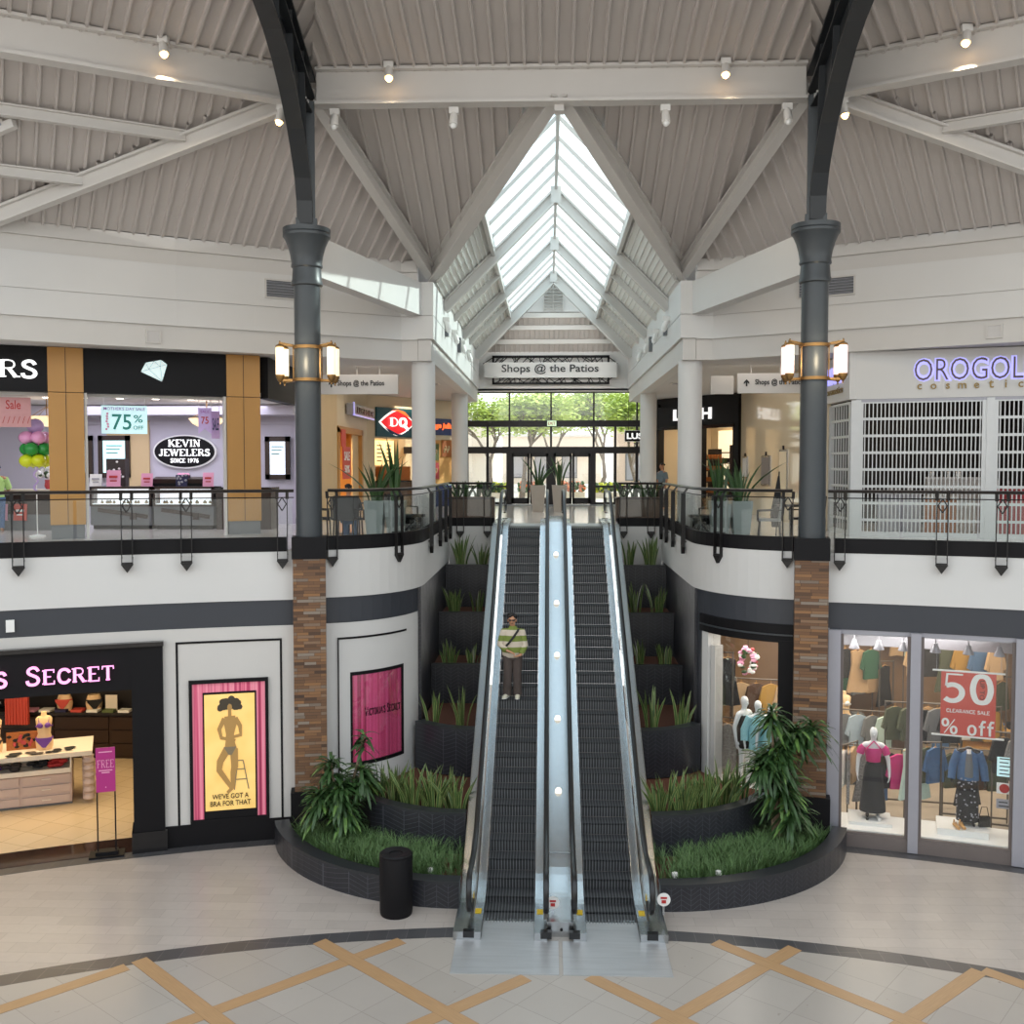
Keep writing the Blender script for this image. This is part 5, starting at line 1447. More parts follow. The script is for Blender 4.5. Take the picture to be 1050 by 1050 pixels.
torso('torso_form', tb(-1.55, .45, 1.18), TA, 'torso form in a dark bra at the edge of the view on the display table', .82, 'dark_wood')
pn = thing('picture_panel', 'framed picture of abstract rose and black patterns leaning on the display table', 'picture', tb(-1.0, .5, 1.18), TA)
part(pn, 'board', MB().box((0, 0, .19), (.62, .03, .38), 0, 0, -.1), 'stock_a', world=False)
m = MB(); random.seed(3)
for i in range(16): m.ball((random.uniform(-.26, .26), -.03, random.uniform(.06, .34)), (.05, .01, .035), 8)
part(pn, 'pattern', m, 'black_fabric', world=False)
m = MB()
for i in range(8): m.ball((random.uniform(-.2, .2), -.035, random.uniform(.08, .3)), (.035, .01, .05), 8)
part(pn, 'pattern', m, 'stock_b', world=False)
for i, (x, y, c_) in enumerate(((-.1, .1, 'black_fabric'), (-.38, .02, 'black_fabric'), (-.72, .0, 'stock_d'), (-1.15, -.02, 'black_fabric'))):
    m = MB()
    for j in range(5): m.ball((random.uniform(-.14, .14), random.uniform(-.08, .08), .025), (.09, .05, .02), 8)
    solo('lace_briefs', m.xf(Matrix.Translation(tb(x, y, 1.185)) @ Matrix.Rotation(TA, 4, 'Z')), MT[c_], '%s dark lace garment along the display table edge, counted from the table end' % ORD[i], 'lingerie', 'lace garments laid on the table', smooth=True)
for i, c_ in enumerate(('red_text', 'black_fabric', 'stock_d', 'purple_bra', 'sale_red', 'pink_fabric', 'stock_a')):
    m = MB()
    for j in range(6): m.ball((random.uniform(-.16, .16), random.uniform(-.1, .1), .06 + .02 * j), (.11, .08, .05), 8)
    solo('folded_lingerie', m.xf(Matrix.Translation(tb(-.3 - i * .42, .2, .79)) @ Matrix.Rotation(TA, 4, 'Z')), MT[c_], '%s heap of folded lingerie in the tray under the table top, counted from its end' % ORD[i], 'folded clothes', 'folded lingerie in the table tray', smooth=True)
# sign stand
fs = thing('sign_stand', 'magenta sign board on a thin black stand at the lingerie shop entrance', 'sign stand', (-8.5, 18.72, 0), radians(20))
part(fs, 'base', MB().box((0, 0, .02), (.62, .36, .04)).box((0, 0, .07), (.4, .2, .06)), 'black', world=False)
part(fs, 'pole', MB().bx(-.17, -.145, -.012, .012, .05, 2.05).bx(.145, .17, -.012, .012, .05, 2.05), 'black', world=False)
part(fs, 'board', MB().bx(-.17, .17, -.03, -.005, 1.22, 2.06), 'mag_sign', world=False)
part(fs, 'lettering', place(serif_mb('FREE', .29, .15, .006, .12, .05, .1), (0, -.03, 1.68)), 'pink_paper', world=False)
m = MB()
for z, w in ((1.97, .24), (1.62, .24), (1.58, .14), (1.3, .02)): m.bx(-w / 2, w / 2, -.034, -.03, z, z + .02)
part(fs, 'small_print', m, 'pink_paper', world=False)

# curved white wall with the pink window
kk = MB()
t0, t1 = 209.3, 243.9
def EL(a0, a1, z0, z1, off=-.04, th=.18, s=-1, mb=None):
    mb = mb or MB(); return mb.wall(ell(a0, a1, off, s), z0, z1, th if s > 0 else -th)
wl = MB()
EL(183, t0, .0, 4.22, mb=wl); EL(t1, 262, 0, 4.22, mb=wl); EL(t0, t1, 3.17, 4.22, mb=wl); EL(t0, t1, 0, 1.28, mb=wl)
# body must lie on the shop side: travel direction decides
S('wall_left_curve', wl, 'white', 'curved white wall around the pink window beside the planters', 'wall')
S('trim_12', EL(206.5, 250.5, 3.86, 3.9, -.025, .03).wall(ell(250, 250.6, -.025, -1), 1.0, 3.9, .03), 'black', 'thin black outline above the pink window', 'trim')
wn = SE('window_2', 'curved shop window covered by a magenta curtain print', 'window')
part(wn, 'panel', EL(t0 + 1, t1 - 1, 1.32, 3.12, -.06, .03), 'curtain')
part(wn, 'frame', EL(t0, t1, 3.11, 3.18, -.03, .06).wall(ell(t0, t1, -.03, -1), 1.26, 1.33, -.06).wall(ell(t0, t0 + 1.2, -.03, -1), 1.28, 3.18, -.06).wall(ell(t1 - 1.2, t1, -.03, -1), 1.28, 3.18, -.06), 'black')
part(wn, 'glass', EL(t0 + 1, t1 - 1, 1.32, 3.12, -.035, .01), 'glass')
pa, pb = Vector(ell(240, 240, -.03, -1, 1)[0]), Vector(ell(213, 213, -.03, -1, 1)[0]); dd = pb - pa; cc = (pa + pb) / 2
dn = Vector((dd.y, -dd.x)).normalized()
part(wn, 'lettering', place(serif_mb("VICTORIA'S SECRET", .84 * dd.length, .19, .012, .12, .06, .07, small=.8), (cc.x + dn.x * .13, cc.y + dn.y * .13, 2.27), atan2(dd.y, dd.x)), 'black')

# right: clothing shop, curved corner window and straight windows
S('wall_right_lower', AW(11.5, 13.1, 0, 4.22, 23.0).wall(arc(13.1, 40, 23.05), 4.1, 4.22, .3), 'mullion', 'grey lintel over the clothing shop windows', 'wall')
rb = MB(); EL(183, 262, 0, .78, s=1, mb=rb); EL(183, 200, 0, 4.22, s=1, mb=rb)
S('wall_right_curve', rb, 'slate', 'dark curved wall under the clothing shop corner window', 'wall')
w3 = SE('window_3', 'curved corner window of the clothing shop with a thick black frame', 'window')
part(w3, 'header', EL(198, 262, 3.86, 4.22, .02, .2, 1), 'black'); part(w3, 'header_line', EL(198, 256, 4.0, 4.03, .05, .1, 1), 'steel_dark')
part(w3, 'post', EL(249, 262, .78, 3.9, .03, .24, 1), 'black')
part(w3, 'jamb', EL(200, 206, .8, 3.88, .0, .3, 1), 'white', label='white jamb'); part(w3, 'jamb', EL(207, 210.5, .8, 3.6, -.05, .2, 1), 'white2')
part(w3, 'sill', EL(200, 250, .70, .80, .03, .35, 1), 'white_plain', label='white sill')
part(w3, 'glass', EL(206, 249, .8, 3.88, -.05, .012, 1), 'glass_shop')
w4 = SE('window_4', 'tall shop windows of the clothing shop between grey mullions', 'window')
for a, b in ((13.05, 13.62), (16.75, 17.2), (21.2, 21.75), (25.4, 26), (30, 30.6)):
    part(w4, 'mullion', AW(a, b, .02, 4.2, 22.92, .22), 'mullion')
part(w4, 'sill', AW(13.6, 40, 0, .25, 22.97, .16), 'mullion_dark')
for a, b in ((13.62, 16.75), (17.2, 21.2), (21.75, 25.4), (26, 30)):
    part(w4, 'glass', AW(a + .12, b - .12, .27, 4.12, 23.03, .012), 'glass_shop')
    part(w4, 'frame', AW(a, a + .14, .25, 4.12, 23.0, .06).wall(arc(b - .14, b, 23.0), .25, 4.12, .06).wall(arc(a, b, 23.0), .25, .29, .06), 'mullion_dark')
S('floor_shop_right', MB().prism([(3.2, 28.0)] + ell(182, 255, -.2, 1) + [pol(t_, 23.15) for t_ in range(13, 38)] + [(17, 28)], .0, .01), 'floor_shop', 'warm grey floor inside the clothing shop', 'floor')
S('floor_display', MB().wall(arc(13.2, 34, 23.1), 0, .3, 1.0), 'white_plain', 'white raised display floor behind the clothing shop windows', 'floor')
S('floor_display', MB().wall(ell(200, 252, -.2, 1), 0, .74, .95), 'white_plain', 'white raised display floor behind the curved corner window', 'floor')
S('ceiling_shop_right', MB().prism([(3.2, 28.0)] + ell(182, 255, -.25, 1) + [pol(t_, 23.2) for t_ in range(13, 38)] + [(17, 28)], 4.12, 4.2), 'mullion', 'grey ceiling inside the clothing shop', 'ceiling')
S('trim_16', MB().wall(arc(13, 34, 24.15), 3.72, 4.14, .08), 'mullion', 'pale grey bulkhead behind the window spotlights', 'trim')
S('wall_right_shop_back', MB().bx(3.2, 17, 27.4, 27.6, 0, 4.2), 'shop_wood', 'brown back wall inside the clothing shop', 'wall')
S('wall_right_shop_side', MB().bx(16.6, 16.8, 17.5, 27.5, 0, 4.2), 'mullion_dark', 'far side wall inside the clothing shop', 'wall')
# ------------------------------------------------------------------ figures
def skin_mb(nodes, edges, root, sub=2):
    """nodes: {name: (xyz, radius or (rx, ry))}; one continuous skinned surface"""
    names = list(nodes); ix = {k: i for i, k in enumerate(names)}
    me = bpy.data.meshes.new('body_cage'); me.from_pydata([nodes[k][0] for k in names], [(ix[a], ix[b]) for a, b in edges], [])
    o = bpy.data.objects.new('body_cage', me); COL.objects.link(o)
    md = o.modifiers.new('skin', 'SKIN'); md.use_smooth_shade = True; md.branch_smoothing = .6
    lay = me.skin_vertices[0].data
    for k in names:
        r = nodes[k][1]; lay[ix[k]].radius = (r, r) if isinstance(r, (int, float)) else r
        lay[ix[k]].use_root = (k == root)
    sd = o.modifiers.new('sub', 'SUBSURF'); sd.levels = sd.render_levels = sub
    bpy.context.view_layer.update()
    m2 = bpy.data.meshes.new_from_object(o.evaluated_get(bpy.context.evaluated_depsgraph_get()))
    mb = MB().add([tuple(v.co) for v in m2.vertices], [tuple(p.vertices) for p in m2.polygons])
    bpy.data.objects.remove(o); bpy.data.meshes.remove(me); bpy.data.meshes.remove(m2)
    return mb
def body_nodes(H=1.75, arms=None, legs=None, head=(0, 0), fingers=True, female=False):
    h = H / 1.75; N = {}; E = []
    sw = .17 if female else .195
    def n(k, p, r): N[k] = (tuple(c * h for c in p), r * h if isinstance(r, (int, float)) else (r[0] * h, r[1] * h))
    n('pelvis', (0, 0, .95), (.135, .1)); n('waist', (0, 0, 1.1), (.115, .085) if female else (.13, .095)); n('chest', (0, 0, 1.29), (.145, .1))
    n('collar', (0, .005, 1.43), (.09, .075)); n('neck', (0, 0, 1.5), .052)
    hx, hy = head
    n('jaw', (hx * .4, -.015 + hy * .4, 1.56), (.062, .07)); n('skull', (hx * .7, -.01 + hy * .6, 1.645), (.084, .1)); n('crown', (hx, .0 + hy * .6, 1.71), (.065, .075)); n('tip', (hx, .005, 1.745), .03)
    E += [('pelvis', 'waist'), ('waist', 'chest'), ('chest', 'collar'), ('collar', 'neck'), ('neck', 'jaw'), ('jaw', 'skull'), ('skull', 'crown'), ('crown', 'tip')]
    for s, t in ((-1, 'r'), (1, 'l')):
        el, wr, hd = (arms or {}).get(t, ((s * .27, .02, 1.14), (s * .29, -.04, .9), (s * .285, -.06, .81)))
        n('sh' + t, (s * sw, 0, 1.4), .062); n('el' + t, el, .044); n('wr' + t, wr, .029); n('pm' + t, hd, (.042, .024))
        E += [('collar', 'sh' + t), ('sh' + t, 'el' + t), ('el' + t, 'wr' + t), ('wr' + t, 'pm' + t)]
        if fingers:
            W = Vector(wr); P = Vector(hd); d = (P - W).normalized(); sd = Vector((0, 1, 0)) if abs(d.z) > .6 else d.cross(Vector((0, 0, 1))).normalized()
            sd = (sd - d * sd.dot(d)).normalized(); cu = d.cross(sd) * s
            for i, L in enumerate((.06, .072, .078, .068)):
                o = sd * (.030 - .02 * i) * -1
                a = P + o + d * .03; b = a + d * L * .55 - cu * .004; c = b + d * L * .42 + cu * -.018
                n('f%s%da' % (t, i), a, .010); n('f%s%db' % (t, i), b, .009); n('f%s%dc' % (t, i), c, .0075)
                E += [('pm' + t, 'f%s%da' % (t, i)), ('f%s%da' % (t, i), 'f%s%db' % (t, i)), ('f%s%db' % (t, i), 'f%s%dc' % (t, i))]
            a = W.lerp(P, .45) - sd * .035; b = a - sd * .022 + d * .03; c = b + d * .03
            n('t%sa' % t, a, .012); n('t%sb' % t, b, .010); n('t%sc' % t, c, .008)
            E += [('pm' + t, 't%sa' % t), ('t%sa' % t, 't%sb' % t), ('t%sb' % t, 't%sc' % t)]
        kn, an, toe = (legs or {}).get(t, ((s * .095, -.01, .5), (s * .095, .02, .09), (s * .11, -.15, .03)))
        n('hp' + t, (s * .09, 0, .9), .09); n('kn' + t, kn, .056); n('cf' + t, tuple(Vector(kn).lerp(Vector(an), .3)), .052); n('an' + t, an, .036)
        n('he' + t, (an[0], an[1] + .015, max(.035, an[2] - .05)), .032); n('to' + t, toe, (.038, .024))
        E += [('pelvis', 'hp' + t), ('hp' + t, 'kn' + t), ('kn' + t, 'cf' + t), ('cf' + t, 'an' + t), ('an' + t, 'he' + t), ('he' + t, 'to' + t)]
    return N, E
def loft(secs, n=16, cap=True):
    """secs: (x, y, z, rx, ry)"""
    vs = [(x + rx * cos(2 * pi * j / n), y + ry * sin(2 * pi * j / n), z) for x, y, z, rx, ry in secs for j in range(n)]
    k = len(secs); fs = [(i * n + j, i * n + (j + 1) % n, (i + 1) * n + (j + 1) % n, (i + 1) * n + j) for i in range(k - 1) for j in range(n)]
    if cap: fs += [tuple(reversed(range(n))), tuple((k - 1) * n + j for j in range(n))]
    return MB().add(vs, fs)
def merge(*ms):
    o = MB()
    for m in ms: o.add(m.v, m.f)
    return o
def face(mb_parent, H, head, skin=None):
    pass

# the person riding down
EY = 21.02
sz = None
ys_ = [16.853 + i * .3464 for i in range(40)]
sy = min(ys_, key=lambda y: abs(y + .17 - EY)); SZ = min(F2, zn(sy + .3)) + .004
pr = thing('person', 'person in a green and cream striped jumper and brown trousers standing on the escalator', 'person', (-.93, sy + .16, SZ + .01))
arms = {'r': ((-.255, -.03, 1.12), (-.12, -.2, 1.03), (-.03, -.22, 1.0)), 'l': ((.245, .0, 1.1), (.18, -.19, .95), (.12, -.23, .93))}
legs = {'r': ((-.1, -.02, .5), (-.12, .02, .09), (-.17, -.13, .03)), 'l': ((.09, -.01, .5), (.1, .02, .09), (.1, -.16, .03))}
N, E = body_nodes(1.74, arms, legs, (-.02, -.01))
bm_ = skin_mb(N, E, 'pelvis')
for s in (-1, 1):
    bm_.ball((-.014 + s * .03, -.098, 1.638), (.014, .01, .009), 8)
    bm_.ball((-.014 + s * .083, .0, 1.62), (.014, .025, .035), 8)
bm_.ball((-.016, -.108, 1.6), (.014, .022, .025), 8); bm_.ball((-.012, -.09, 1.56), (.024, .012, .008), 8)
part(pr, 'body', bm_, 'skin', True, world=False, ang=80)
k = 1.74 / 1.75
jm = loft([(0, 0, .86, .19, .135), (0, 0, .9, .215, .155), (0, 0, 1.0, .225, .16), (0, 0, 1.15, .22, .155), (0, 0, 1.3, .2, .14), (0, 0, 1.385, .185, .12), (0, 0, 1.44, .135, .1), (0, -.005, 1.475, .085, .08), (0, -.005, 1.51, .075, .075)], 20)
def sleeve(t, s, r=(.1, .095, .085, .075, .05)):
    sh, el, wr = Vector((s * .185, 0, 1.39)), Vector(arms[t][0]), Vector(arms[t][1])
    pts = [sh - Vector((s * .1, 0, -.01)), sh, sh.lerp(el, .5), el, el.lerp(wr, .5), wr]
    return MB().tube(pts, [.068, .082, .078, .074, .068, .046], 12)
kn_ = merge(jm, sleeve('r', -1), sleeve('l', 1))
part(pr, 'jumper', kn_, 'knit', True, world=False, ang=60)
def trouser(t, s, x0=.09):
    kn, an = Vector(legs[t][0]), Vector(legs[t][1])
    return MB().tube([(s * x0, 0, .98), (s * x0, 0, .88), (s * x0, -.005, .7), kn, kn.lerp(an, .6), an + Vector((0, -.01, -.02))], [.115, .12, .105, .092, .09, .09], 14)
part(pr, 'trousers', merge(trouser('r', -1), trouser('l', 1), loft([(0, 0, .8, .15, .11), (0, 0, .9, .19, .13), (0, 0, 1.0, .18, .13)])), 'trousers', True, world=False, ang=60)
for t, s in (('r', -1), ('l', 1)):
    an, to = Vector(legs[t][1]), Vector(legs[t][2]); d = (to - an); d.z = 0; d.normalize(); c0 = Vector((an.x, an.y, 0))
    sh = MB()
    P = [c0 - d * .06 + Vector((0, 0, .05)), c0 + Vector((0, 0, .055)), c0 + d * .1 + Vector((0, 0, .045)), c0 + d * .19 + Vector((0, 0, .035)), c0 + d * .225 + Vector((0, 0, .03))]
    sh.tube(P, [.04, .052, .052, .046, .022], 12, sq=(1, .85))
    so = part(pr, 'shoe', sh, 'shoe', True, world=False, ang=60)
    part(so, 'sole', MB().tube([p - Vector((0, 0, p.z - .012)) for p in P], [.042, .05, .052, .05, .024], 12, sq=(1, .24)), 'white_plain', True, world=False)
hr = MB(); random.seed(2)
for i in range(46):
    a = random.uniform(0, 2 * pi); e = random.uniform(.15, 1.5)
    c_ = Vector((-.018 + .082 * cos(a) * cos(e), .012 + .095 * sin(a) * cos(e), 1.672 + .075 * sin(e)))
    if c_.y < -.05 and c_.z < 1.705: continue
    hr.ball(tuple(c_ + Vector((0, 0, .012))), (.036, .036, .034), 7)
part(pr, 'hair', hr, 'hair', True, world=False, ang=80)
gl = MB()
for s in (-1, 1): gl.bx(-.016 + s * .033 - .024, -.016 + s * .033 + .024, -.122, -.115, 1.622, 1.656); gl.bar((-.016 + s * .058, -.118, 1.645), (-.014 + s * .083, .0, 1.64), .006, .008)
gl.bx(-.03, 0, -.122, -.115, 1.64, 1.647)
part(pr, 'sunglasses', gl, 'black_gloss', world=False)
part(pr, 'moustache', MB().ball((-.014, -.107, 1.578), (.028, .01, .008), 8), 'hair', True, world=False)
stp = MB(); pts = [(.12, .03, 1.47), (.115, -.1, 1.43), (.03, -.165, 1.31), (-.07, -.178, 1.18), (-.17, -.14, 1.07), (-.225, -.03, 1.0)]
for a, b in zip(pts, pts[1:]): stp.bar(a, b, .006, .045, up=(Vector(b) - Vector(a)).cross(Vector((0, -1, .2))))
part(pr, 'shoulder_strap', stp, 'strap', world=False)
part(pr, 'earbud', MB().ball((.07, -.005, 1.615), .012, 8), 'white_plain', True, world=False)

# mannequins
def mannequin(loc, rz, lab, H=1.78, head=True, arms=None, legs=None, mat='mannequin', grp=None):
    t = thing('mannequin', lab, 'mannequin', loc, rz, grp)
    N, E = body_nodes(H, arms, legs, (0, 0), True, True)
    if not head:
        for k_ in ('jaw', 'skull', 'crown', 'tip'): N.pop(k_)
        E = [e for e in E if e[0] in N and e[1] in N]
    b_ = skin_mb(N, E, 'pelvis', 1 if False else 2)
    if head:
        h = H / 1.75
        b_.ball((0, -.1 * h, 1.605 * h), (.012, .018, .022), 8)
    part(t, 'body', b_, mat, True, world=False, ang=80)
    return t
m1p = pol(15.25, 23.75)
pd = solo('plinth', MB().bx(-.45, .35, -.35, .4, .3, .36).xf(Matrix.Translation((m1p[0], m1p[1], 0)) @ Matrix.Rotation(-.26, 4, 'Z')), MT['white_plain'], 'low white plinth under the mannequin in the magenta top', 'plinth')
m1 = mannequin((m1p[0], m1p[1], .362), radians(-12), 'white mannequin in a magenta off-shoulder top and long black skirt in the clothing shop window', 1.82)
part(m1, 'top', merge(loft([(0, 0, 1.13, .135, .105), (0, 0, 1.2, .14, .108), (0, 0, 1.32, .165, .12), (0, 0, 1.4, .17, .11)]), MB().tube([(-.17, 0, 1.42), (-.225, .0, 1.36), (-.25, 0, 1.28)], [.075, .078, .075], 12), MB().tube([(.17, 0, 1.42), (.225, .0, 1.36), (.25, 0, 1.28)], [.075, .078, .075], 12), MB().bar((-.15, -.11, 1.39), (0, -.07, 1.55), .03, .012), MB().bar((.15, -.11, 1.39), (0, -.07, 1.55), .03, .012)), 'pink_fabric', True, world=False, ang=60)
part(m1, 'skirt', loft([(0, 0, 1.12, .125, .1), (0, 0, 1.0, .165, .13), (0, 0, .6, .21, .17), (0, 0, .2, .25, .2), (0, 0, .14, .25, .2)]), 'black_fabric', True, world=False, ang=60)
for s in (-1, 1): part(m1, 'shoe', MB().tube([(s * .1, .05, .05), (s * .1, -.05, .05), (s * .115, -.2, .03)], [.035, .045, .03], 10), 'black_gloss' if s < 0 else 'white_plain', True, world=False)
m2p = pol(19.3, 23.75)
solo('plinth', MB().bx(-.5, .4, -.4, .35, .3, .42).xf(Matrix.Translation((m2p[0], m2p[1], 0)) @ Matrix.Rotation(-.33, 4, 'Z')), MT['white_plain'], 'low white plinth under the mannequin in the denim jacket', 'plinth')
m2 = mannequin((m2p[0] + .05, m2p[1], .422), radians(-16), 'dark headless mannequin in a blue denim jacket and patterned trousers in the clothing shop window', 1.78, False, mat='black_gloss')
part(m2, 'jacket', merge(loft([(0, 0, .88, .2, .14), (0, .01, 1.0, .2, .14), (0, .01, 1.2, .19, .14), (0, .01, 1.38, .19, .12), (0, .01, 1.46, .1, .08)]), MB().tube([(-.17, 0, 1.42), (-.27, .02, 1.14), (-.3, -.04, .88)], [.085, .078, .07], 12), MB().tube([(.17, 0, 1.42), (.27, .02, 1.14), (.3, -.04, .88)], [.085, .078, .07], 12)), 'denim', True, world=False, ang=60)
part(m2, 'vest', loft([(0, -.03, .95, .11, .125), (0, -.04, 1.2, .09, .125), (0, -.03, 1.4, .07, .1)]), 'plinth', True, world=False, ang=60)
part(m2, 'shirt_collar', loft([(0, -.02, 1.36, .08, .11), (0, -.01, 1.48, .06, .06)]), 'white_plain', True, world=False, ang=60)
_sk = loft([(0, 0, 1.0, .15, .12), (0, 0, .8, .19, .15), (0, 0, .3, .2, .17), (0, 0, .08, .2, .17)])
part(m2, 'trousers', _sk, 'black_fabric', True, world=False, ang=60)
m = MB(); random.seed(9)
for i in range(46):
    a = random.uniform(pi, 2 * pi); z = random.uniform(.12, .92); m.ball((.197 * cos(a), .165 * sin(a), z), (.02, .012, .016), 6)
part(m2, 'blossom_print', m, 'mullion', world=False)
bg = thing('handbag', 'small black handbag hanging beside the denim jacket mannequin', 'bag', (m2p[0] + .32, m2p[1] - .12, .42))
part(bg, 'body', MB().bx(-.1, .1, -.04, .04, 0, .2), 'black_gloss', world=False); part(bg, 'strap', MB().tube([(-.09, 0, .2), (-.05, 0, .38), (.05, 0, .38), (.09, 0, .2)], .008, 6), 'strap', True, world=False)
for i in (0, 1):
    sh = MB().tube([(0, .1, .04), (0, 0, .05), (.01, -.12, .03)], [.03, .035, .03], 8).tube([(-.035, .02, .05), (0, .0, .11), (.035, .02, .05)], .012, 6).tube([(0, .1, .05), (0, .09, .13)], .014, 6)
    solo('sandal', sh.xf(Matrix.Translation((m2p[0] - .25 + .11 * i, m2p[1] - .22, .425))), MT['wood_rod'], 'tan sandal on the white plinth, %s of the pair to the denim mannequin' % ('further' if i == 0 else 'nearer'), 'shoe', 'pair of tan sandals', smooth=True)
# corner window trio
def wp(t_, off): return ell(t_, t_, off, 1, 1)[0]
a = wp(219, -.62)
m3 = mannequin((a[0], a[1], .742), radians(40), 'white mannequin in a short dark sequin dress in the corner window', 1.8, legs={'r': ((-.08, -.02, .5), (-.07, .02, .1), (-.08, -.12, .03)), 'l': ((.08, -.03, .5), (.08, .0, .1), (.12, -.14, .03))})
part(m3, 'dress', loft([(0, 0, .72, .17, .14), (0, 0, .8, .18, .14), (0, 0, .95, .17, .13), (0, 0, 1.1, .135, .105), (0, 0, 1.3, .16, .12), (0, 0, 1.4, .13, .1)]), 'stock_d', True, world=False, ang=60)
a = wp(230, -.66)
m4 = mannequin((a[0], a[1], .742), radians(8), 'white mannequin in an aqua jacket and shorts in the corner window', 1.76, legs={'r': ((-.12, -.05, .5), (-.19, .0, .1), (-.22, -.14, .03)), 'l': ((.1, .0, .5), (.12, .06, .1), (.15, -.1, .03))})
part(m4, 'jacket', merge(loft([(0, 0, .9, .2, .14), (0, 0, 1.0, .21, .15), (0, 0, 1.25, .19, .14), (0, 0, 1.42, .15, .11), (0, 0, 1.46, .09, .08)]), MB().tube([(-.16, 0, 1.41), (-.27, .02, 1.14), (-.29, -.04, .93)], [.085, .085, .08], 12), MB().tube([(.16, 0, 1.41), (.27, .02, 1.14), (.29, -.04, .93)], [.085, .085, .08], 12)), 'aqua_fabric', True, world=False, ang=60)
part(m4, 'shorts', loft([(0, 0, .72, .19, .13), (0, 0, .98, .165, .12)]), 'aqua_fabric', True, world=False)
a = wp(241, -.62)
m5 = mannequin((a[0], a[1], .742), radians(-10), 'white mannequin partly hidden behind the dracaena in the corner window', 1.72)
part(m5, 'dress', loft([(0, 0, .6, .2, .16), (0, 0, .95, .17, .13), (0, 0, 1.1, .135, .105), (0, 0, 1.3, .16, .12), (0, 0, 1.4, .13, .1)]), 'aqua_fabric', True, world=False, ang=60)
fl_ = thing('flower_wreath', 'wreath of pale pink and cream blossoms hanging in the corner window', 'wreath', (4.05, 21.75, 3.2))
random.seed(4)
for mat_, w_ in (('pink_paper', 26), ('white_plain', 20), ('stock_b', 9), ('leaf_dark', 12)):
    m = MB()
    for i in range(w_):
        a = random.uniform(0, 2 * pi); q = random.uniform(.65, 1.1); m.ball((.17 * q * cos(a), random.uniform(-.05, .05), .27 * q * sin(a)), (random.uniform(.04, .075), .04, random.uniform(.03, .06)), 7)
    part(fl_, 'blossom' if mat_ != 'leaf_dark' else 'leaves', m, mat_, True, world=False)
part(fl_, 'cord', MB().tube([(0, 0, .2), (0, 0, .75)], .006, 5), 'black', world=False)

# ------------------------------------------------------------------ clothes on rails
def garment(kind):
    """side-on garment hanging from a rail at z=0 (hook), facing -y; returns cloth and hanger meshes"""
    hg = MB().tube([(-.19, 0, -.17), (0, 0, -.09), (.19, 0, -.17)], .011, 6).tube([(0, 0, -.09), (0, 0, -.02), (.02, 0, .012), (.035, 0, -.01)], .005, 5)
    out = {'shirt': [(-.2, -.16), (-.05, -.1), (.05, -.1), (.2, -.16), (.3, -.55), (.22, -.6), (.19, -.42), (.2, -.82), (-.2, -.82), (-.19, -.42), (-.22, -.6), (-.3, -.55)],
           'dress': [(-.17, -.15), (-.06, -.12), (0, -.17), (.06, -.12), (.17, -.15), (.16, -.5), (.28, -1.15), (.1, -1.18), (-.1, -1.15), (-.28, -1.17), (-.16, -.5)],
           'trousers': [(-.16, -.15), (.16, -.15), (.19, -.5), (.2, -1.1), (.03, -1.1), (0, -.5), (-.03, -1.1), (-.2, -1.1), (-.19, -.5)],
           'skirt': [(-.15, -.15), (.15, -.15), (.24, -.85), (.08, -.88), (-.08, -.85), (-.24, -.88)]}[kind]
    cl = MB().plate(out, ((0, 0, 0), (1, 0, 0), (0, 0, 1)), -.035, .035)
    return cl, hg
PROTO = {}
CLOTHS = {'beige': M('beige_cloth', '#b79a78', .85, var=.12, scale=20), 'dark green': M('dark_green_cloth', '#2e5b46', .85, var=.15, scale=20), 'black': MT['black_fabric'], 'white': M('white_cloth', '#dcd9d2', .85, var=.06, scale=20),
          'pale blue': M('pale_blue_cloth', '#a9bccb', .85, var=.12, scale=20), 'denim blue': MT['denim'], 'magenta': MT['pink_fabric'], 'grey': M('grey_cloth', '#74777a', .85, var=.15, scale=20), 'mustard': M('mustard_cloth', '#a8813a', .85, var=.15, scale=20),
          'black and white print': M('print_cloth', '#8a8886', .85, var=.95, scale=28), 'olive': M('olive_cloth', '#4f5543', .85, var=.2, scale=20), 'mint': M('mint_cloth', '#b9cfc6', .85, var=.08, scale=20), 'brown': M('brown_cloth', '#4d382c', .85, var=.2, scale=20)}
def hang(kind, colour, loc, rz, lab, group):
    key = (kind, colour)
    if key not in PROTO:
        t = thing('hanging_' + ('shirt' if kind == 'shirt' else kind), lab, 'garment', loc, rz, group)
        cl, hg = garment(kind)
        part(t, 'cloth', cl, [CLOTHS[colour]][0] and 'white', world=False).data.materials[0] = CLOTHS[colour]
        part(t, 'hanger', hg, 'wood_rod', world=False)
        PROTO[key] = t
    else:
        copy_tree(PROTO[key], loc, rz, lab, group)
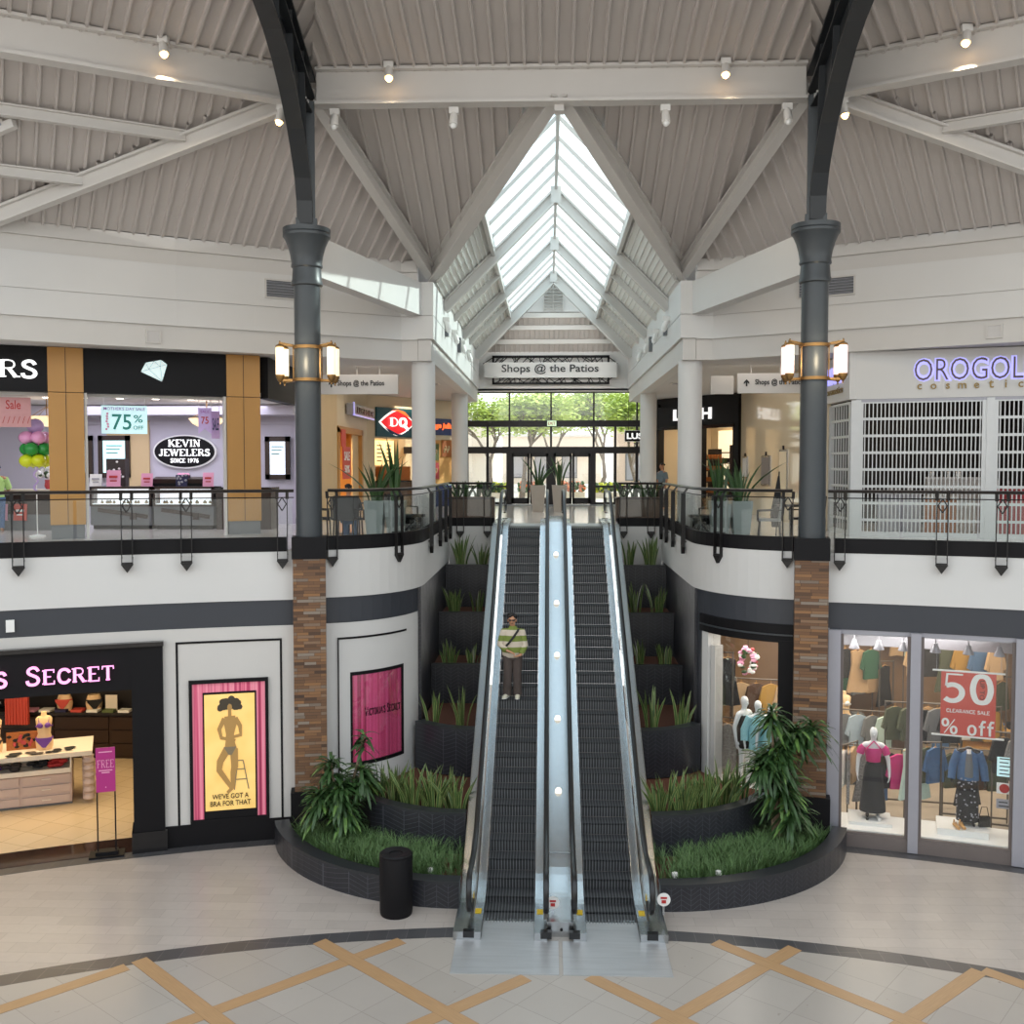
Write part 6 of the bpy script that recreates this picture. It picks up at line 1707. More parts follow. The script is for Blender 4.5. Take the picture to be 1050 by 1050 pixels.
def rail_unit(name_lab, a, b, z, items, group, legs=True, face=None):
    a, b = Vector((a[0], a[1], 0)), Vector((b[0], b[1], 0)); d = (b - a); L = d.length; d.normalize()
    t = thing('clothes_rail', name_lab, 'clothes rail', (a.x, a.y, 0), atan2(d.y, d.x))
    part(t, 'rail', MB().tube([(0, 0, z), (L, 0, z)], .016, 8), 'rack_steel', True, world=False)
    if legs:
        for x in (0, L):
            part(t, 'upright', MB().bx(x - .015, x + .015, -.015, .015, .02, z + .02), 'rack_steel', world=False)
        part(t, 'foot_bar', MB().bx(0, L, -.02, .02, .1, .13), 'rack_steel', world=False)
    else:
        for x in (.1, L - .1): part(t, 'wall_arm', MB().bx(x - .012, x + .012, 0, .3, z - .012, z + .012), 'rack_steel', world=False)
    n = len(items)
    for i, (kind, col) in enumerate(items):
        p = a + d * (L * (i + .7) / (n + .4))
        rz = atan2(d.y, d.x) + (face if face is not None else random.uniform(.25, .6))
        hang(kind, col, (p.x, p.y, z - .002), rz, '%s %s %s on the %s' % (ORD[i], col, kind, group), group)
random.seed(8)
S1, D1, T1, K1 = 'shirt', 'dress', 'trousers', 'skirt'
rail_unit('low clothes rail just inside the first tall window beside the column', pol(13.75, 24.1), pol(14.6, 24.6), 1.65, [(S1, 'white'), (D1, 'black and white print'), (S1, 'beige')], 'low rail beside the column')
rail_unit('steel clothes rail behind the mannequin in the magenta top', (6.05, 21.3), (7.15, 20.9), 1.55, [(S1, 'grey'), (D1, 'black and white print'), (T1, 'denim blue'), (S1, 'black'), (S1, 'magenta')], 'rail behind the magenta mannequin')
rail_unit('steel clothes rail in the second tall window nearest the mullion', (7.05, 20.8), (7.75, 20.75), 1.75, [(D1, 'mint'), (D1, 'mint'), (S1, 'olive'), (S1, 'denim blue')], 'rail beside the middle mullion')
rail_unit('upper steel clothes rail in the second tall window', (7.1, 22.2), (8.6, 21.9), 2.25, [(S1, 'olive'), (S1, 'olive'), (K1, 'black'), (S1, 'grey'), (S1, 'black')], 'upper rail behind the sale banner')
rail_unit('steel clothes rail at the end of the second tall window', (8.75, 20.7), (9.9, 20.3), 2.0, [(S1, 'black'), (S1, 'black and white print'), (S1, 'pale blue'), (S1, 'beige')], 'rail at the window end')
rail_unit('steel clothes rail in the middle of the clothing shop', (6.4, 23.6), (8.0, 23.2), 1.75, [(S1, 'grey'), (S1, 'pale blue'), (S1, 'grey'), (S1, 'mint'), (S1, 'brown')], 'middle floor rail')
rail_unit('wall clothes rail on the back wall facing the first tall window', (6.4, 26.8), (8.8, 26.8), 2.25, [(S1, 'beige'), (S1, 'brown'), (D1, 'black'), (S1, 'dark green'), (K1, 'grey'), (S1, 'beige'), (D1, 'black')], 'back wall rail')
rail_unit('high wall clothes rail on the back wall facing the first tall window', (8.3, 26.9), (11.2, 26.9), 3.55, [(S1, 'white'), (D1, 'beige'), (D1, 'mint'), (S1, 'dark green'), (S1, 'black'), (S1, 'mustard'), (S1, 'beige')], 'high back wall rail')
rail_unit('high wall clothes rail on the back wall behind the sale banner', (11.4, 26.9), (14.6, 26.9), 3.5, [(S1, 'olive'), (S1, 'beige'), (S1, 'mustard'), (D1, 'black'), (S1, 'denim blue'), (S1, 'beige'), (S1, 'white')], 'far high back wall rail')
rail_unit('lower wall clothes rail on the back wall behind the sale banner', (10.2, 26.6), (13.8, 26.6), 1.9, [(S1, 'beige'), (S1, 'brown'), (K1, 'olive'), (S1, 'grey'), (D1, 'black'), (S1, 'beige'), (S1, 'mustard')], 'lower far back wall rail')
rail_unit('steel clothes rail deep in the shop facing the middle mullion', (8.4, 24.6), (10.4, 24.1), 1.7, [(S1, 'brown'), (S1, 'beige'), (T1, 'denim blue'), (S1, 'black'), (S1, 'white'), (S1, 'olive'), (S1, 'mustard')], 'deep middle rail')
rail_unit('steel clothes rail seen above the head of the denim mannequin', (8.0, 21.3), (9.2, 21.0), 1.5, [(S1, 'olive'), (D1, 'black'), (S1, 'brown'), (S1, 'olive')], 'rail behind the denim mannequin')
rail_unit('high steel clothes rail under the window spotlights of the first tall window', (6.3, 25.4), (7.9, 25.1), 2.95, [(S1, 'beige'), (D1, 'brown'), (S1, 'black'), (D1, 'beige'), (S1, 'dark green')], 'high middle rail')
rail_unit('high steel clothes rail under the window spotlights of the second tall window', (8.4, 24.9), (10.6, 24.3), 3.1, [(S1, 'beige'), (S1, 'black'), (D1, 'olive'), (S1, 'mustard'), (S1, 'denim blue'), (S1, 'beige')], 'high rail over the sale banner')
rail_unit('steel clothes rail behind the corner window mannequins', (3.9, 22.9), (5.6, 22.5), 2.6, [(S1, 'beige'), (S1, 'brown'), (S1, 'mustard'), (S1, 'beige'), (S1, 'white')], 'upper rail behind the corner window')
rail_unit('clothes rail at the jamb end of the corner window', (3.35, 22.6), (3.85, 22.4), 3.25, [(D1, 'mint'), (D1, 'mint'), (D1, 'black')], 'rail by the corner window jamb')
rail_unit('lower clothes rail at the jamb end of the corner window', (3.45, 22.0), (3.85, 21.75), 1.95, [(D1, 'black and white print'), (D1, 'black and white print')], 'lower rail by the corner window jamb')
# shelf tables
def shelf_table(loc, rz, lab, cols):
    t = thing('display_shelf', lab, 'display shelf', loc, rz)
    part(t, 'top', MB().bx(-.7, .7, -.3, .3, .86, .9), 'wood_rod', world=False); part(t, 'shelf', MB().bx(-.7, .7, -.3, .3, .4, .44), 'wood_rod', world=False)
    for x in (-.68, .68):
        for y in (-.28, .28): part(t, 'leg', MB().bx(x - .015, x + .015, y - .015, y + .015, 0, .86), 'rack_steel', world=False)
    Mx = Matrix.Translation(Vector(loc)) @ Matrix.Rotation(rz, 4, 'Z')
    for i, c_ in enumerate(cols):
        b_ = MB()
        for j in range(4): b_.bx(-.13 + .01 * (j % 2), .13 - .01 * (j % 3), -.15, .15, j * .03, j * .03 + .028)
        p = Mx @ Vector((-.5 + i * .34, 0, .902))
        o = b_.build('folded_stack', CLOTHS[c_]); o.location = p; o.rotation_euler = (0, 0, rz)
        tag(o, '%s stack of folded %s tops on the %s' % (ORD[i], c_, lab), 'folded clothes', 'folded stacks on ' + lab)
        o['label'] = ('%s folded stack, %s, on the %s' % (ORD[i], c_, ' '.join(lab.split()[:9])))
shelf_table((7.2, 26.2, 0), .1, 'wooden shelf table under the back wall rail', ['white', 'mustard', 'beige', 'grey'])
shelf_table((10.7, 25.4, 0), -.2, 'wooden shelf table beyond the sale banner', ['beige', 'white', 'denim blue', 'black'])
tz = torso('torso_form', (6.75, 24.1, 1.25), -.2, 'ivory torso form with a grey skirt on a pole in the clothing shop', .8, 'grey_cloth' if False else 'mannequin', True)
solo('form_stand', MB().lathe([(.18, .01), (.18, .03), (.02, .05), (.02, 1.24), (.06, 1.25)], (6.75, 24.1, 0), 16), MT['rack_steel'], 'steel pole stand under the ivory torso form in the clothing shop', 'stand', smooth=True)
cs = thing('cardboard_case', 'open dark case of patterned blue cloths high on the clothing shop back wall', 'display case', (10.9, 26.4, 2.75))  # cardboard case hanging free before the back wall, no shelf under it
part(cs, 'box', MB().box((0, 0, .1), (1.3, .6, .06), 0, 0, -.35).bx(-.66, -.6, -.3, .4, -.1, .45).bx(.6, .66, -.3, .4, -.1, .45), 'black', world=False)
m = MB(); random.seed(6)
for i in range(22): m.ball((random.uniform(-.5, .5), random.uniform(-.2, .2), .22 + random.uniform(-.06, .06)), (.12, .1, .05), 7)
part(cs, 'cloths', m, 'navy', True, world=False)
m = MB()
for i in range(18): m.ball((random.uniform(-.5, .5), random.uniform(-.26, .1), .27 + random.uniform(-.04, .04)), (.07, .05, .03), 7)
part(cs, 'cloths', m, 'white_plain', True, world=False)
# sale banner in the window
c0 = pol(19.27, 23.12); rz = radians(-19.27)
sb = thing('sale_banner', 'red fifty percent sale banner hanging in the second tall window', 'banner', (c0[0], c0[1], 2.3), rz)
part(sb, 'sheet', MB().bx(-.47, .47, -.004, .004, .0, 1.2), 'sale_red', world=False)
part(sb, 'top_bar', MB().bx(-.62, .62, -.012, .012, 1.19, 1.22), 'white_plain', world=False); part(sb, 'bottom_bar', MB().bx(-.62, .62, -.012, .012, -.03, 0), 'white_plain', world=False)
part(sb, 'lettering', place(serif_mb('50', .86, .58, .004, .17, .06, .06), (0, -.006, .6)), 'white_plain', world=False)
part(sb, 'lettering', place(serif_mb('CLEARANCE SALE', .74, .075, .004, .2, .13, .1), (0, -.006, .42)), 'white_plain', world=False)
part(sb, 'lettering', place(serif_mb('% off', .9, .3, .004, .14, .06, .06), (0, -.006, .01)), 'white_plain', world=False)
part(sb, 'lettering', place(text_mb('UP TO', .36, .08, .004), (0, 0, 0)).xf(Matrix.Translation((.235, -.006, .88)) @ Matrix.Rotation(pi / 2, 4, 'Y') @ Matrix.Translation((0, 0, -.04))), 'text_dark', world=False)
for zz in (3.55,):
    part(sb, 'cord', MB().tube([(-.55, 0, 1.22), (-.55, 0, 1.78)], .004, 4).tube([(.55, 0, 1.22), (.55, 0, 1.78)], .004, 4), 'mullion', world=False)
# window stickers
c1 = pol(20.85, 23.06)
for k, (z, h, mat_, lab) in enumerate(((1.62, .36, 'aqua_paper', 'upper pale notice sheet stuck inside the second tall window near its end'), (1.3, .2, 'white_plain', 'white no smoking sticker inside the second tall window'), (1.02, .18, 'mullion', 'small grey notice under the no smoking sticker in the second tall window'))):
    t = thing('window_notice', lab, 'notice', (c1[0], c1[1], z), radians(-20.85))
    part(t, 'sheet', MB().bx(-.13, .13, -.004, .004, 0, h), mat_, world=False)
    if k == 1:
        m = MB().lathe([(.07, 0), (.085, 0), (.085, .004), (.07, .004)], n=20).xf(Matrix.Translation((0, -.006, .1)) @ Matrix.Rotation(pi / 2, 4, 'X'))
        part(t, 'prohibition_ring', m, 'red_text', world=False); part(t, 'bar', MB().box((0, -.007, .1), (.13, .004, .014), 0).bx(-.04, .04, -.007, -.005, .09, .11), 'red_text', world=False)
    else:
        m = MB()
        for i in range(int(h / .07)): m.bx(-.09, .09 - .03 * (i % 2), -.007, -.004, .04 + i * .07, .06 + i * .07)
        part(t, 'print', m, 'text_dark', world=False)
# display downlights
for i, (th, w) in enumerate(((14.3, 'first'), (15.4, 'second'), (16.5, 'third'), (17.9, 'fourth'), (19.3, 'fifth'), (20.6, 'sixth'))):
    p = pol(th, 23.6)
    t = thing('downlight', '%s small window spotlight under the clothing shop ceiling counted from the column' % w, 'spotlight', (p[0], p[1], 3.75), 0, 'window spotlights of the clothing shop')
    part(t, 'stem', MB().tube([(0, 0, .16), (0, 0, .37)], .012, 6), 'mullion', world=False)
    part(t, 'shade', MB().lathe([(.04, .18), (.05, .12), (.1, .02), (.1, .0), (.09, 0), (.045, .1)], n=16), 'mullion', True, world=False)
    part(t, 'bulb', MB().ball((0, 0, .03), .05, 10), 'bulb_white' if i == 1 else 'white_plain', True, world=False)
# ------------------------------------------------------------------ upper level: jewellery shop
JO = Vector((-11.0, 22.45, 0)); JD = Vector((.8977, .4406, 0)); JN = Vector((.4406, -.8977, 0)); JR = atan2(JD.y, JD.x)
def J(u, o=0., z=0.): return JO + JD * u + JN * o + Vector((0, 0, z))
def jbox(u0, u1, o0, o1, z0, z1, mb=None):
    mb = mb or MB()
    a = [J(u0, o1, z0), J(u1, o1, z0), J(u1, o0, z0), J(u0, o0, z0)]
    return mb.hexa(a + [p + Vector((0, 0, z1 - z0)) for p in a])
ZC = 9.96
for (u0, u1, w) in ((-.27, .46, 'between the name sign and the gem sign'), (3.58, 4.36, 'at the corner beyond the gem sign'), (-4.4, -3.6, 'beyond the name sign')):
    c = SE('pillar', 'ochre panelled shopfront pillar %s' % w, 'pillar', tuple(J(u0, 0, F2)))
    part(c, 'lower_panel', jbox(u0, u1, -.55, 0, 6.02, 8.96), 'ochre'); part(c, 'upper_panel', jbox(u0, u1, -.55, 0, 8.975, ZC), 'ochre')
    part(c, 'plinth', jbox(u0 + .02, u1 - .02, -.55, -.03, F2, 6.02), 'plinth')
    um = (u0 + u1) / 2; part(c, 'seam', jbox(um - .006, um + .006, -.02, .004, 6.02, ZC), 'brown_int')
# name sign and gem sign
t = thing('shop_sign', 'black fascia sign with large white slab letters above the jewellery shop', 'sign', tuple(J(-3, 0, 8.97)))
part(t, 'panel', jbox(-3.6, -.27, -.3, -.04, 8.97, ZC), 'black')
part(t, 'lettering', place(serif_mb('JEWELERS', 3.3, .42, .05, .17, .07, .15), tuple(J(-2.12, .0, 9.24)), JR), 'sign_white')
t = thing('shop_sign', 'black fascia sign with a white faceted gem above the jewellery shop', 'sign', tuple(J(.46, 0, 8.97)))
part(t, 'panel', jbox(.46, 3.58, -.3, -.04, 8.97, ZC), 'black')
fr = (tuple(J(1.98, .0, 9.52)), tuple(JD), (0, 0, 1))
gem = MB(); Rm = lambda x, y: (x * cos(.28) - y * sin(.28), x * sin(.28) + y * cos(.28))
gp = [(-.3, .06), (-.17, .2), (.17, .2), (.3, .06), (0, -.26)]
gp = [(x * 1.05, y) for x, y in gp]
gem.plate([Rm(x, y) for x, y in [(-.3, .05), (-.14, .22), (.2, .2), (.3, .07), (.08, -.28)]], fr, -.05, .0)
part(t, 'gem', gem, 'sign_ice')
ln = MB()
def seg(a, b): 
    a, b = Rm(*a), Rm(*b); A = Vector(fr[0]) + JD * a[0] + Vector((0, 0, a[1])) + JN * .003; B = Vector(fr[0]) + JD * b[0] + Vector((0, 0, b[1])) + JN * .003
    ln.bar(A, B, .008, .012, up=JN)
for a, b in (((-.3, .05), (.3, .07)), ((-.14, .22), (-.12, .06)), ((-.12, .06), (.08, -.28)), ((.2, .2), (.14, .06)), ((.14, .06), (.08, -.28)), ((-.12, .06), (.04, .21)), ((.04, .21), (.14, .06))): seg(a, b)
part(t, 'facet_line', ln, 'mullion')
# corridor side of the jewellery shop: black fascia with letters over an open side entrance
t = thing('shop_sign', 'black fascia with white letters on the corridor side of the jewellery shop', 'sign', (-7.05, 28.4, 8.97))
part(t, 'panel', MB().bx(-7.25, -7.0, 24.75, 32.2, 8.97, ZC), 'black')
part(t, 'lettering', place(serif_mb('JEWELERS', 4.2, .42, .05, .17, .07, .15), (-6.99, 30.0, 9.24), pi / 2), 'sign_white')
# shop box
S('wall_left_jewellery_back', MB().bx(-17, -7.1, 28.5, 28.7, F2, ZC), 'lilac_wall', 'pale lilac back wall inside the jewellery shop', 'wall')
S('wall_left_jewellery_side', MB().bx(-7.25, -7.08, 28.3, 28.6, F2, 8.97), 'lilac_wall', 'inner side wall of the jewellery shop', 'wall')
S('ceiling_jewellery', MB().prism([tuple(J(u, -.3, 0))[:2] for u in (-6, 4.4)] + [(-7.1, 28.6), (-17, 28.6)], 9.0, 9.1), 'white2', 'white ceiling of the jewellery shop', 'ceiling')
S('trim_13', MB().bx(-17, -7.1, 27.6, 28.5, 8.72, 8.98).bx(-17, -7.1, 28.44, 28.5, 8.5, 8.56), 'lilac_wall', 'ceiling bulkhead at the back of the jewellery shop', 'trim')
S('trim_14', jbox(-3.6, -.27, -.5, -.3, 8.9, 9.02).hexa([J(.46, -.5 + .2 * 0, 8.9), J(3.58, -.5, 8.9), J(3.58, -.3, 8.9), J(.46, -.3, 8.9), J(.46, -.5, 9.02), J(3.58, -.5, 9.02), J(3.58, -.3, 9.02), J(.46, -.3, 9.02)]), 'white2', 'white head trim of the jewellery shop openings', 'trim')
S('trim_15', jbox(.47, .53, -.3, -.05, F2, 8.97).hexa([J(3.52, -.3, F2), J(3.57, -.3, F2), J(3.57, -.05, F2), J(3.52, -.05, F2), J(3.52, -.3, 8.97), J(3.57, -.3, 8.97), J(3.57, -.05, 8.97), J(3.52, -.05, 8.97)]), 'white2', 'white door jambs of the jewellery shop opening', 'trim')
S('wall_left_jewellery_panel', MB().bx(-12.6, -11.4, 28.42, 28.5, F2, 8.6), 'ochre2', 'tan wall panel behind the framed screen in the jewellery shop', 'wall')
# oval wall sign
t = thing('oval_sign', 'black oval wall sign with white slab lettering inside the jewellery shop', 'sign', (-10.38, 28.45, 7.73))
m = MB(); N_ = 40
m.add([(-10.38 + .9 * cos(2 * pi * i / N_), 28.40, 7.73 + .475 * sin(2 * pi * i / N_)) for i in range(N_)] + [(-10.38 + .9 * cos(2 * pi * i / N_), 28.48, 7.73 + .475 * sin(2 * pi * i / N_)) for i in range(N_)], [tuple(range(N_)), tuple(range(N_, 2 * N_))] + [(i, (i + 1) % N_, N_ + (i + 1) % N_, N_ + i) for i in range(N_)])
part(t, 'rim', m, 'white_plain')
m = MB()
m.add([(-10.38 + .85 * cos(2 * pi * i / N_), 28.385, 7.73 + .435 * sin(2 * pi * i / N_)) for i in range(N_)] + [(-10.38 + .85 * cos(2 * pi * i / N_), 28.47, 7.73 + .435 * sin(2 * pi * i / N_)) for i in range(N_)], [tuple(range(N_)), tuple(range(N_, 2 * N_))] + [(i, (i + 1) % N_, N_ + (i + 1) % N_, N_ + i) for i in range(N_)])
part(t, 'face', m, 'black')
for s_, w, h, z in (('KEVIN', .9, .21, 7.86), ('JEWELERS', 1.45, .21, 7.6), ('SINCE 1976', .8, .13, 7.415)):
    part(t, 'lettering', place(serif_mb(s_, w, h, .015, .19, .08, .14), (-10.38, 28.384, z)), 'sign_white')
# framed screens
def screen(x, z0, z1, w, lab, scr='screen', y=28.44):
    t = thing('wall_screen', lab, 'screen', (x, y, z0))
    m = MB().bx(x - w / 2, x + w / 2, y - .08, y, z0, z0 + .14).bx(x - w / 2, x + w / 2, y - .08, y, z1 - .14, z1).bx(x - w / 2, x - w / 2 + .13, y - .08, y, z0, z1).bx(x + w / 2 - .13, x + w / 2, y - .08, y, z0, z1)
    part(t, 'frame', m, 'dark_wood'); part(t, 'panel', MB().bx(x - w / 2 + .13, x + w / 2 - .13, y - .05, y - .01, z0 + .14, z1 - .14), scr)
    m = MB(); 
    for i in range(3): m.bx(x - w / 4, x + w / 4 - .06 * i, y - .056, y - .05, z1 - .3 - .1 * i, z1 - .27 - .1 * i)
    for i in range(5): m.lathe([(.04, 0), (.05, 0)], (0, 0, 0), 10).v and None
    part(t, 'print', m, 'teal_text')
screen(-12.38, 7.0, 8.18, .9, 'dark framed portrait screen on the tan panel in the jewellery shop')
screen(-13.4, 7.0, 8.18, .8, 'dark framed portrait screen half hidden by the ochre pillar in the jewellery shop')
screen(-7.75, 6.95, 8.15, .7, 'dark framed portrait screen seen beside the lamp column in the jewellery shop', 'screen2')
# counters
def counter(x0, x1, lab, lit=True):
    t = thing('display_counter', lab, 'counter', ((x0 + x1) / 2, 26.3, F2))
    part(t, 'body', MB().bx(x0, x1, 26.05, 26.7, F2 + .1, 6.3), 'plinth'); part(t, 'base', MB().bx(x0 + .05, x1 - .05, 26.1, 26.65, F2, F2 + .1), 'black')
    part(t, 'case_frame', MB().bx(x0, x1, 26.0, 26.7, 6.74, 6.8).bx(x0, x1, 26.0, 26.7, 6.29, 6.34).bx(x0, x0 + .05, 26.0, 26.7, 6.3, 6.8).bx(x1 - .05, x1, 26.0, 26.7, 6.3, 6.8), 'dark_wood')
    part(t, 'case_light', MB().bx(x0 + .05, x1 - .05, 26.35, 26.4, 6.34, 6.74).bx(x0 + .05, x1 - .05, 26.04, 26.4, 6.34, 6.36), 'case_light', label='glowing white case lining')
    m = MB(); random.seed(int(x0 * 10))
    for i in range(12):
        x = random.uniform(x0 + .12, x1 - .12); m.lathe([(.03, 0), (.05, .03), (.02, .06), (.001, .1)], (x, 26.2, 6.36), 8)
    part(t, 'jewellery', m, 'gold_text', True)
    part(t, 'glass', MB().bx(x0 + .05, x1 - .05, 26.0, 26.012, 6.34, 6.74), 'glass')
    part(t, 'strut', MB().bar((x0 + .2, 26.03, 6.2), (x1 - .1, 26.03, 6.02), .02, .1).bx((x0 + x1) / 2 + .25, (x0 + x1) / 2 + .4, 25.98, 26.05, 5.95, 6.12), 'dark_wood')
counter(-12.02, -10.42, 'lit glass display counter nearer the ochre pillar with the gem sign')
counter(-10.36, -8.8, 'lit glass display counter below the oval sign')
dkc = thing('service_counter', 'dark walnut service counter at the corner end of the jewellery shop', 'counter', (-8.1, 26.3, F2))
part(dkc, 'body', MB().bx(-8.72, -7.3, 26.0, 26.7, F2, 6.72), 'dark_wood'); part(dkc, 'top', MB().bx(-8.75, -7.28, 25.95, 26.75, 6.72, 6.78), 'black_gloss')
dkc = thing('service_counter', 'dark walnut counter under the balloons beside the person in lime green', 'counter', (-13.6, 25.6, F2))
part(dkc, 'body', MB().bx(-15.6, -12.5, 25.5, 26.1, F2, 6.66), 'dark_wood'); part(dkc, 'top', MB().bx(-15.7, -12.45, 25.4, 26.2, 6.66, 6.74), 'table_white'); part(dkc, 'kick', MB().bx(-15.5, -12.6, 25.47, 25.5, F2, 6.1), 'plinth')
# small things on the counters
def card(x, y, z, w, h, mat_, lab, ink='red_text', name='price_card'):
    t = thing(name, lab, 'card', (x, y, z))
    part(t, 'sheet', MB().box((x, y, z + h / 2), (w, .015, h), 0, 0, -.12), mat_)
    part(t, 'print', MB().box((x, y - .02 - .0, z + h * .6), (w * .6, .008, h * .14), 0, 0, -.12).box((x, y - .014, z + h * .35), (w * .5, .008, h * .08), 0, 0, -.12), ink)
    part(t, 'foot', MB().bx(x - w / 2, x + w / 2, y, y + .08, z, z + .01), mat_)
card(-11.38, 26.0, 6.8, .36, .42, 'pink_paper', 'pink price card on the lit counter nearer the gem pillar')
card(-10.55, 26.1, 6.8, .3, .34, 'pink_paper', 'pink price card on the joint between the two lit counters')
card(-8.95, 26.1, 6.8, .28, .36, 'pink_paper', 'pink price card at the corner end of the lit counters')
card(-11.98, 26.3, 6.8, .32, .32, 'white_plain', 'white card at the pillar end of the lit counter', 'mullion')
bx_ = lambda x0, x1, y0, y1, z0, z1, n, mat_, lab, cat, tr=None: None
for (x, w, h, mat_, lab) in ((-11.45, .5, .72, 'stock_d', 'tall dark box with white blossom pattern on the lit counter'), (-9.72, .3, .3, 'navy', 'navy gift box with pink tissue on the lit counter'), (-8.45, .3, .42, 'stock_c', 'small green box on the dark service counter')):
    t = thing('gift_box', lab, 'box', (x, 26.45, 6.8))
    part(t, 'carton', MB().bx(x - w / 2, x + w / 2, 26.3, 26.55, 6.8, 6.8 + h), mat_)
    m = MB(); random.seed(int(h * 100))
    for i in range(9): m.ball((x + random.uniform(-w / 2.6, w / 2.6), 26.296, 6.84 + h * .85 * random.random()), (.035, .008, .03), 6)
    part(t, 'pattern', m, 'white_plain' if mat_ != 'navy' else 'mullion')
    if mat_ == 'navy':
        m = MB()
        for i in range(7): m.ball((x + random.uniform(-.12, .12), 26.42 + random.uniform(-.06, .06), 6.8 + h), (.06, .05, .05), 6)
        part(t, 'tissue', m, 'pink_paper', True)
for x, lab in ((-10.2, 'dark wooden tray stand beside the navy gift box, nearer the gem pillar'), (-9.35, 'dark wooden tray stand beside the navy gift box, nearer the corner')):
    t = thing('tray_stand', lab, 'tray', (x, 26.5, 6.8)); part(t, 'tray', MB().box((x, 26.5, 6.92), (.62, .3, .2), 0, 0, .2), 'dark_wood'); part(t, 'lip', MB().box((x, 26.34, 6.84), (.64, .03, .08)), 'black')
# hanging banners
def hbanner(u, o, z0, z1, w, lab, mat_, texts, ink='teal_text', tail=False):
    p = J(u, o, z0); t = thing('hanging_banner', lab, 'banner', tuple(p), JR)
    h = z1 - z0
    pts = [(-w / 2, 0), (0, .12), (w / 2, 0), (w / 2, h), (-w / 2, h)] if tail else [(-w / 2, 0), (w / 2, 0), (w / 2, h), (-w / 2, h)]
    part(t, 'sheet', MB().plate(pts, ((0, 0, 0), (1, 0, 0), (0, 0, 1)), -.006, .006), mat_, world=False)
    for s_, ww, hh, x, z, ink_ in texts: part(t, 'lettering', place(text_mb(s_, ww, hh, .004, bold=.01), (x, -.008, z)), ink_, world=False)
    for sx in (-.45, .45): part(t, 'cord', MB().tube([(sx * w, 0, h), (sx * w, 0, 9.0 - z0)], .005, 4), 'white_plain', world=False)
    return t
b1 = hbanner(1.34, -.55, 8.08, 8.73, 1.0, "pale aqua banner for the mother's day sale hanging in the jewellery shop opening", 'aqua_paper', [("MOTHER'S DAY SALE", .9, .075, 0, .54, 'purple_text'), ('75', .42, .36, -.06, .09, 'teal_text'), ('%', .2, .18, .3, .26, 'teal_text'), ('OFF', .22, .09, .3, .1, 'teal_text')])
m = MB(); random.seed(1)
for i in range(7): m.ball((-.4 + .05 * random.random(), -.008, .1 + .06 * i), (.03, .003, .03), 8)
part(b1, 'blossom_print', m, 'pink_paper', world=False)
hbanner(3.15, -.6, 8.1, 8.72, .3, 'lilac swallow-tailed banner hanging by the corner pillar of the jewellery shop', 'lilac_paper', [('75', .17, .17, 0, .24, 'red_text'), ('SALE', .2, .06, 0, .5, 'purple_text')], tail=True)
hbanner(3.44, -.9, 8.0, 8.66, .2, 'narrow blue and white banner tucked behind the corner pillar of the jewellery shop', 'lilac_paper', [('SALE', .15, .3, 0, .2, 'blue_sign')])
MT['dusty'] = M('dusty_pink_banner', '#cf9a9c', .6, var=.1, scale=8)
b3 = hbanner(-1.1, -.55, 8.2, 8.86, .95, 'dusty pink sale banner hanging under the name sign of the jewellery shop', 'dusty', [('Sale', .3, .2, .12, .4, 'red_text'), ('75', .26, .24, -.3, .1, 'red_text')])
m = MB()
for i in range(6): m.bar((-.1 + .1 * i, -.01, .08), (-.05 + .1 * i, -.01, .24), .02, .01)
part(b3, 'leaf_print', m, 'red_text', world=False)
# bowl pendant lamps
for (x, y, lab) in ((-9.0, 26.2, 'glowing bowl pendant lamp by the lilac banner'), (-12.6, 25.0, 'glowing bowl pendant lamp above the balloons')):
    t = thing('pendant_lamp', lab, 'lamp', (x, y, 8.3))
    part(t, 'bowl', MB().lathe([(.001, 8.3), (.2, 8.33), (.36, 8.42), (.46, 8.55), (.44, 8.55), (.001, 8.5)], (x, y, 0), 24), 'lamp_tube', True, label='glowing glass bowl')
    part(t, 'stem', MB().tube([(x, y, 8.5), (x, y, 9.0)], .015, 6), 'bronze'); part(t, 'spoke', MB().tube([(x - .4, y, 8.55), (x, y, 8.8), (x + .4, y, 8.55)], .008, 5).tube([(x, y - .4, 8.55), (x, y, 8.8), (x, y + .4, 8.55)], .008, 5), 'bronze')
for i in range(6):
    x = -12.4 + i * .8; y = 24.6 + .25 * i
    solo('downlight', MB().lathe([(.001, 8.985), (.07, 8.985), (.09, 8.995), (.09, 9.0)], (x, y, 0), 14), MT['bulb_white'], '%s small recessed ceiling light behind the gem sign counted from the gem pillar' % ORD[i], 'ceiling light', 'recessed lights of the jewellery shop', smooth=True)
# balloons
def J2(u, o, z): return tuple(J(u, o, z))
bc = Vector(J(-.55, -1.1, 0))
for z, mat_, nm in ((7.45, 'yellow', 'yellow'), (7.72, 'dark green', 'green'), (7.98, 'pink', 'pink')):
    for k in range(4):
        a = pi / 4 + k * pi / 2 + (pi / 4 if nm == 'green' else 0)
        mm = {'yellow': 'balloon_yellow', 'green': 'balloon_green', 'pink': 'balloon_pink'}[nm]
        if mm not in MT: MT[mm] = M(mm, {'yellow': '#dbe62b', 'green': '#2f9a45', 'pink': '#f0a8d8'}[nm], .25, var=.03)
        c_ = bc + Vector((.2 * cos(a), .2 * sin(a), z))
        solo('balloon', MB().ball(tuple(c_), (.17, .17, .15), 14).lathe([(.02, -.17), (.008, -.14)], tuple(c_), 8), MT[mm], '%s %s balloon of the balloon column, %s' % (('one', 'another', 'a third', 'a fourth')[k], nm, ('towards the shop interior', 'on the name sign side', 'facing the court', 'on the pillar side')[k]), 'balloon', 'balloon column', smooth=True)
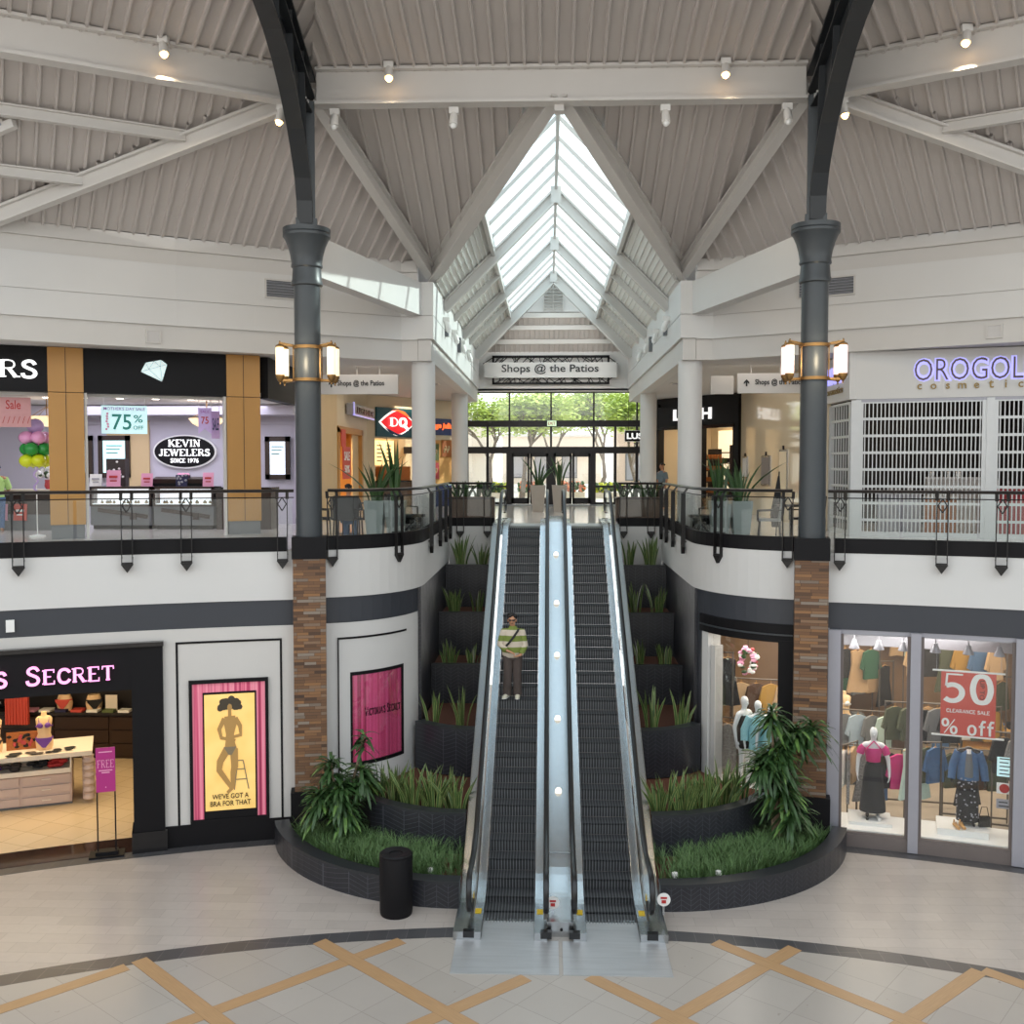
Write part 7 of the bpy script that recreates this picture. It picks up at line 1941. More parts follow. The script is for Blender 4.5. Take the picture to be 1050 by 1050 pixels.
solo('balloon', MB().ball((bc.x, bc.y, 8.25), (.2, .12, .17), 16).lathe([(.02, -.19), (.01, -.16)], (bc.x, bc.y, 8.25), 8), MT['lilac_paper'], 'patterned foil balloon topping the balloon column', 'balloon', 'balloon column', smooth=True)
t = thing('balloon_stand', 'weighted stand with curled ribbon holding up the balloon column', 'stand', (bc.x, bc.y, F2))
part(t, 'pole', MB().tube([(bc.x, bc.y, F2), (bc.x, bc.y, 8.2)], .012, 6), 'white_plain'); part(t, 'base', MB().lathe([(.18, 0), (.18, .03), (.02, .06)], (bc.x, bc.y, F2), 16), 'white_plain', True)
part(t, 'ribbon', MB().tube([(bc.x + .05 * sin(i * 1.3), bc.y - .03, 7.35 - .06 * i) for i in range(12)], .022, 5), 'lilac_paper', True)
vs_ = thing('flower_vase', 'pink vase of white flowers on the counter under the balloons', 'vase', (-12.95, 25.7, 6.74))
part(vs_, 'vase', MB().lathe([(.05, 0), (.09, .08), (.07, .2), (.08, .24)], (-12.95, 25.7, 6.74), 14), 'stock_b', True)
m = MB(); random.seed(12)
for i in range(16): m.ball((-12.95 + random.uniform(-.22, .22), 25.7 + random.uniform(-.15, .15), 7.08 + random.uniform(-.05, .3)), .06, 7)
part(vs_, 'blossoms', m, 'white_plain', True)
m = MB()
for i in range(8): m.ball((-12.95 + random.uniform(-.2, .2), 25.66 + random.uniform(-.1, .1), 7.05 + random.uniform(0, .15)), .05, 7)
part(vs_, 'leaves', m, 'leaf_dark', True)
for k, (x, mat_, lab) in enumerate(((-14.05, 'pink_paper', 'pink'), (-14.55, 'aqua_paper', 'aqua'), (-13.55, 'sale_red', 'red'))):
    card(x, 25.44, 5.95, .34, .42, mat_, 'small %s bag on the front of the dark counter by the person in lime green' % lab, 'white_plain', 'paper_bag')

def simple_person(name_lab, loc, rz, shirt, hair, trousers='trousers', seated=False, arms=None, cap=None, H=1.7):
    t = thing('person', name_lab, 'person', loc, rz)
    legs = None
    if seated: legs = {'r': ((-.11, -.42, .93), (-.11, -.44, .5), (-.11, -.58, .46)), 'l': ((.11, -.42, .93), (.11, -.44, .5), (.11, -.58, .46))}
    N, E = body_nodes(H, arms, legs, (0, -.01))
    b_ = skin_mb(N, E, 'pelvis')
    h = H / 1.75
    for s in (-1, 1): b_.ball((s * .03 * h, -.1 * h, 1.645 * h), .012, 6); b_.ball((s * .082 * h, 0, 1.63 * h), (.014, .025, .035), 6)
    b_.ball((0, -.112 * h, 1.61 * h), (.014, .02, .024), 6); b_.ball((0, -.095 * h, 1.565 * h), (.024, .01, .008), 6)
    part(t, 'body', b_, 'skin', True, world=False, ang=80)
    A = arms or {}
    def sl(tk, s):
        el, wr, _ = A.get(tk, ((s * .27, .02, 1.14), (s * .29, -.04, .9), None))
        sh = Vector((s * .185, 0, 1.39)) * h
        return MB().tube([sh, sh.lerp(Vector(el) * h, .5), sh.lerp(Vector(el) * h, .95)], [.09, .085, .075], 10)
    part(t, 'shirt', merge(loft([(0, 0, .9 * h, .17, .125), (0, 0, 1.1 * h, .165, .12), (0, 0, 1.3 * h, .19, .13), (0, 0, 1.41 * h, .17, .11), (0, 0, 1.47 * h, .075, .07)]), sl('r', -1), sl('l', 1)), shirt, True, world=False, ang=60)
    L = legs or {'r': ((-.095, -.01, .5), (-.095, .02, .09), None), 'l': ((.095, -.01, .5), (.095, .02, .09), None)}
    tr = [loft([(0, 0, .8 * h, .15, .11), (0, 0, .98 * h, .17, .125)])]
    for k_, s in (('r', -1), ('l', 1)):
        tr.append(MB().tube([Vector((s * .09, 0, .9)) * h, Vector(L[k_][0]) * h, Vector(L[k_][1]) * h], [.11, .085, .07], 10))
    part(t, 'trousers', merge(*tr), trousers, True, world=False, ang=60)
    m = MB(); random.seed(3)
    for i in range(40):
        a = random.uniform(0, 2 * pi); e = random.uniform(.1, 1.5)
        c_ = Vector((.08 * cos(a) * cos(e), .015 + .095 * sin(a) * cos(e), 1.67 * h + .075 * sin(e)))
        if c_.y < -.05 and c_.z < 1.7 * h: continue
        m.ball(tuple(c_), .028, 6)
    part(t, 'hair', m, hair, True, world=False, ang=80)
    if cap: part(t, 'cap', merge(loft([(0, .005, 1.66 * h, .098, .115), (0, .005, 1.72 * h, .09, .105), (0, .01, 1.765 * h, .04, .05)]), MB().box((0, -.14, 1.675 * h), (.15, .14, .012))), cap, True, world=False, ang=60)
    return t
simple_person('person in a lime green shirt and dark blue cap leaning on the dark jewellery counter', (-13.9, 25.0, F2), radians(200), 'lime_shirt', 'hair', 'denim', False, {'r': ((-.27, -.15, 1.12), (-.2, -.38, 1.06), (-.15, -.46, 1.06)), 'l': ((.27, -.15, 1.12), (.2, -.38, 1.06), (.15, -.46, 1.06))}, 'navy', 1.66)
simple_person('dark-haired person in a grey tee standing by the soap shop', (4.06, 38.5, F2), radians(-60), 'grey_shirt', 'hair', 'trousers', H=1.72)

# ------------------------------------------------------------------ corridor, dairy bar side
S('wall_left_corridor_side', MB().bx(-7.05, -6.9, 28.6, 31.6, F2, 8.97).bx(-7.05, -6.9, 36.6, 38.1, F2, ZC).bx(-7.05, -6.9, 31.6, 36.6, 8.6, ZC), 'cream_wall', 'cream corridor wall between the jewellery shop and the dairy bar', 'wall')
S('wall_left_corridor_panel', MB().bx(-6.9, -6.86, 29.5, 32.2, F2, ZC), 'ochre2', 'tan panelled strip on the corridor wall', 'wall')
dr_ = SE('door_1', 'lit peach doorway of the small shop on the corridor', 'door', (-6.9, 34, F2))
part(dr_, 'reveal', MB().bx(-8.5, -8.4, 31.6, 36.6, F2, 8.6), 'peach_wall'); part(dr_, 'side_reveal', MB().bx(-8.5, -6.95, 36.55, 36.65, F2, 8.6), 'peach_wall')
part(dr_, 'frame', MB().bx(-6.95, -6.82, 32.2, 32.45, F2, 8.55).bx(-6.95, -6.82, 36.3, 36.55, F2, 8.55).bx(-6.95, -6.82, 32.2, 36.55, 8.4, 8.6), 'ochre')
part(dr_, 'leaf', MB().bx(-7.0, -6.95, 35.2, 36.3, F2, 8.4), 'ochre2')
lv_ = thing('shop_sign', 'lavender edged box sign with dark letters over the peach doorway', 'sign', (-6.7, 35.6, 9.0))
part(lv_, 'box', MB().bx(-6.85, -6.62, 33.7, 37.7, 9.02, 9.4), 'mullion'); part(lv_, 'edge', MB().bx(-6.64, -6.6, 33.7, 33.85, 9.0, 9.44).bx(-6.64, -6.6, 33.7, 37.7, 9.0, 9.05), 'lav_sign')
part(lv_, 'lettering', place(text_mb('LEGENDS', 3.2, .2, .02, bold=.02), (-6.6, 35.8, 9.1), pi / 2), 'text_grey')
rs = thing('hanging_banner', 'tall red sale poster beside the peach doorway', 'banner', (-6.78, 33.2, 7.1))
part(rs, 'sheet', MB().bx(-6.8, -6.78, 32.7, 34.0, 6.9, 7.95), 'sale_red'); part(rs, 'upper_sheet', MB().bx(-6.8, -6.78, 32.5, 33.2, 7.95, 8.5), 'sale_red')
part(rs, 'lettering', place(text_mb('SALE', .9, .3, .006, bold=.02), (-6.775, 33.35, 7.5), pi / 2), 'white_plain'); part(rs, 'lettering', place(text_mb('50%', .8, .25, .006, bold=.02), (-6.775, 33.35, 7.1), pi / 2), 'white_plain')
DO = Vector((-6.6, 38., 0)); DD = Vector((2.6, 4.0, 0)).normalized(); DN = Vector((DD.y, -DD.x, 0)); DR = atan2(DD.y, DD.x)
def D(u, o=0., z=0.): return DO + DD * u + DN * o + Vector((0, 0, z))
def dbox(u0, u1, o0, o1, z0, z1, mb=None):
    mb = mb or MB(); a = [D(u0, o1, z0), D(u1, o1, z0), D(u1, o0, z0), D(u0, o0, z0)]
    return mb.hexa(a + [p + Vector((0, 0, z1 - z0)) for p in a])
S('wall_left_food', dbox(-.4, 5.4, -.3, -.12, 8.36, ZC, dbox(-.4, .06, -.3, -.12, F2, 8.4, dbox(2.5, 3.3, -.3, -.12, F2, 8.4, dbox(4.9, 5.4, -.3, -.12, F2, 8.4)))), 'cream_wall', 'cream wall above the dairy bar counter', 'wall')
S('wall_left_food_back', dbox(-.4, 5.2, -2.6, -2.4, F2, ZC), 'ochre2', 'tan back wall inside the dairy bar', 'wall')
dq = thing('shop_sign', 'deep teal sign with a glowing red lip-shaped emblem and white letters', 'sign', tuple(D(.1, 0, 8.44)))
part(dq, 'panel', dbox(.08, 2.3, -.12, -.04, 8.42, 9.52), 'teal_sign')
def lens(a, b, p=1.25, n=16):
    top = [(a * (-1 + 2 * i / n), b * (1 - abs(-1 + 2 * i / n) ** p)) for i in range(n + 1)]
    return top + [(x, -y) for x, y in reversed(top[1:-1])]
fr = (tuple(D(1.2, 0, 8.97)), tuple(DD), (0, 0, 1))
part(dq, 'emblem_rim', MB().plate(lens(1.02, .50, 1.5), fr, -.04, .0), 'dq_white'); part(dq, 'emblem', MB().plate(lens(.94, .44, 1.5), fr, -.03, .02), 'dq_red')
sw1 = [(-.72, -.2), (-.4, -.42), (0, -.5), (.35, -.45), (0, -.43), (-.4, -.3)]
part(dq, 'swoosh', MB().plate(sw1, fr, .0, .03), 'blue_sign'); part(dq, 'swoosh', MB().plate([(x * -1, y * -1) for x, y in sw1], fr, .0, .03), 'orange_text')
p = D(1.2, .06, 8.77); part(dq, 'lettering', place(serif_mb('DQ' if 'Q' in SG else 'DO', 1.0, .4, .02, .24, .09, .12), tuple(p), DR), 'dq_white')
p = D(1.62, .06, 8.74); part(dq, 'lettering', MB().bar(D(1.5, .06, 8.86), D(1.75, .06, 8.72), .03, .1), 'dq_white')
mn = thing('menu_board', 'glowing menu boards above the dairy bar counter', 'menu board', tuple(D(1.2, -1.2, 7.4)))
for i in range(4): part(mn, 'panel', dbox(.15 + i * .56, .65 + i * .56, -1.3, -1.2, 7.35, 8.32), 'menu')
m = MB()
for i in range(4):
    for j in range(5): dbox(.22 + i * .56, .5 + i * .56, -1.2, -1.19, 7.5 + j * .15, 7.54 + j * .15, m)
part(mn, 'print', m, 'text_dark')
cn = thing('food_counter', 'wooden dairy bar counter with glass cases', 'counter', tuple(D(1.2, -.6, F2)))
part(cn, 'body', dbox(.1, 2.45, -.95, -.35, F2, 6.7), 'wood_box'); part(cn, 'top', dbox(.08, 2.45, -1.0, -.32, 6.7, 6.76), 'black_gloss'); part(cn, 'case', dbox(.9, 2.4, -.85, -.4, 6.76, 7.3), 'stock_a')
m = MB(); random.seed(8)
for i in range(14): c_ = D(random.uniform(.2, 2.3), -1.1, 6.76 + random.uniform(0, .3)); m.lathe([(.06, 0), (.06, .3), (.03, .36)], tuple(c_), 8)
part(cn, 'machine', m, 'chrome', True)
oj = thing('shop_sign', 'dark blue sign with glowing orange script letters half hidden by the far round column', 'sign', tuple(D(4, 0, 8.56)))
part(oj, 'panel', dbox(2.6, 4.75, -.12, -.04, 8.56, 9.22), 'blue_sign'); p = D(3.75, .0, 8.76)
part(oj, 'lettering', place(text_mb('orange julius', 1.9, .3, .03, shear=.2, bold=.03), tuple(p), DR), 'orange_text')
for i, (u, z, mat_) in enumerate(((3.5, 7.55, 'stock_c'), (3.5, 6.8, 'stock_b'), (4.3, 7.7, 'stock_a'))):
    t = thing('menu_poster', ('green and gold drink poster on the juice bar front, upper one', 'rose coloured drink poster on the juice bar front, lower one', 'amber drink poster beside the far round column')[i], 'poster', tuple(D(u, -.1, z)))
    part(t, 'sheet', dbox(u - .28, u + .32, -.12, -.1, z, z + .65), mat_); part(t, 'frame', dbox(u - .32, u + .36, -.14, -.12, z - .04, z + .69), 'ochre')
    m = MB(); 
    for k_ in range(4): c_ = D(u - .15 + .1 * k_, -.1, z + .15 + .1 * (k_ % 2)); m.lathe([(.03, 0), (.05, .15), (.001, .2)], tuple(c_), 8)
    part(t, 'print', m, 'ochre2', True)
cn = thing('food_counter', 'blue fronted juice bar counter beside the far round column', 'counter', tuple(D(4, -.4, F2)))
part(cn, 'body', dbox(3.3, 4.88, -.13, .12, F2, 6.55), 'blue_sign'); part(cn, 'top', dbox(3.3, 4.88, -.13, .15, 6.55, 6.6), 'aqua_paper')
S('wall_left_food_front', dbox(3.3, 4.9, -.3, -.14, F2, 8.4), 'peach_wall', 'peach wall behind the juice bar counter', 'wall')

# ------------------------------------------------------------------ corridor, soap shop side
LO = Vector((6.6, 37., 0)); LD = Vector((-2.5, 4.0, 0)).normalized(); LN = Vector((-LD.y, LD.x, 0)); 
def Lp(u, o=0., z=0.): return LO + LD * u + LN * o + Vector((0, 0, z))
def lbox(u0, u1, o0, o1, z0, z1, mb=None):
    mb = mb or MB(); a = [Lp(u0, o0, z0), Lp(u1, o0, z0), Lp(u1, o1, z0), Lp(u0, o1, z0)]
    return mb.hexa(a + [p + Vector((0, 0, z1 - z0)) for p in a])
if LN.x > 0: LN = -LN
lf = SE('wall_right_soap', 'black timber front of the soap shop', 'wall')
part(lf, 'post', lbox(0, .3, -.3, .0, F2, 9.75), 'black'); part(lf, 'post', lbox(2.05, 2.3, -.3, 0, F2, 8.8), 'black'); part(lf, 'post', lbox(4.6, 4.9, -.3, 0, F2, 9.75), 'black')
part(lf, 'upper_panel', lbox(0, 4.9, -.3, -.1, 9.5, 9.96), 'black'); part(lf, 'stall_riser', lbox(0, 2.1, -.3, -.02, F2, 6.1), 'black')
ls = thing('shop_sign', 'black fascia sign with glowing white block letters over the soap shop', 'sign', tuple(Lp(2, 0, 8.9)))
part(ls, 'panel', lbox(.2, 4.8, -.1, .0, 8.85, 9.62), 'black')
p = Lp(2.5, .02, 9.06); part(ls, 'lettering', place(text_mb('LUSH', 2.2, .44, .05, bold=.03), tuple(p), atan2(-LD.y, -LD.x)), 'sign_white')
part(lf, 'lower_trim', lbox(.2, 4.8, -.12, .03, 8.72, 8.85), 'black_gloss')
S('wall_right_soap_back', lbox(-.4, 5, -3.2, -3.0, F2, ZC), 'cream_wall', 'cream back wall inside the soap shop', 'wall')
so_ = thing('soap_shelf', 'glowing shelves of amber soaps inside the soap shop window', 'shelving', tuple(Lp(1, -.8, F2)))
part(so_, 'back', lbox(.2, 2.1, -1.15, -1.1, 6.1, 8.0), 'lush_glow', label='glowing shelf back')
part(so_, 'upper_glow', lbox(.2, 4.3, -2.9, -2.85, 8.0, 8.75), 'lush_glow')
for j in range(5): part(so_, 'shelf', lbox(.25, 2.1, -1.1, -.75, 6.2 + j * .4, 6.24 + j * .4), 'dark_wood')
part(so_, 'upright', lbox(1.1, 1.25, -1.1, -.72, F2, 8.1), 'dark_wood')
random.seed(15)
cnt = 0
for j in range(4):
    for i in range(9):
        u = .34 + i * .19; mat_ = random.choice(['stock_a', 'stock_b', 'stock_c', 'stock_d', 'stock_a']); cnt += 1
        c_ = Lp(u, -.9, 6.24 + j * .4)
        solo('soap_block', MB().box((c_.x, c_.y, c_.z + .09), (.13, .13, .13 + .08 * random.random()), .3 * random.random()), MT[mat_], '%s soap block from the shop corner on the %s soap shelf' % (ORD[i], ('lowest', 'second lowest', 'third lowest', 'highest')[j]), 'soap', 'soaps on the glowing shelves')
sd_ = thing('soap_shelf', 'dim wooden shelves with amber soaps behind the soap shop entrance', 'shelving', tuple(Lp(3.6, -1.6, F2)))
for j in range(4): part(sd_, 'shelf', lbox(2.6, 4.4, -2.4, -1.9, 6.2 + j * .45, 6.25 + j * .45), 'dark_wood')
m = MB(); random.seed(2)
for j in range(4):
    for i in range(9): lbox(2.7 + i * .18, 2.82 + i * .18, -2.2, -2.05, 6.25 + j * .45, 6.42 + j * .45, m)
o = part(sd_, 'soaps', m, 'stock_a'); o['kind'] = 'stuff'
part(sd_, 'back', lbox(2.6, 4.4, -2.45, -2.4, F2, 8.0), 'brown_int')
S('wall_right_soap_end', lbox(4.9, 5.05, -3.2, -.3, F2, ZC), 'cream_wall', 'cream end wall inside the soap shop', 'wall')
S('ceiling_soap', MB().prism([tuple(Lp(0, -.2))[:2], tuple(Lp(4.9, -.2))[:2], tuple(Lp(4.9, -3.1))[:2], tuple(Lp(0, -3.1))[:2]], 9.6, 9.7), 'white2', 'ceiling inside the soap shop', 'ceiling')
# glossy cream wall of the cosmetics shop
S('wall_right_corridor_side', MB().bx(6.68, 6.85, 25.9, 36.9, F2, ZC), 'cream_gloss', 'glossy cream panelled corridor wall of the cosmetics shop', 'wall')
for k, (y, z0, z1, w, mat_, lab) in enumerate(((36.0, 6.9, 7.65, .8, 'white2', 'pale poster frame on the glossy cream wall nearest the soap shop'), (32.6, 6.7, 7.65, 1.3, 'mullion_dark', 'dark poster frame in the middle of the glossy cream wall'), (30.2, 6.6, 7.8, 1.0, 'cream_wall', 'pale printed panel on the glossy cream wall nearest the shutter'))):
    t = thing('wall_poster', lab, 'poster', (6.66, y, z0))
    part(t, 'frame', MB().bx(6.65, 6.68, y - w / 2, y + w / 2, z0, z1), 'chrome'); part(t, 'sheet', MB().bx(6.64, 6.655, y - w / 2 + .05, y + w / 2 - .05, z0 + .05, z1 - .05), mat_)
    part(t, 'clip', MB().bx(6.64, 6.68, y - .05, y + .05, z1, z1 + .12), 'black')
# ------------------------------------------------------------------ cosmetics shop with roller grille
GO = Vector((6.9, 24.0, 0)); GD = Vector((3.3, -1.05, 0)).normalized(); GN = Vector((GD.y, -GD.x, 0)); GR = atan2(GD.y, GD.x)
def G(u, o=0., z=0.): return GO + GD * u + GN * o + Vector((0, 0, z))
def gbox(u0, u1, o0, o1, z0, z1, mb=None):
    mb = mb or MB(); a = [G(u0, o1, z0), G(u1, o1, z0), G(u1, o0, z0), G(u0, o0, z0)]
    return mb.hexa(a + [p + Vector((0, 0, z1 - z0)) for p in a])
og = thing('shop_sign', 'white fascia of the cosmetics shop with dark halo-lit capitals', 'sign', tuple(G(0, 0, 8.85)))
part(og, 'panel', gbox(0, 7.5, -.3, 0, 8.87, 9.95), 'white')
part(og, 'return_panel', MB().bx(6.75, 6.92, 24.0, 26.0, 8.87, 9.95), 'white')
def halo_word(s_, w, h, c_, rz, mat_, d=.05, halo=True):
    if halo:
        part(og, 'halo', place(text_mb(s_, w * 1.018, h * 1.1, .015, bold=.055), (c_[0], c_[1], c_[2] - h * .05), rz), 'halo')
    q = Vector(c_) + Vector((sin(rz), -cos(rz), 0)) * .02
    part(og, 'lettering', place(text_mb(s_, w, h, .03, bold=-.012 if halo else 0), tuple(q), rz), mat_)
p = G(1.25 + 1.3, .0, 9.26); halo_word('OROGOLD', 2.6, .48, tuple(p), GR, 'text_grey')
def spaced(s_, u0, u1, z, h):
    n = len(s_)
    for i, ch in enumerate(s_):
        p = G(u0 + (u1 - u0) * i / (n - 1), .01, z); part(og, 'lettering', place(text_mb(ch, None, h if ch in 'ti' else h * .72, .02, bold=.01), tuple(p), GR), 'gold_text')
spaced('cosmetics', 1.36, 3.72, 9.06, .17)
p = (6.74, 25.2, 9.3); part(og, 'lettering', place(text_mb('OROGOLD', 1.5, .42, .03), p, -pi / 2), 'halo'); part(og, 'lettering', place(text_mb('cosmetics', 1.4, .16, .02), (6.74, 25.2, 9.06), -pi / 2), 'gold_text')
part(og, 'head_rail', gbox(0, 7.5, -.2, -.02, 8.8, 8.88), 'mullion')
def grille(name_lab, P, u0, u1, z0, z1, cols, rows, endposts=True):
    t = thing('security_grille', name_lab, 'grille', tuple(P(u0, 0, z0)))
    m = MB()
    def b(a0, a1, o0, o1, c0, c1, mb):
        A = [P(a0, o1, c0), P(a1, o1, c0), P(a1, o0, c0), P(a0, o0, c0)]
        mb.hexa(A + [q + Vector((0, 0, c1 - c0)) for q in A])
    for i in range(cols + 1):
        u = u0 + (u1 - u0) * i / cols; b(u - .012, u + .012, -.06, -.03, z0, z1, m)
    part(t, 'bars', m, 'shutter')
    m = MB()
    for j in range(rows + 1):
        z = z0 + (z1 - z0) * j / rows; b(u0, u1, -.065, -.025, z - .03, z + .03, m)
    part(t, 'cross_bars', m, 'shutter')
    m = MB(); b(u0, u1, -.08, -.01, z0, z0 + .12, m); part(t, 'bottom_rail', m, 'shutter')
    m = MB(); b(u0 - .05, u0 + .05, -.1, 0, z0, z1, m); part(t, 'end_post', m, 'shutter')
    m = MB(); b(u1 - .05, u1 + .05, -.1, 0, z0, z1, m); part(t, 'end_post', m, 'shutter')
    return t
grille('silver roller grille between the shop corner and its middle post', G, .12, 2.72, F2, 8.8, 30, 8)
grille('silver roller grille beyond the middle post of the cosmetics shop', G, 2.95, 6.0, F2, 8.8, 34, 8)
grille('short silver roller grille closing the corridor side of the cosmetics shop', lambda u, o, z: Vector((6.9 + o, 24.1 + u, z)), .05, 1.75, F2, 8.8, 8, 8)
m = MB(); gbox(-.1, .12, -.12, .02, F2, 8.85, m); S('pillar', m, 'shutter', 'silver corner post of the cosmetics shop', 'pillar')
m = MB(); gbox(2.76, 2.92, -.12, .02, F2, 8.85, m); S('pillar', m, 'shutter', 'silver middle post of the cosmetics shop grille', 'pillar')
S('wall_right_cosmetics_back', MB().bx(7, 15, 29.5, 29.7, F2, ZC), 'brown_int', 'dark back wall inside the closed cosmetics shop', 'wall')
S('wall_right_cosmetics_side', MB().bx(14.4, 14.6, 20.0, 29.6, F2, ZC), 'brown_int', 'dark side wall inside the closed cosmetics shop', 'wall')
for k, (u, o, w, h, mat_, lab) in enumerate(((1.0, -1.6, 1.0, .95, 'mullion', 'grey display unit behind the grille nearest the shop corner'), (1.9, -1.1, .7, .85, 'stock_a', 'amber lit display unit behind the grille'), (3.6, -1.5, 1.2, 1.1, 'stock_b', 'rose coloured display unit beyond the middle post'), (2.3, -2.6, 1.3, 1.3, 'white2', 'white display unit deep inside the closed cosmetics shop'))):
    t = thing('display_unit', lab, 'display unit', tuple(G(u, o, F2)))
    part(t, 'cabinet', gbox(u - w / 2, u + w / 2, o - .4, o, F2, F2 + h), mat_); part(t, 'top', gbox(u - w / 2 - .03, u + w / 2 + .03, o - .43, o + .03, F2 + h, F2 + h + .05), 'white_plain')
    m = MB(); random.seed(k)
    for i in range(8): c_ = G(u - w / 2 + .1 + random.random() * (w - .2), o - .2, F2 + h + .05); m.lathe([(.035, 0), (.035, .12), (.012, .14), (.012, .2)], tuple(c_), 8)
    part(t, 'flasks', m, 'chrome', True)

# ------------------------------------------------------------------ hanging direction signs
def dirsign(x0, x1, y, lab, s_, arrow, cx):
    t = thing('hanging_sign', lab, 'sign', ((x0 + x1) / 2, y, 9.24))
    part(t, 'board', MB().bx(x0, x1, y, y + .12, 9.24, 9.76), 'white'); 
    part(t, 'lettering', place(text_mb(s_, 1.25, .19, .012, bold=.012), (cx, y - .002, 9.42)), 'text_dark')
    for x in (x0 + .35, (x0 + x1) / 2, x1 - .5): part(t, 'rod', MB().tube([(x, y + .06, 9.76), (x, y + .06, 9.98)], .014, 6), 'white2')
    if arrow: part(t, 'arrow', MB().plate([(-.02, -.08), (.02, -.08), (.02, .02), (.07, -.02), (.07, .03), (0, .1), (-.07, .03), (-.07, -.02), (-.02, .02)], ((arrow, y, 9.5), (1, 0, 0), (0, 0, 1)), -.004, .012), 'text_dark')
    return t
dirsign(-6.4, -4.19, 27.2, 'white hanging direction sign with black lettering beyond the column by the jewellery shop', 'Shops @ the Patios', -5.97, -5.18)
dirsign(4.78, 7.0, 27.2, 'white hanging direction sign with black lettering and arrow beyond the column by the cosmetics shop', 'Shops @ the Patios', 5.0, 5.85)
t = solo('blank_sign', MB().bx(4.12, 4.72, 27.5, 27.62, 9.24, 9.72), MT['white2'], 'blank white hanging panel beside the arrow direction sign', 'sign')
# main sign over the doors
ms = thing('hanging_sign', 'large white sign with black lettering on a dark cut-out leaf panel above the doors', 'sign', (-.1, 42.2, 10.7))
fr0 = MB().bx(-2.5, 2.3, 42.18, 42.24, 11.74, 11.84).bx(-2.5, 2.3, 42.18, 42.24, 10.66, 10.74).bx(-2.5, -2.42, 42.18, 42.24, 10.66, 11.84).bx(2.22, 2.3, 42.18, 42.24, 10.66, 11.84)
random.seed(31)
for i in range(34):
    x = -2.4 + i * .14; dx = random.uniform(-.5, .5); zt = (11.78, 11.45) if random.random() < .6 else (11.78, 11.5)
    fr0.bar((x, 42.21, 11.8), (x + dx, 42.21, 11.5), .03, .05, up=(0, 1, 0)); fr0.bar((x, 42.21, 10.7), (x - dx, 42.21, 10.98), .03, .05, up=(0, 1, 0))
part(ms, 'lattice', fr0, 'black')
part(ms, 'board', MB().bx(-2.81, 2.59, 42.02, 42.16, 10.92, 11.54), 'white'); part(ms, 'lettering', place(text_mb('Shops @ the Patios', 3.95, .42, .03, bold=.01), (-.13, 42.01, 11.05)), 'text_dark')
part(ms, 'mount', MB().bx(-2.0, -1.9, 42.16, 42.4, 11.1, 11.3).bx(1.7, 1.8, 42.16, 42.4, 11.1, 11.3), 'steel_white')
lsn = thing('hanging_sign', 'small black projecting sign with white block letters beside the far column by the soap shop', 'sign', (3.3, 41, 8.32))
part(lsn, 'board', MB().bx(2.86, 3.9, 41, 41.06, 8.3, 8.72), 'black'); part(lsn, 'border', MB().bx(2.84, 3.92, 41.01, 41.05, 8.28, 8.74), 'white_plain'); part(lsn, 'lettering', place(text_mb('LUSH', .9, .24, .01, bold=.03), (3.38, 40.998, 8.39)), 'sign_white')
part(lsn, 'rod', MB().tube([(3.0, 41.03, 8.72), (3.0, 41.03, 9.96)], .012, 6).tube([(3.8, 41.03, 8.72), (3.8, 41.03, 9.96)], .012, 6), 'black')
ex = thing('exit_sign', 'small pale exit sign on the transom above the entrance doors', 'exit sign', (-.05, 42.85, 9.0))
part(ex, 'panel', MB().bx(-.24, .14, 42.78, 42.84, 8.98, 9.2), 'exit'); part(ex, 'lettering', place(text_mb('EXIT', .3, .13, .008, bold=.01), (-.05, 42.778, 9.02)), 'red_text'); part(ex, 'bracket', MB().bx(-.1, 0, 42.82, 42.95, 9.18, 9.22), 'mullion')
for s in (-1, 1):
    t = thing('air_diffuser', 'square grey ceiling diffuser in the corridor soffit on the %s side' % ('dairy bar' if s < 0 else 'soap shop'), 'vent', (s * 4.0, 33.0, 9.93))
    part(t, 'frame', MB().bx(s * 4.0 - .3, s * 4.0 + .3, 32.7, 33.3, 9.94, 9.97), 'white2'); m = MB()
    for i in range(4): m.bx(s * 4.0 - .24 + i * .05, s * 4.0 + .24 - i * .05, 32.76 + i * .05, 33.24 - i * .05, 9.93 - i * .004, 9.936 - i * .004)
    part(t, 'louvre', m, 'mullion')

# ------------------------------------------------------------------ upper furniture
def tall_pot(x, y, lab, mat_='pot', h=.85, w=.23):
    t = thing('planter_pot', lab, 'planter', (x, y, F2))
    v = []
    for z, r in ((0, w * .72), (h, w), (h, w - .03), (h - .06, w - .04)):
        v += [(-r, -r, z), (r, -r, z), (r, r, z), (-r, r, z)]
    f = [(3, 2, 1, 0)] + [(4 * i + j, 4 * i + (j + 1) % 4, 4 * i + 4 + (j + 1) % 4, 4 * i + 4 + j) for i in range(3) for j in range(4)] + [(12, 13, 14, 15)]
    part(t, 'pot', MB().add(v, f), mat_, world=False)
    part(t, 'soil', MB().bx(-w + .05, w - .05, -w + .05, w - .05, h - .09, h - .05), 'mulch', world=False)
    return t
def tall_snake(x, y, lab, h=1.15, n=14, z=.8, sp=.12, seed=1, lean=.3):
    random.seed(seed); mb = MB(); blade_plant(mb, (0, 0, 0), n, h, sp, .038, lean)
    o = mb.build('snake_plant', [MT['leaf_dark'], MT['leaf']]); o.location = (x, y, F2 + z); tag(o, lab, 'plant', 'tall snake plants in pots')
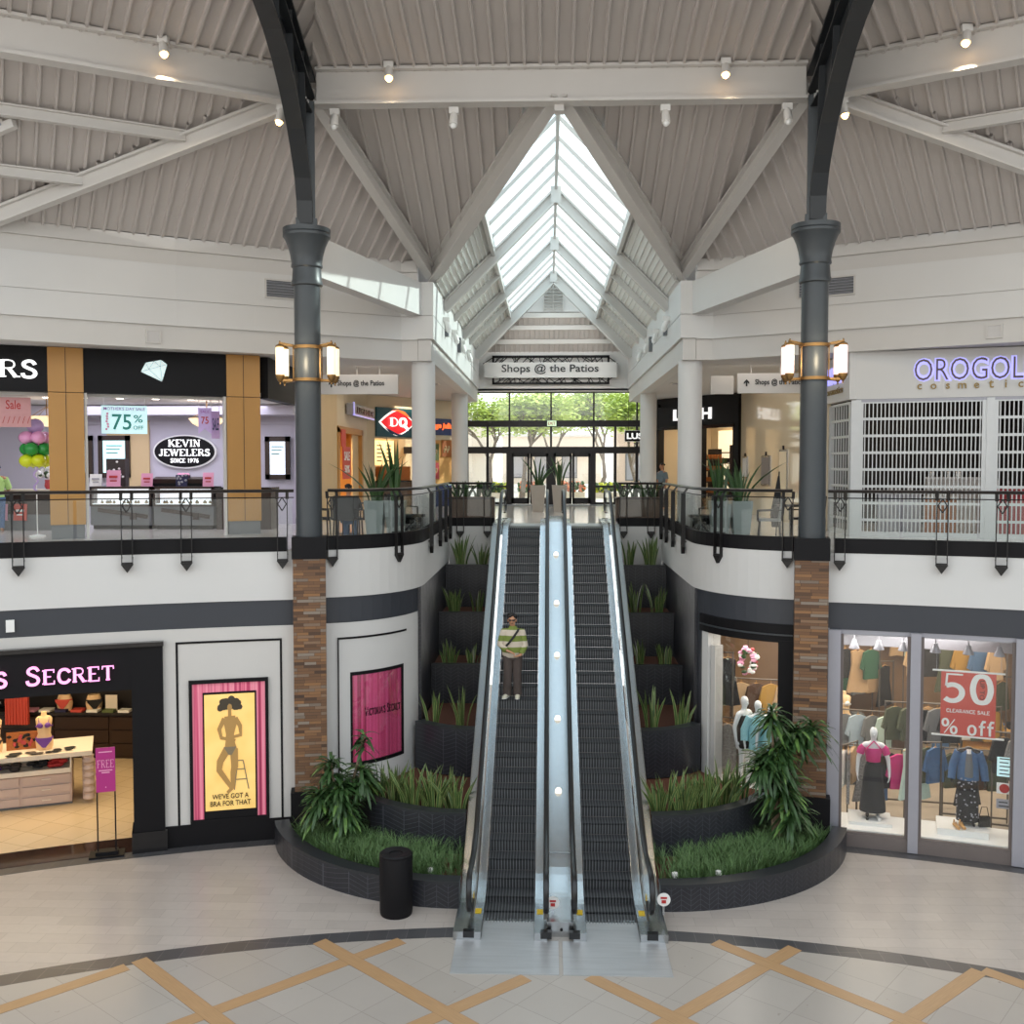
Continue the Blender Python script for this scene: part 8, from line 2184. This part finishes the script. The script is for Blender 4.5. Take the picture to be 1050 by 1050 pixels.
for s, w in ((-1, 'dairy bar'), (1, 'cosmetics shop')):
    tall_pot(s * 4.12, 23.1, 'tall tapered grey planter by the balustrade on the %s side, nearer the column' % w); tall_pot(s * 3.66, 23.15, 'tall tapered grey planter by the balustrade on the %s side, nearer the stair opening' % w)
    tall_snake(s * 4.12, 23.1, 'tall snake plant in the grey planter nearer the column on the %s side' % w, 1.25 if s < 0 else 1.1, 16, .78, .13, 3 + s, .8); tall_snake(s * 3.66, 23.15, 'tall snake plant in the grey planter nearer the stair opening on the %s side' % w, 1.5 if s < 0 else 1.15, 14, .78, .12, 7 + s, .25)
    # planter box behind the back rail
    t = thing('planter_box', 'long brown planter box behind the rail at the top of the escalators, %s side' % w, 'planter', (s * 2.35, 29.0, F2))
    part(t, 'box', MB().bx(*sorted((s * 1.72, s * 3.0)), 28.75, 29.35, F2, 6.4), 'wood_box'); part(t, 'rim', MB().bx(*sorted((s * 1.7, s * 3.02)), 28.72, 29.38, 6.4, 6.44), 'dark_wood'); part(t, 'soil', MB().bx(*sorted((s * 1.76, s * 2.96)), 28.8, 29.3, 6.36, 6.45), 'mulch')
    for i in range(4): tall_snake(s * (1.95 + i * .27), 29.05, '%s leafy plant from the escalator in the brown planter box on the %s side' % (ORD[i], w), .5, 14, .74, .1, 20 + i, .8)
tall_pot(-.55, 36.1, 'taupe planter before the doors, nearer the dairy bar', 'pot_taupe', .95, .27); tall_pot(.2, 36.1, 'taupe planter before the doors, nearer the soap shop', 'pot_taupe', .95, .27)
tall_snake(-.55, 36.1, 'snake plant in the taupe planter nearer the dairy bar', 1.15, 16, .88, .14, 41, .7); tall_snake(.2, 36.1, 'snake plant in the taupe planter nearer the soap shop', 1.3, 14, .88, .13, 42, .4)
def chair(loc, rz, lab, back='chair_mesh', frame='iron', h=.95):
    t = thing('lounge_chair', lab, 'chair', loc, rz)
    part(t, 'seat', MB().box((0, 0, .43), (.52, .5, .05)), back, world=False); part(t, 'backrest', MB().box((0, .25, .7), (.52, .03, .5), 0, 0, -.12), back, world=False)
    fr_ = MB()
    for s in (-.27, .27): fr_.bar((s, .27, .42), (s, .33, h), .03, .03); fr_.bar((s, -.25, .63), (s, .29, .66), .045, .025); fr_.bar((s, -.25, .4), (s, -.25, .63), .03, .03)
    part(t, 'frame', fr_, frame, world=False)
    for sx in (-.25, .25):
        for sy in (-.23, .25): part(t, 'leg', MB().bar((sx, sy, 0), (sx * .95, sy * .9, .42), .025, .025), frame, world=False)
    return t
chair((-4.72, 23.0, F2), radians(165), 'black mesh chair with its back to the balustrade beside the grey planters')
chair((-5.45, 23.3, F2), radians(95), 'black mesh chair half hidden by the dark column by the jewellery shop')
chair((-3.75, 24.9, F2), radians(60), 'black mesh chair behind the grey planters near the stair opening')
simple_person('dark-haired person seated at a cafe table behind the rail, seen from behind', (-4.85, 23.7, F2 - .5), radians(185), 'black_fabric', 'hair', 'denim', True, {'r': ((-.27, -.1, 1.14), (-.2, -.34, 1.1), (-.16, -.42, 1.1)), 'l': ((.27, -.1, 1.14), (.2, -.34, 1.1), (.16, -.42, 1.1))})
chair((-4.85, 23.62, F2), radians(185), 'black mesh chair under the seated dark-haired person')
def cafe_table(x, y, lab, mat_='black'):
    t = thing('cafe_table', lab, 'table', (x, y, F2))
    part(t, 'top', MB().lathe([(.36, .72), (.36, .75)], n=24), mat_, True, world=False); part(t, 'stem', MB().lathe([(.03, .02), (.03, .72)], n=10), 'iron', True, world=False); part(t, 'base', MB().lathe([(.25, 0), (.25, .02), (.03, .04)], n=20), 'iron', True, world=False)
cafe_table(-5.0, 24.5, 'round black cafe table before the seated person')
chair((4.75, 23.1, F2), radians(-100), 'grey vinyl chair beside the grey planters on the cosmetics shop side', 'chair_grey')
chair((3.75, 24.4, F2), radians(-40), 'black lounge chair behind the planters near the round corridor column', 'chair_mesh')
chair((5.7, 23.6, F2), radians(-150), 'black chair half hidden by the dark column by the cosmetics shop')
cafe_table(5.3, 23.4, 'round black cafe table beside the dark column by the cosmetics shop')
for s, w in ((-1, 'dairy bar'), (1, 'soap shop')):
    t = thing('bench', 'low black bench at the foot of the near round column on the %s side' % w, 'bench', (s * 3.62, 25.3, F2))
    part(t, 'seat', MB().box((0, 0, .4), (.7, .45, .06)), 'black', world=False); part(t, 'base', MB().box((0, 0, .18), (.6, .38, .36)), 'black_gloss', world=False)
tt = thing('umbrella_parasol', 'folded black parasol leaning behind the dark column by the cosmetics shop', 'parasol', (5.15, 24.2, F2))
part(tt, 'canopy', MB().tube([(0, 0, .2), (0, 0, .5), (.05, 0, 1.4)], [.1, .14, .02], 10), 'black_fabric', True, world=False); part(tt, 'pole', MB().tube([(0, 0, 0), (.06, 0, 1.5)], .015, 6), 'iron', world=False)
# ------------------------------------------------------------------ entrance glazing
YB = 43.0
w5 = SE('window_5', 'dark framed entrance glazing above the doors', 'window', (0, YB, F2))
fm = MB()
def V(x, z0, z1, w=.1): fm.bx(x - w / 2, x + w / 2, YB - .08, YB + .08, z0, z1)
def Hh(z0, z1, x0=-7.0, x1=7.0): fm.bx(x0, x1, YB - .09, YB + .09, z0, z1)
for x in (-7, -5.4, -3.6, -1.82, -.08, 1.7, 3.5, 5.3, 7): V(x, 9.2, 10.4, .07)
Hh(8.95, 9.22); Hh(10.36, 10.44); Hh(7.84, 8.12)
for x in (-7, -5.4, -4.5, -3.6, -2.74, -1.82, -.08, 1.7, 2.6, 3.5, 4.4, 5.3, 7): V(x, 8.1, 8.97, .09)
for x in (-7, -5.4, -4.5, -3.6, -2.74, 2.6, 3.5, 4.4, 5.3, 7): V(x, F2, 7.86, .12)
for x in (-1.84, -.08, 1.68): V(x, F2, 7.86, .22)
Hh(F2, F2 + .1, -7, -1.84); Hh(F2, F2 + .1, 1.68, 7); Hh(6.42, 6.5, -7, -1.84); Hh(6.42, 6.5, 1.68, 7)
part(w5, 'frame', fm, 'black_alu')
part(w5, 'glass', MB().bx(-7, 7, YB - .006, YB + .006, F2, 10.4), 'glass')
for i, (x0, x1, n) in enumerate(((-1.73, -.98, 1), (-.96, -.19, 2), (.03, .79, 3), (.81, 1.57, 4))):
    d = SE('door_%d' % (n + 1), 'glass entrance door with a dark frame, %s from the dairy bar side' % ORD[i], 'door', (x0, YB, F2))
    m = MB().bx(x0, x0 + .09, YB - .05, YB + .05, F2 + .02, 7.84).bx(x1 - .09, x1, YB - .05, YB + .05, F2 + .02, 7.84).bx(x0, x1, YB - .05, YB + .05, 7.7, 7.84).bx(x0, x1, YB - .05, YB + .05, F2 + .02, F2 + .28)
    part(d, 'frame', m, 'black_alu'); hx = x1 - .13 if i % 2 == 0 else x0 + .13
    part(d, 'handle', MB().tube([(hx, YB - .05, 6.55), (hx, YB - .12, 6.6), (hx, YB - .12, 7.0), (hx, YB - .05, 7.05)], .015, 6), 'chrome', True)
S('wall_back_outer', MB().bx(-24, -7, YB - .1, YB + .2, F2, 12.5).bx(7, 24, YB - .1, YB + .2, F2, 12.5).bx(-7, 7, YB + .05, YB + .2, 10.42, 12.5), 'cream_wall', 'outer wall on either side of the entrance glazing', 'wall')
S('floor_mat', MB().bx(-3.2, 3.2, 41.6, 42.8, F2, F2 + .012), 'plinth', 'grey entrance mat before the doors', 'floor')
# ------------------------------------------------------------------ outdoors
S('ground', MB().bx(-60, 60, 43.3, 140, F2 - .4, F2 - .02), 'concrete', 'pale sunlit paving outside the doors', 'ground')
def tree(x, y, H, lab, seed, lean=0.):
    random.seed(seed); t = thing('tree', lab, 'tree', (x, y, F2)); br = MB(); lf = MB()
    def grow(p, d, L, r, dep):
        q = p + d * L; mid = p + d * L * .5 + Vector((random.uniform(-.1, .1), random.uniform(-.1, .1), 0)) * L
        br.tube([p, mid, q], [r, r * .85, r * .65], 6)
        if dep == 0:
            for i in range(16):
                c = q + Vector((random.uniform(-.9, .9), random.uniform(-.9, .9), random.uniform(-.7, .6)))
                for j in range(5):
                    e = c + Vector((random.uniform(-.3, .3), random.uniform(-.3, .3), random.uniform(-.2, .2))); a = random.uniform(0, pi); u = Vector((cos(a), sin(a), random.uniform(-.5, .5))) * .11; v = Vector((-sin(a), cos(a), random.uniform(-.8, .8))) * .08
                    lf.poly([e - u, e - v, e + u, e + v], 0)
            return
        for k in range(3):
            a = random.uniform(0, 2 * pi); s = random.uniform(.45, .85)
            nd = (d + Vector((cos(a), sin(a), .15)) * s).normalized()
            grow(q, nd, L * random.uniform(.62, .82), r * .62, dep - 1)
    grow(Vector((0, 0, 0)), Vector((lean, 0, 1)).normalized(), H * .34, .16, 4)
    part(t, 'trunk', br, 'trunk', True, world=False); part(t, 'foliage', lf, 'spring_leaf', world=False)
tree(-3.4, 60, 5.6, 'spreading young-leaved tree outside, behind the doors nearest the dairy bar', 51, -.1)
tree(2.9, 62, 5.8, 'spreading young-leaved tree outside, behind the doors nearest the soap shop', 52, .12)
tree(-9.5, 70, 7, 'tree outside seen past the far round column on the dairy bar side', 53)
tree(9.8, 70, 7, 'tree outside seen past the far round column on the soap shop side', 54)
tree(.2, 80, 7, 'tree outside further away on the axis of the doors', 55)
tree(-1.5, 51, 4.8, 'young-leaved tree just outside the doors towards the dairy bar', 61, .1)
tree(4.2, 52, 4.8, 'young-leaved tree just outside the doors towards the soap shop', 62, -.12)
def house(x0, x1, y, h, mat_, lab):
    t = thing('building', lab, 'building', ((x0 + x1) / 2, y, F2))
    part(t, 'wall', MB().bx(x0, x1, y, y + 6, F2 - .1, F2 + h), mat_); part(t, 'cornice', MB().bx(x0 - .2, x1 + .2, y - .2, y + 6.2, F2 + h, F2 + h + .25), 'white')
    n = int((x1 - x0) / 2.4)
    for i in range(n):
        x = x0 + 1.2 + i * 2.4
        f = part(t, 'window', MB().bx(x - .7, x + .7, y - .05, y, F2 + .5, F2 + 2.5), 'plinth'); part(f, 'pane', MB().bx(x - .6, x + .6, y - .07, y - .05, F2 + .6, F2 + 2.4), 'mullion')
    part(t, 'awning', MB().bar((x0 + .5, y - .6, F2 + 2.8), (x1 - .5, y - .6, F2 + 2.8), 1.2, .06), 'stucco2')
house(-18, -4.5, 78, 5.0, 'stucco', 'low pale shop building outside beyond the trees on the dairy bar side')
house(5, 19, 76, 5.2, 'stucco2', 'low pinkish shop building outside beyond the trees on the soap shop side')
house(-4.3, 4.6, 92, 4.2, 'stucco', 'distant pale building at the end of the outdoor walkway')
random.seed(77)
for i, (x, y, w) in enumerate(((-3.0, 52, 1.6), (-1.1, 54, 1.3), (1.0, 53.5, 1.4), (2.9, 52.5, 1.6))):
    lab = ('flower bed outside behind the side panes on the dairy bar side', 'flower bed outside behind the taupe planters towards the dairy bar', 'flower bed outside behind the doors towards the soap shop', 'flower bed outside behind the side panes on the soap shop side')[i]
    t = thing('flower_bed', lab, 'flower bed', (x, y, F2)); part(t, 'kerb', MB().bx(-w / 2, w / 2, -.5, .5, -.02, .25), 'stucco', world=False)
    for mat_, n in (('leaf', 60), ('flower_o' if i in (1, 2) else 'flower_y', 50)):
        m = MB()
        for k in range(n): m.ball((random.uniform(-w / 2, w / 2), random.uniform(-.5, .5), .3 + random.uniform(0, .45)), random.uniform(.06, .13), 6)
        part(t, 'blossoms' if 'flower' in mat_ else 'leaves', m, mat_, True, world=False)

# ------------------------------------------------------------------ daylight, lamps, camera
W = bpy.data.worlds.new('sky'); SC.world = W; W.use_nodes = True
nt = W.node_tree; nt.nodes.clear()
o = nt.nodes.new('ShaderNodeOutputWorld'); b = nt.nodes.new('ShaderNodeBackground'); tc = nt.nodes.new('ShaderNodeTexCoord'); sp = nt.nodes.new('ShaderNodeSeparateXYZ'); rp = nt.nodes.new('ShaderNodeValToRGB')
nt.links.new(tc.outputs['Generated'], sp.inputs[0]); nt.links.new(sp.outputs[2], rp.inputs[0]); nt.links.new(rp.outputs[0], b.inputs[0]); nt.links.new(b.outputs[0], o.inputs[0])
cr = rp.color_ramp; cr.elements[0].position = 0; cr.elements[0].color = (1.0, .975, .945, 1); cr.elements[1].position = .75; cr.elements[1].color = (.80, .88, .96, 1)
e = cr.elements.new(.2); e.color = (.93, .985, 1.0, 1)
b.inputs[1].default_value = WORLD_STRENGTH

def light(kind, name, loc, energy, color=(1, 1, 1), size=.5, rot=None, size_y=None, spot=None):
    l = bpy.data.lights.new(name, kind); l.energy = energy; l.color = color
    if kind == 'AREA':
        l.size = size
        if size_y: l.shape = 'RECTANGLE'; l.size_y = size_y
    elif kind in ('POINT', 'SPOT'): l.shadow_soft_size = size
    if spot: l.spot_size = spot; l.spot_blend = .6
    ob = bpy.data.objects.new(name, l); COL.objects.link(ob); ob.location = loc
    if rot: ob.rotation_euler = rot
    return ob
sun = light('SUN', 'sun', (20, 40, 40), 5.5, (1, .95, .86))
sun.data.angle = radians(1.0)
sun.rotation_euler = Vector((-.80, -.40, -.50)).to_track_quat('-Z', 'Y').to_euler()
WARM = (1, .80, .55); COOL = (.82, .82, 1.)
light('AREA', 'lingerie_shop_lamps', (-11.0, 21.6, 3.5), 200, (1, .74, .42), 5, None, 2.5)
light('AREA', 'jewellery_shop_lamps', (-10.8, 26.4, 8.95), 170, COOL, 6, None, 2.5)
light('AREA', 'clothing_shop_lamps', (8.2, 23.4, 4.05), 420, (1, .82, .6), 8, None, 5)
for s in (-1, 1):
    l_ = light('SPOT', 'sign_spot', (s * 2.7, 37.5, 11.6), 260, (1, .97, .92), .1, None, None, radians(70)); l_.rotation_euler = (Vector((-s * .6, 42.2, 11.0)) - Vector((s * 2.7, 37.5, 11.6))).to_track_quat('-Z', 'Y').to_euler()
light('AREA', 'window_lamps', (7.2, 20.2, 4.05), 60, (1, .95, .88), 4, None, .5)
light('AREA', 'corner_window_lamps', (4.3, 21.6, 4.05), 60, (1, .93, .85), 1., None, 1.4)
light('AREA', 'dairy_bar_lamps', (-6.6, 40.3, 9.6), 120, WARM, 2.5)
light('AREA', 'doorway_lamp', (-7.6, 34.2, 8.3), 60, (1, .72, .38), 1.2)
light('AREA', 'soap_shop_lamps', (7.0, 39.6, 9.4), 90, WARM, 2.5)
light('AREA', 'cosmetics_shop_lamp', (9.5, 26.5, 9.8), 35, (1, .8, .6), 3)
for s, w in ((-1, 'jewellery'), (1, 'cosmetics')):
    light('POINT', 'column_lamp_glow_' + w, (s * 4.87 , 19.2, 9.35), 22, (1, .82, .55), .12)
    light('AREA', 'corridor_soffit_lamps_' + w, (s * 5.1, 30.5, 9.9), 60, (1, .9, .78), 2, None, 8)
    for x, y, z, dx in ((s * 3.2, 19.3, 14.3, 0), (s * 7.0, 18.2, 14.3, 0)):
        light('SPOT', 'spot_beam', (x, y, z), 90, (1, .78, .5), .08, (radians(25), 0, 0), None, radians(110))

cam = bpy.data.cameras.new('camera'); cam.lens = 36.0; cam.sensor_width = 36.0; cam.sensor_fit = 'HORIZONTAL'; cam.clip_end = 400
co = bpy.data.objects.new('camera', cam); COL.objects.link(co); co.location = (-.2, 0, 7.35)
yaw = math.atan((562 - 525) / 1050); pit = math.atan((525 - 477) / 1050)
co.rotation_euler = (pi / 2 - pit, 0, yaw)
SC.camera = co
SC.view_settings.view_transform = 'Standard'; SC.view_settings.look = 'None'; SC.view_settings.gamma = 1; SC.view_settings.use_curve_mapping = False
SC.view_settings.exposure = EXPOSURE
try:
    SC.cycles.max_bounces = 7; SC.cycles.diffuse_bounces = 4; SC.cycles.glossy_bounces = 4; SC.cycles.transparent_max_bounces = 12; SC.cycles.caustics_reflective = False; SC.cycles.caustics_refractive = False; SC.cycles.sample_clamp_indirect = 6
except Exception:
    pass
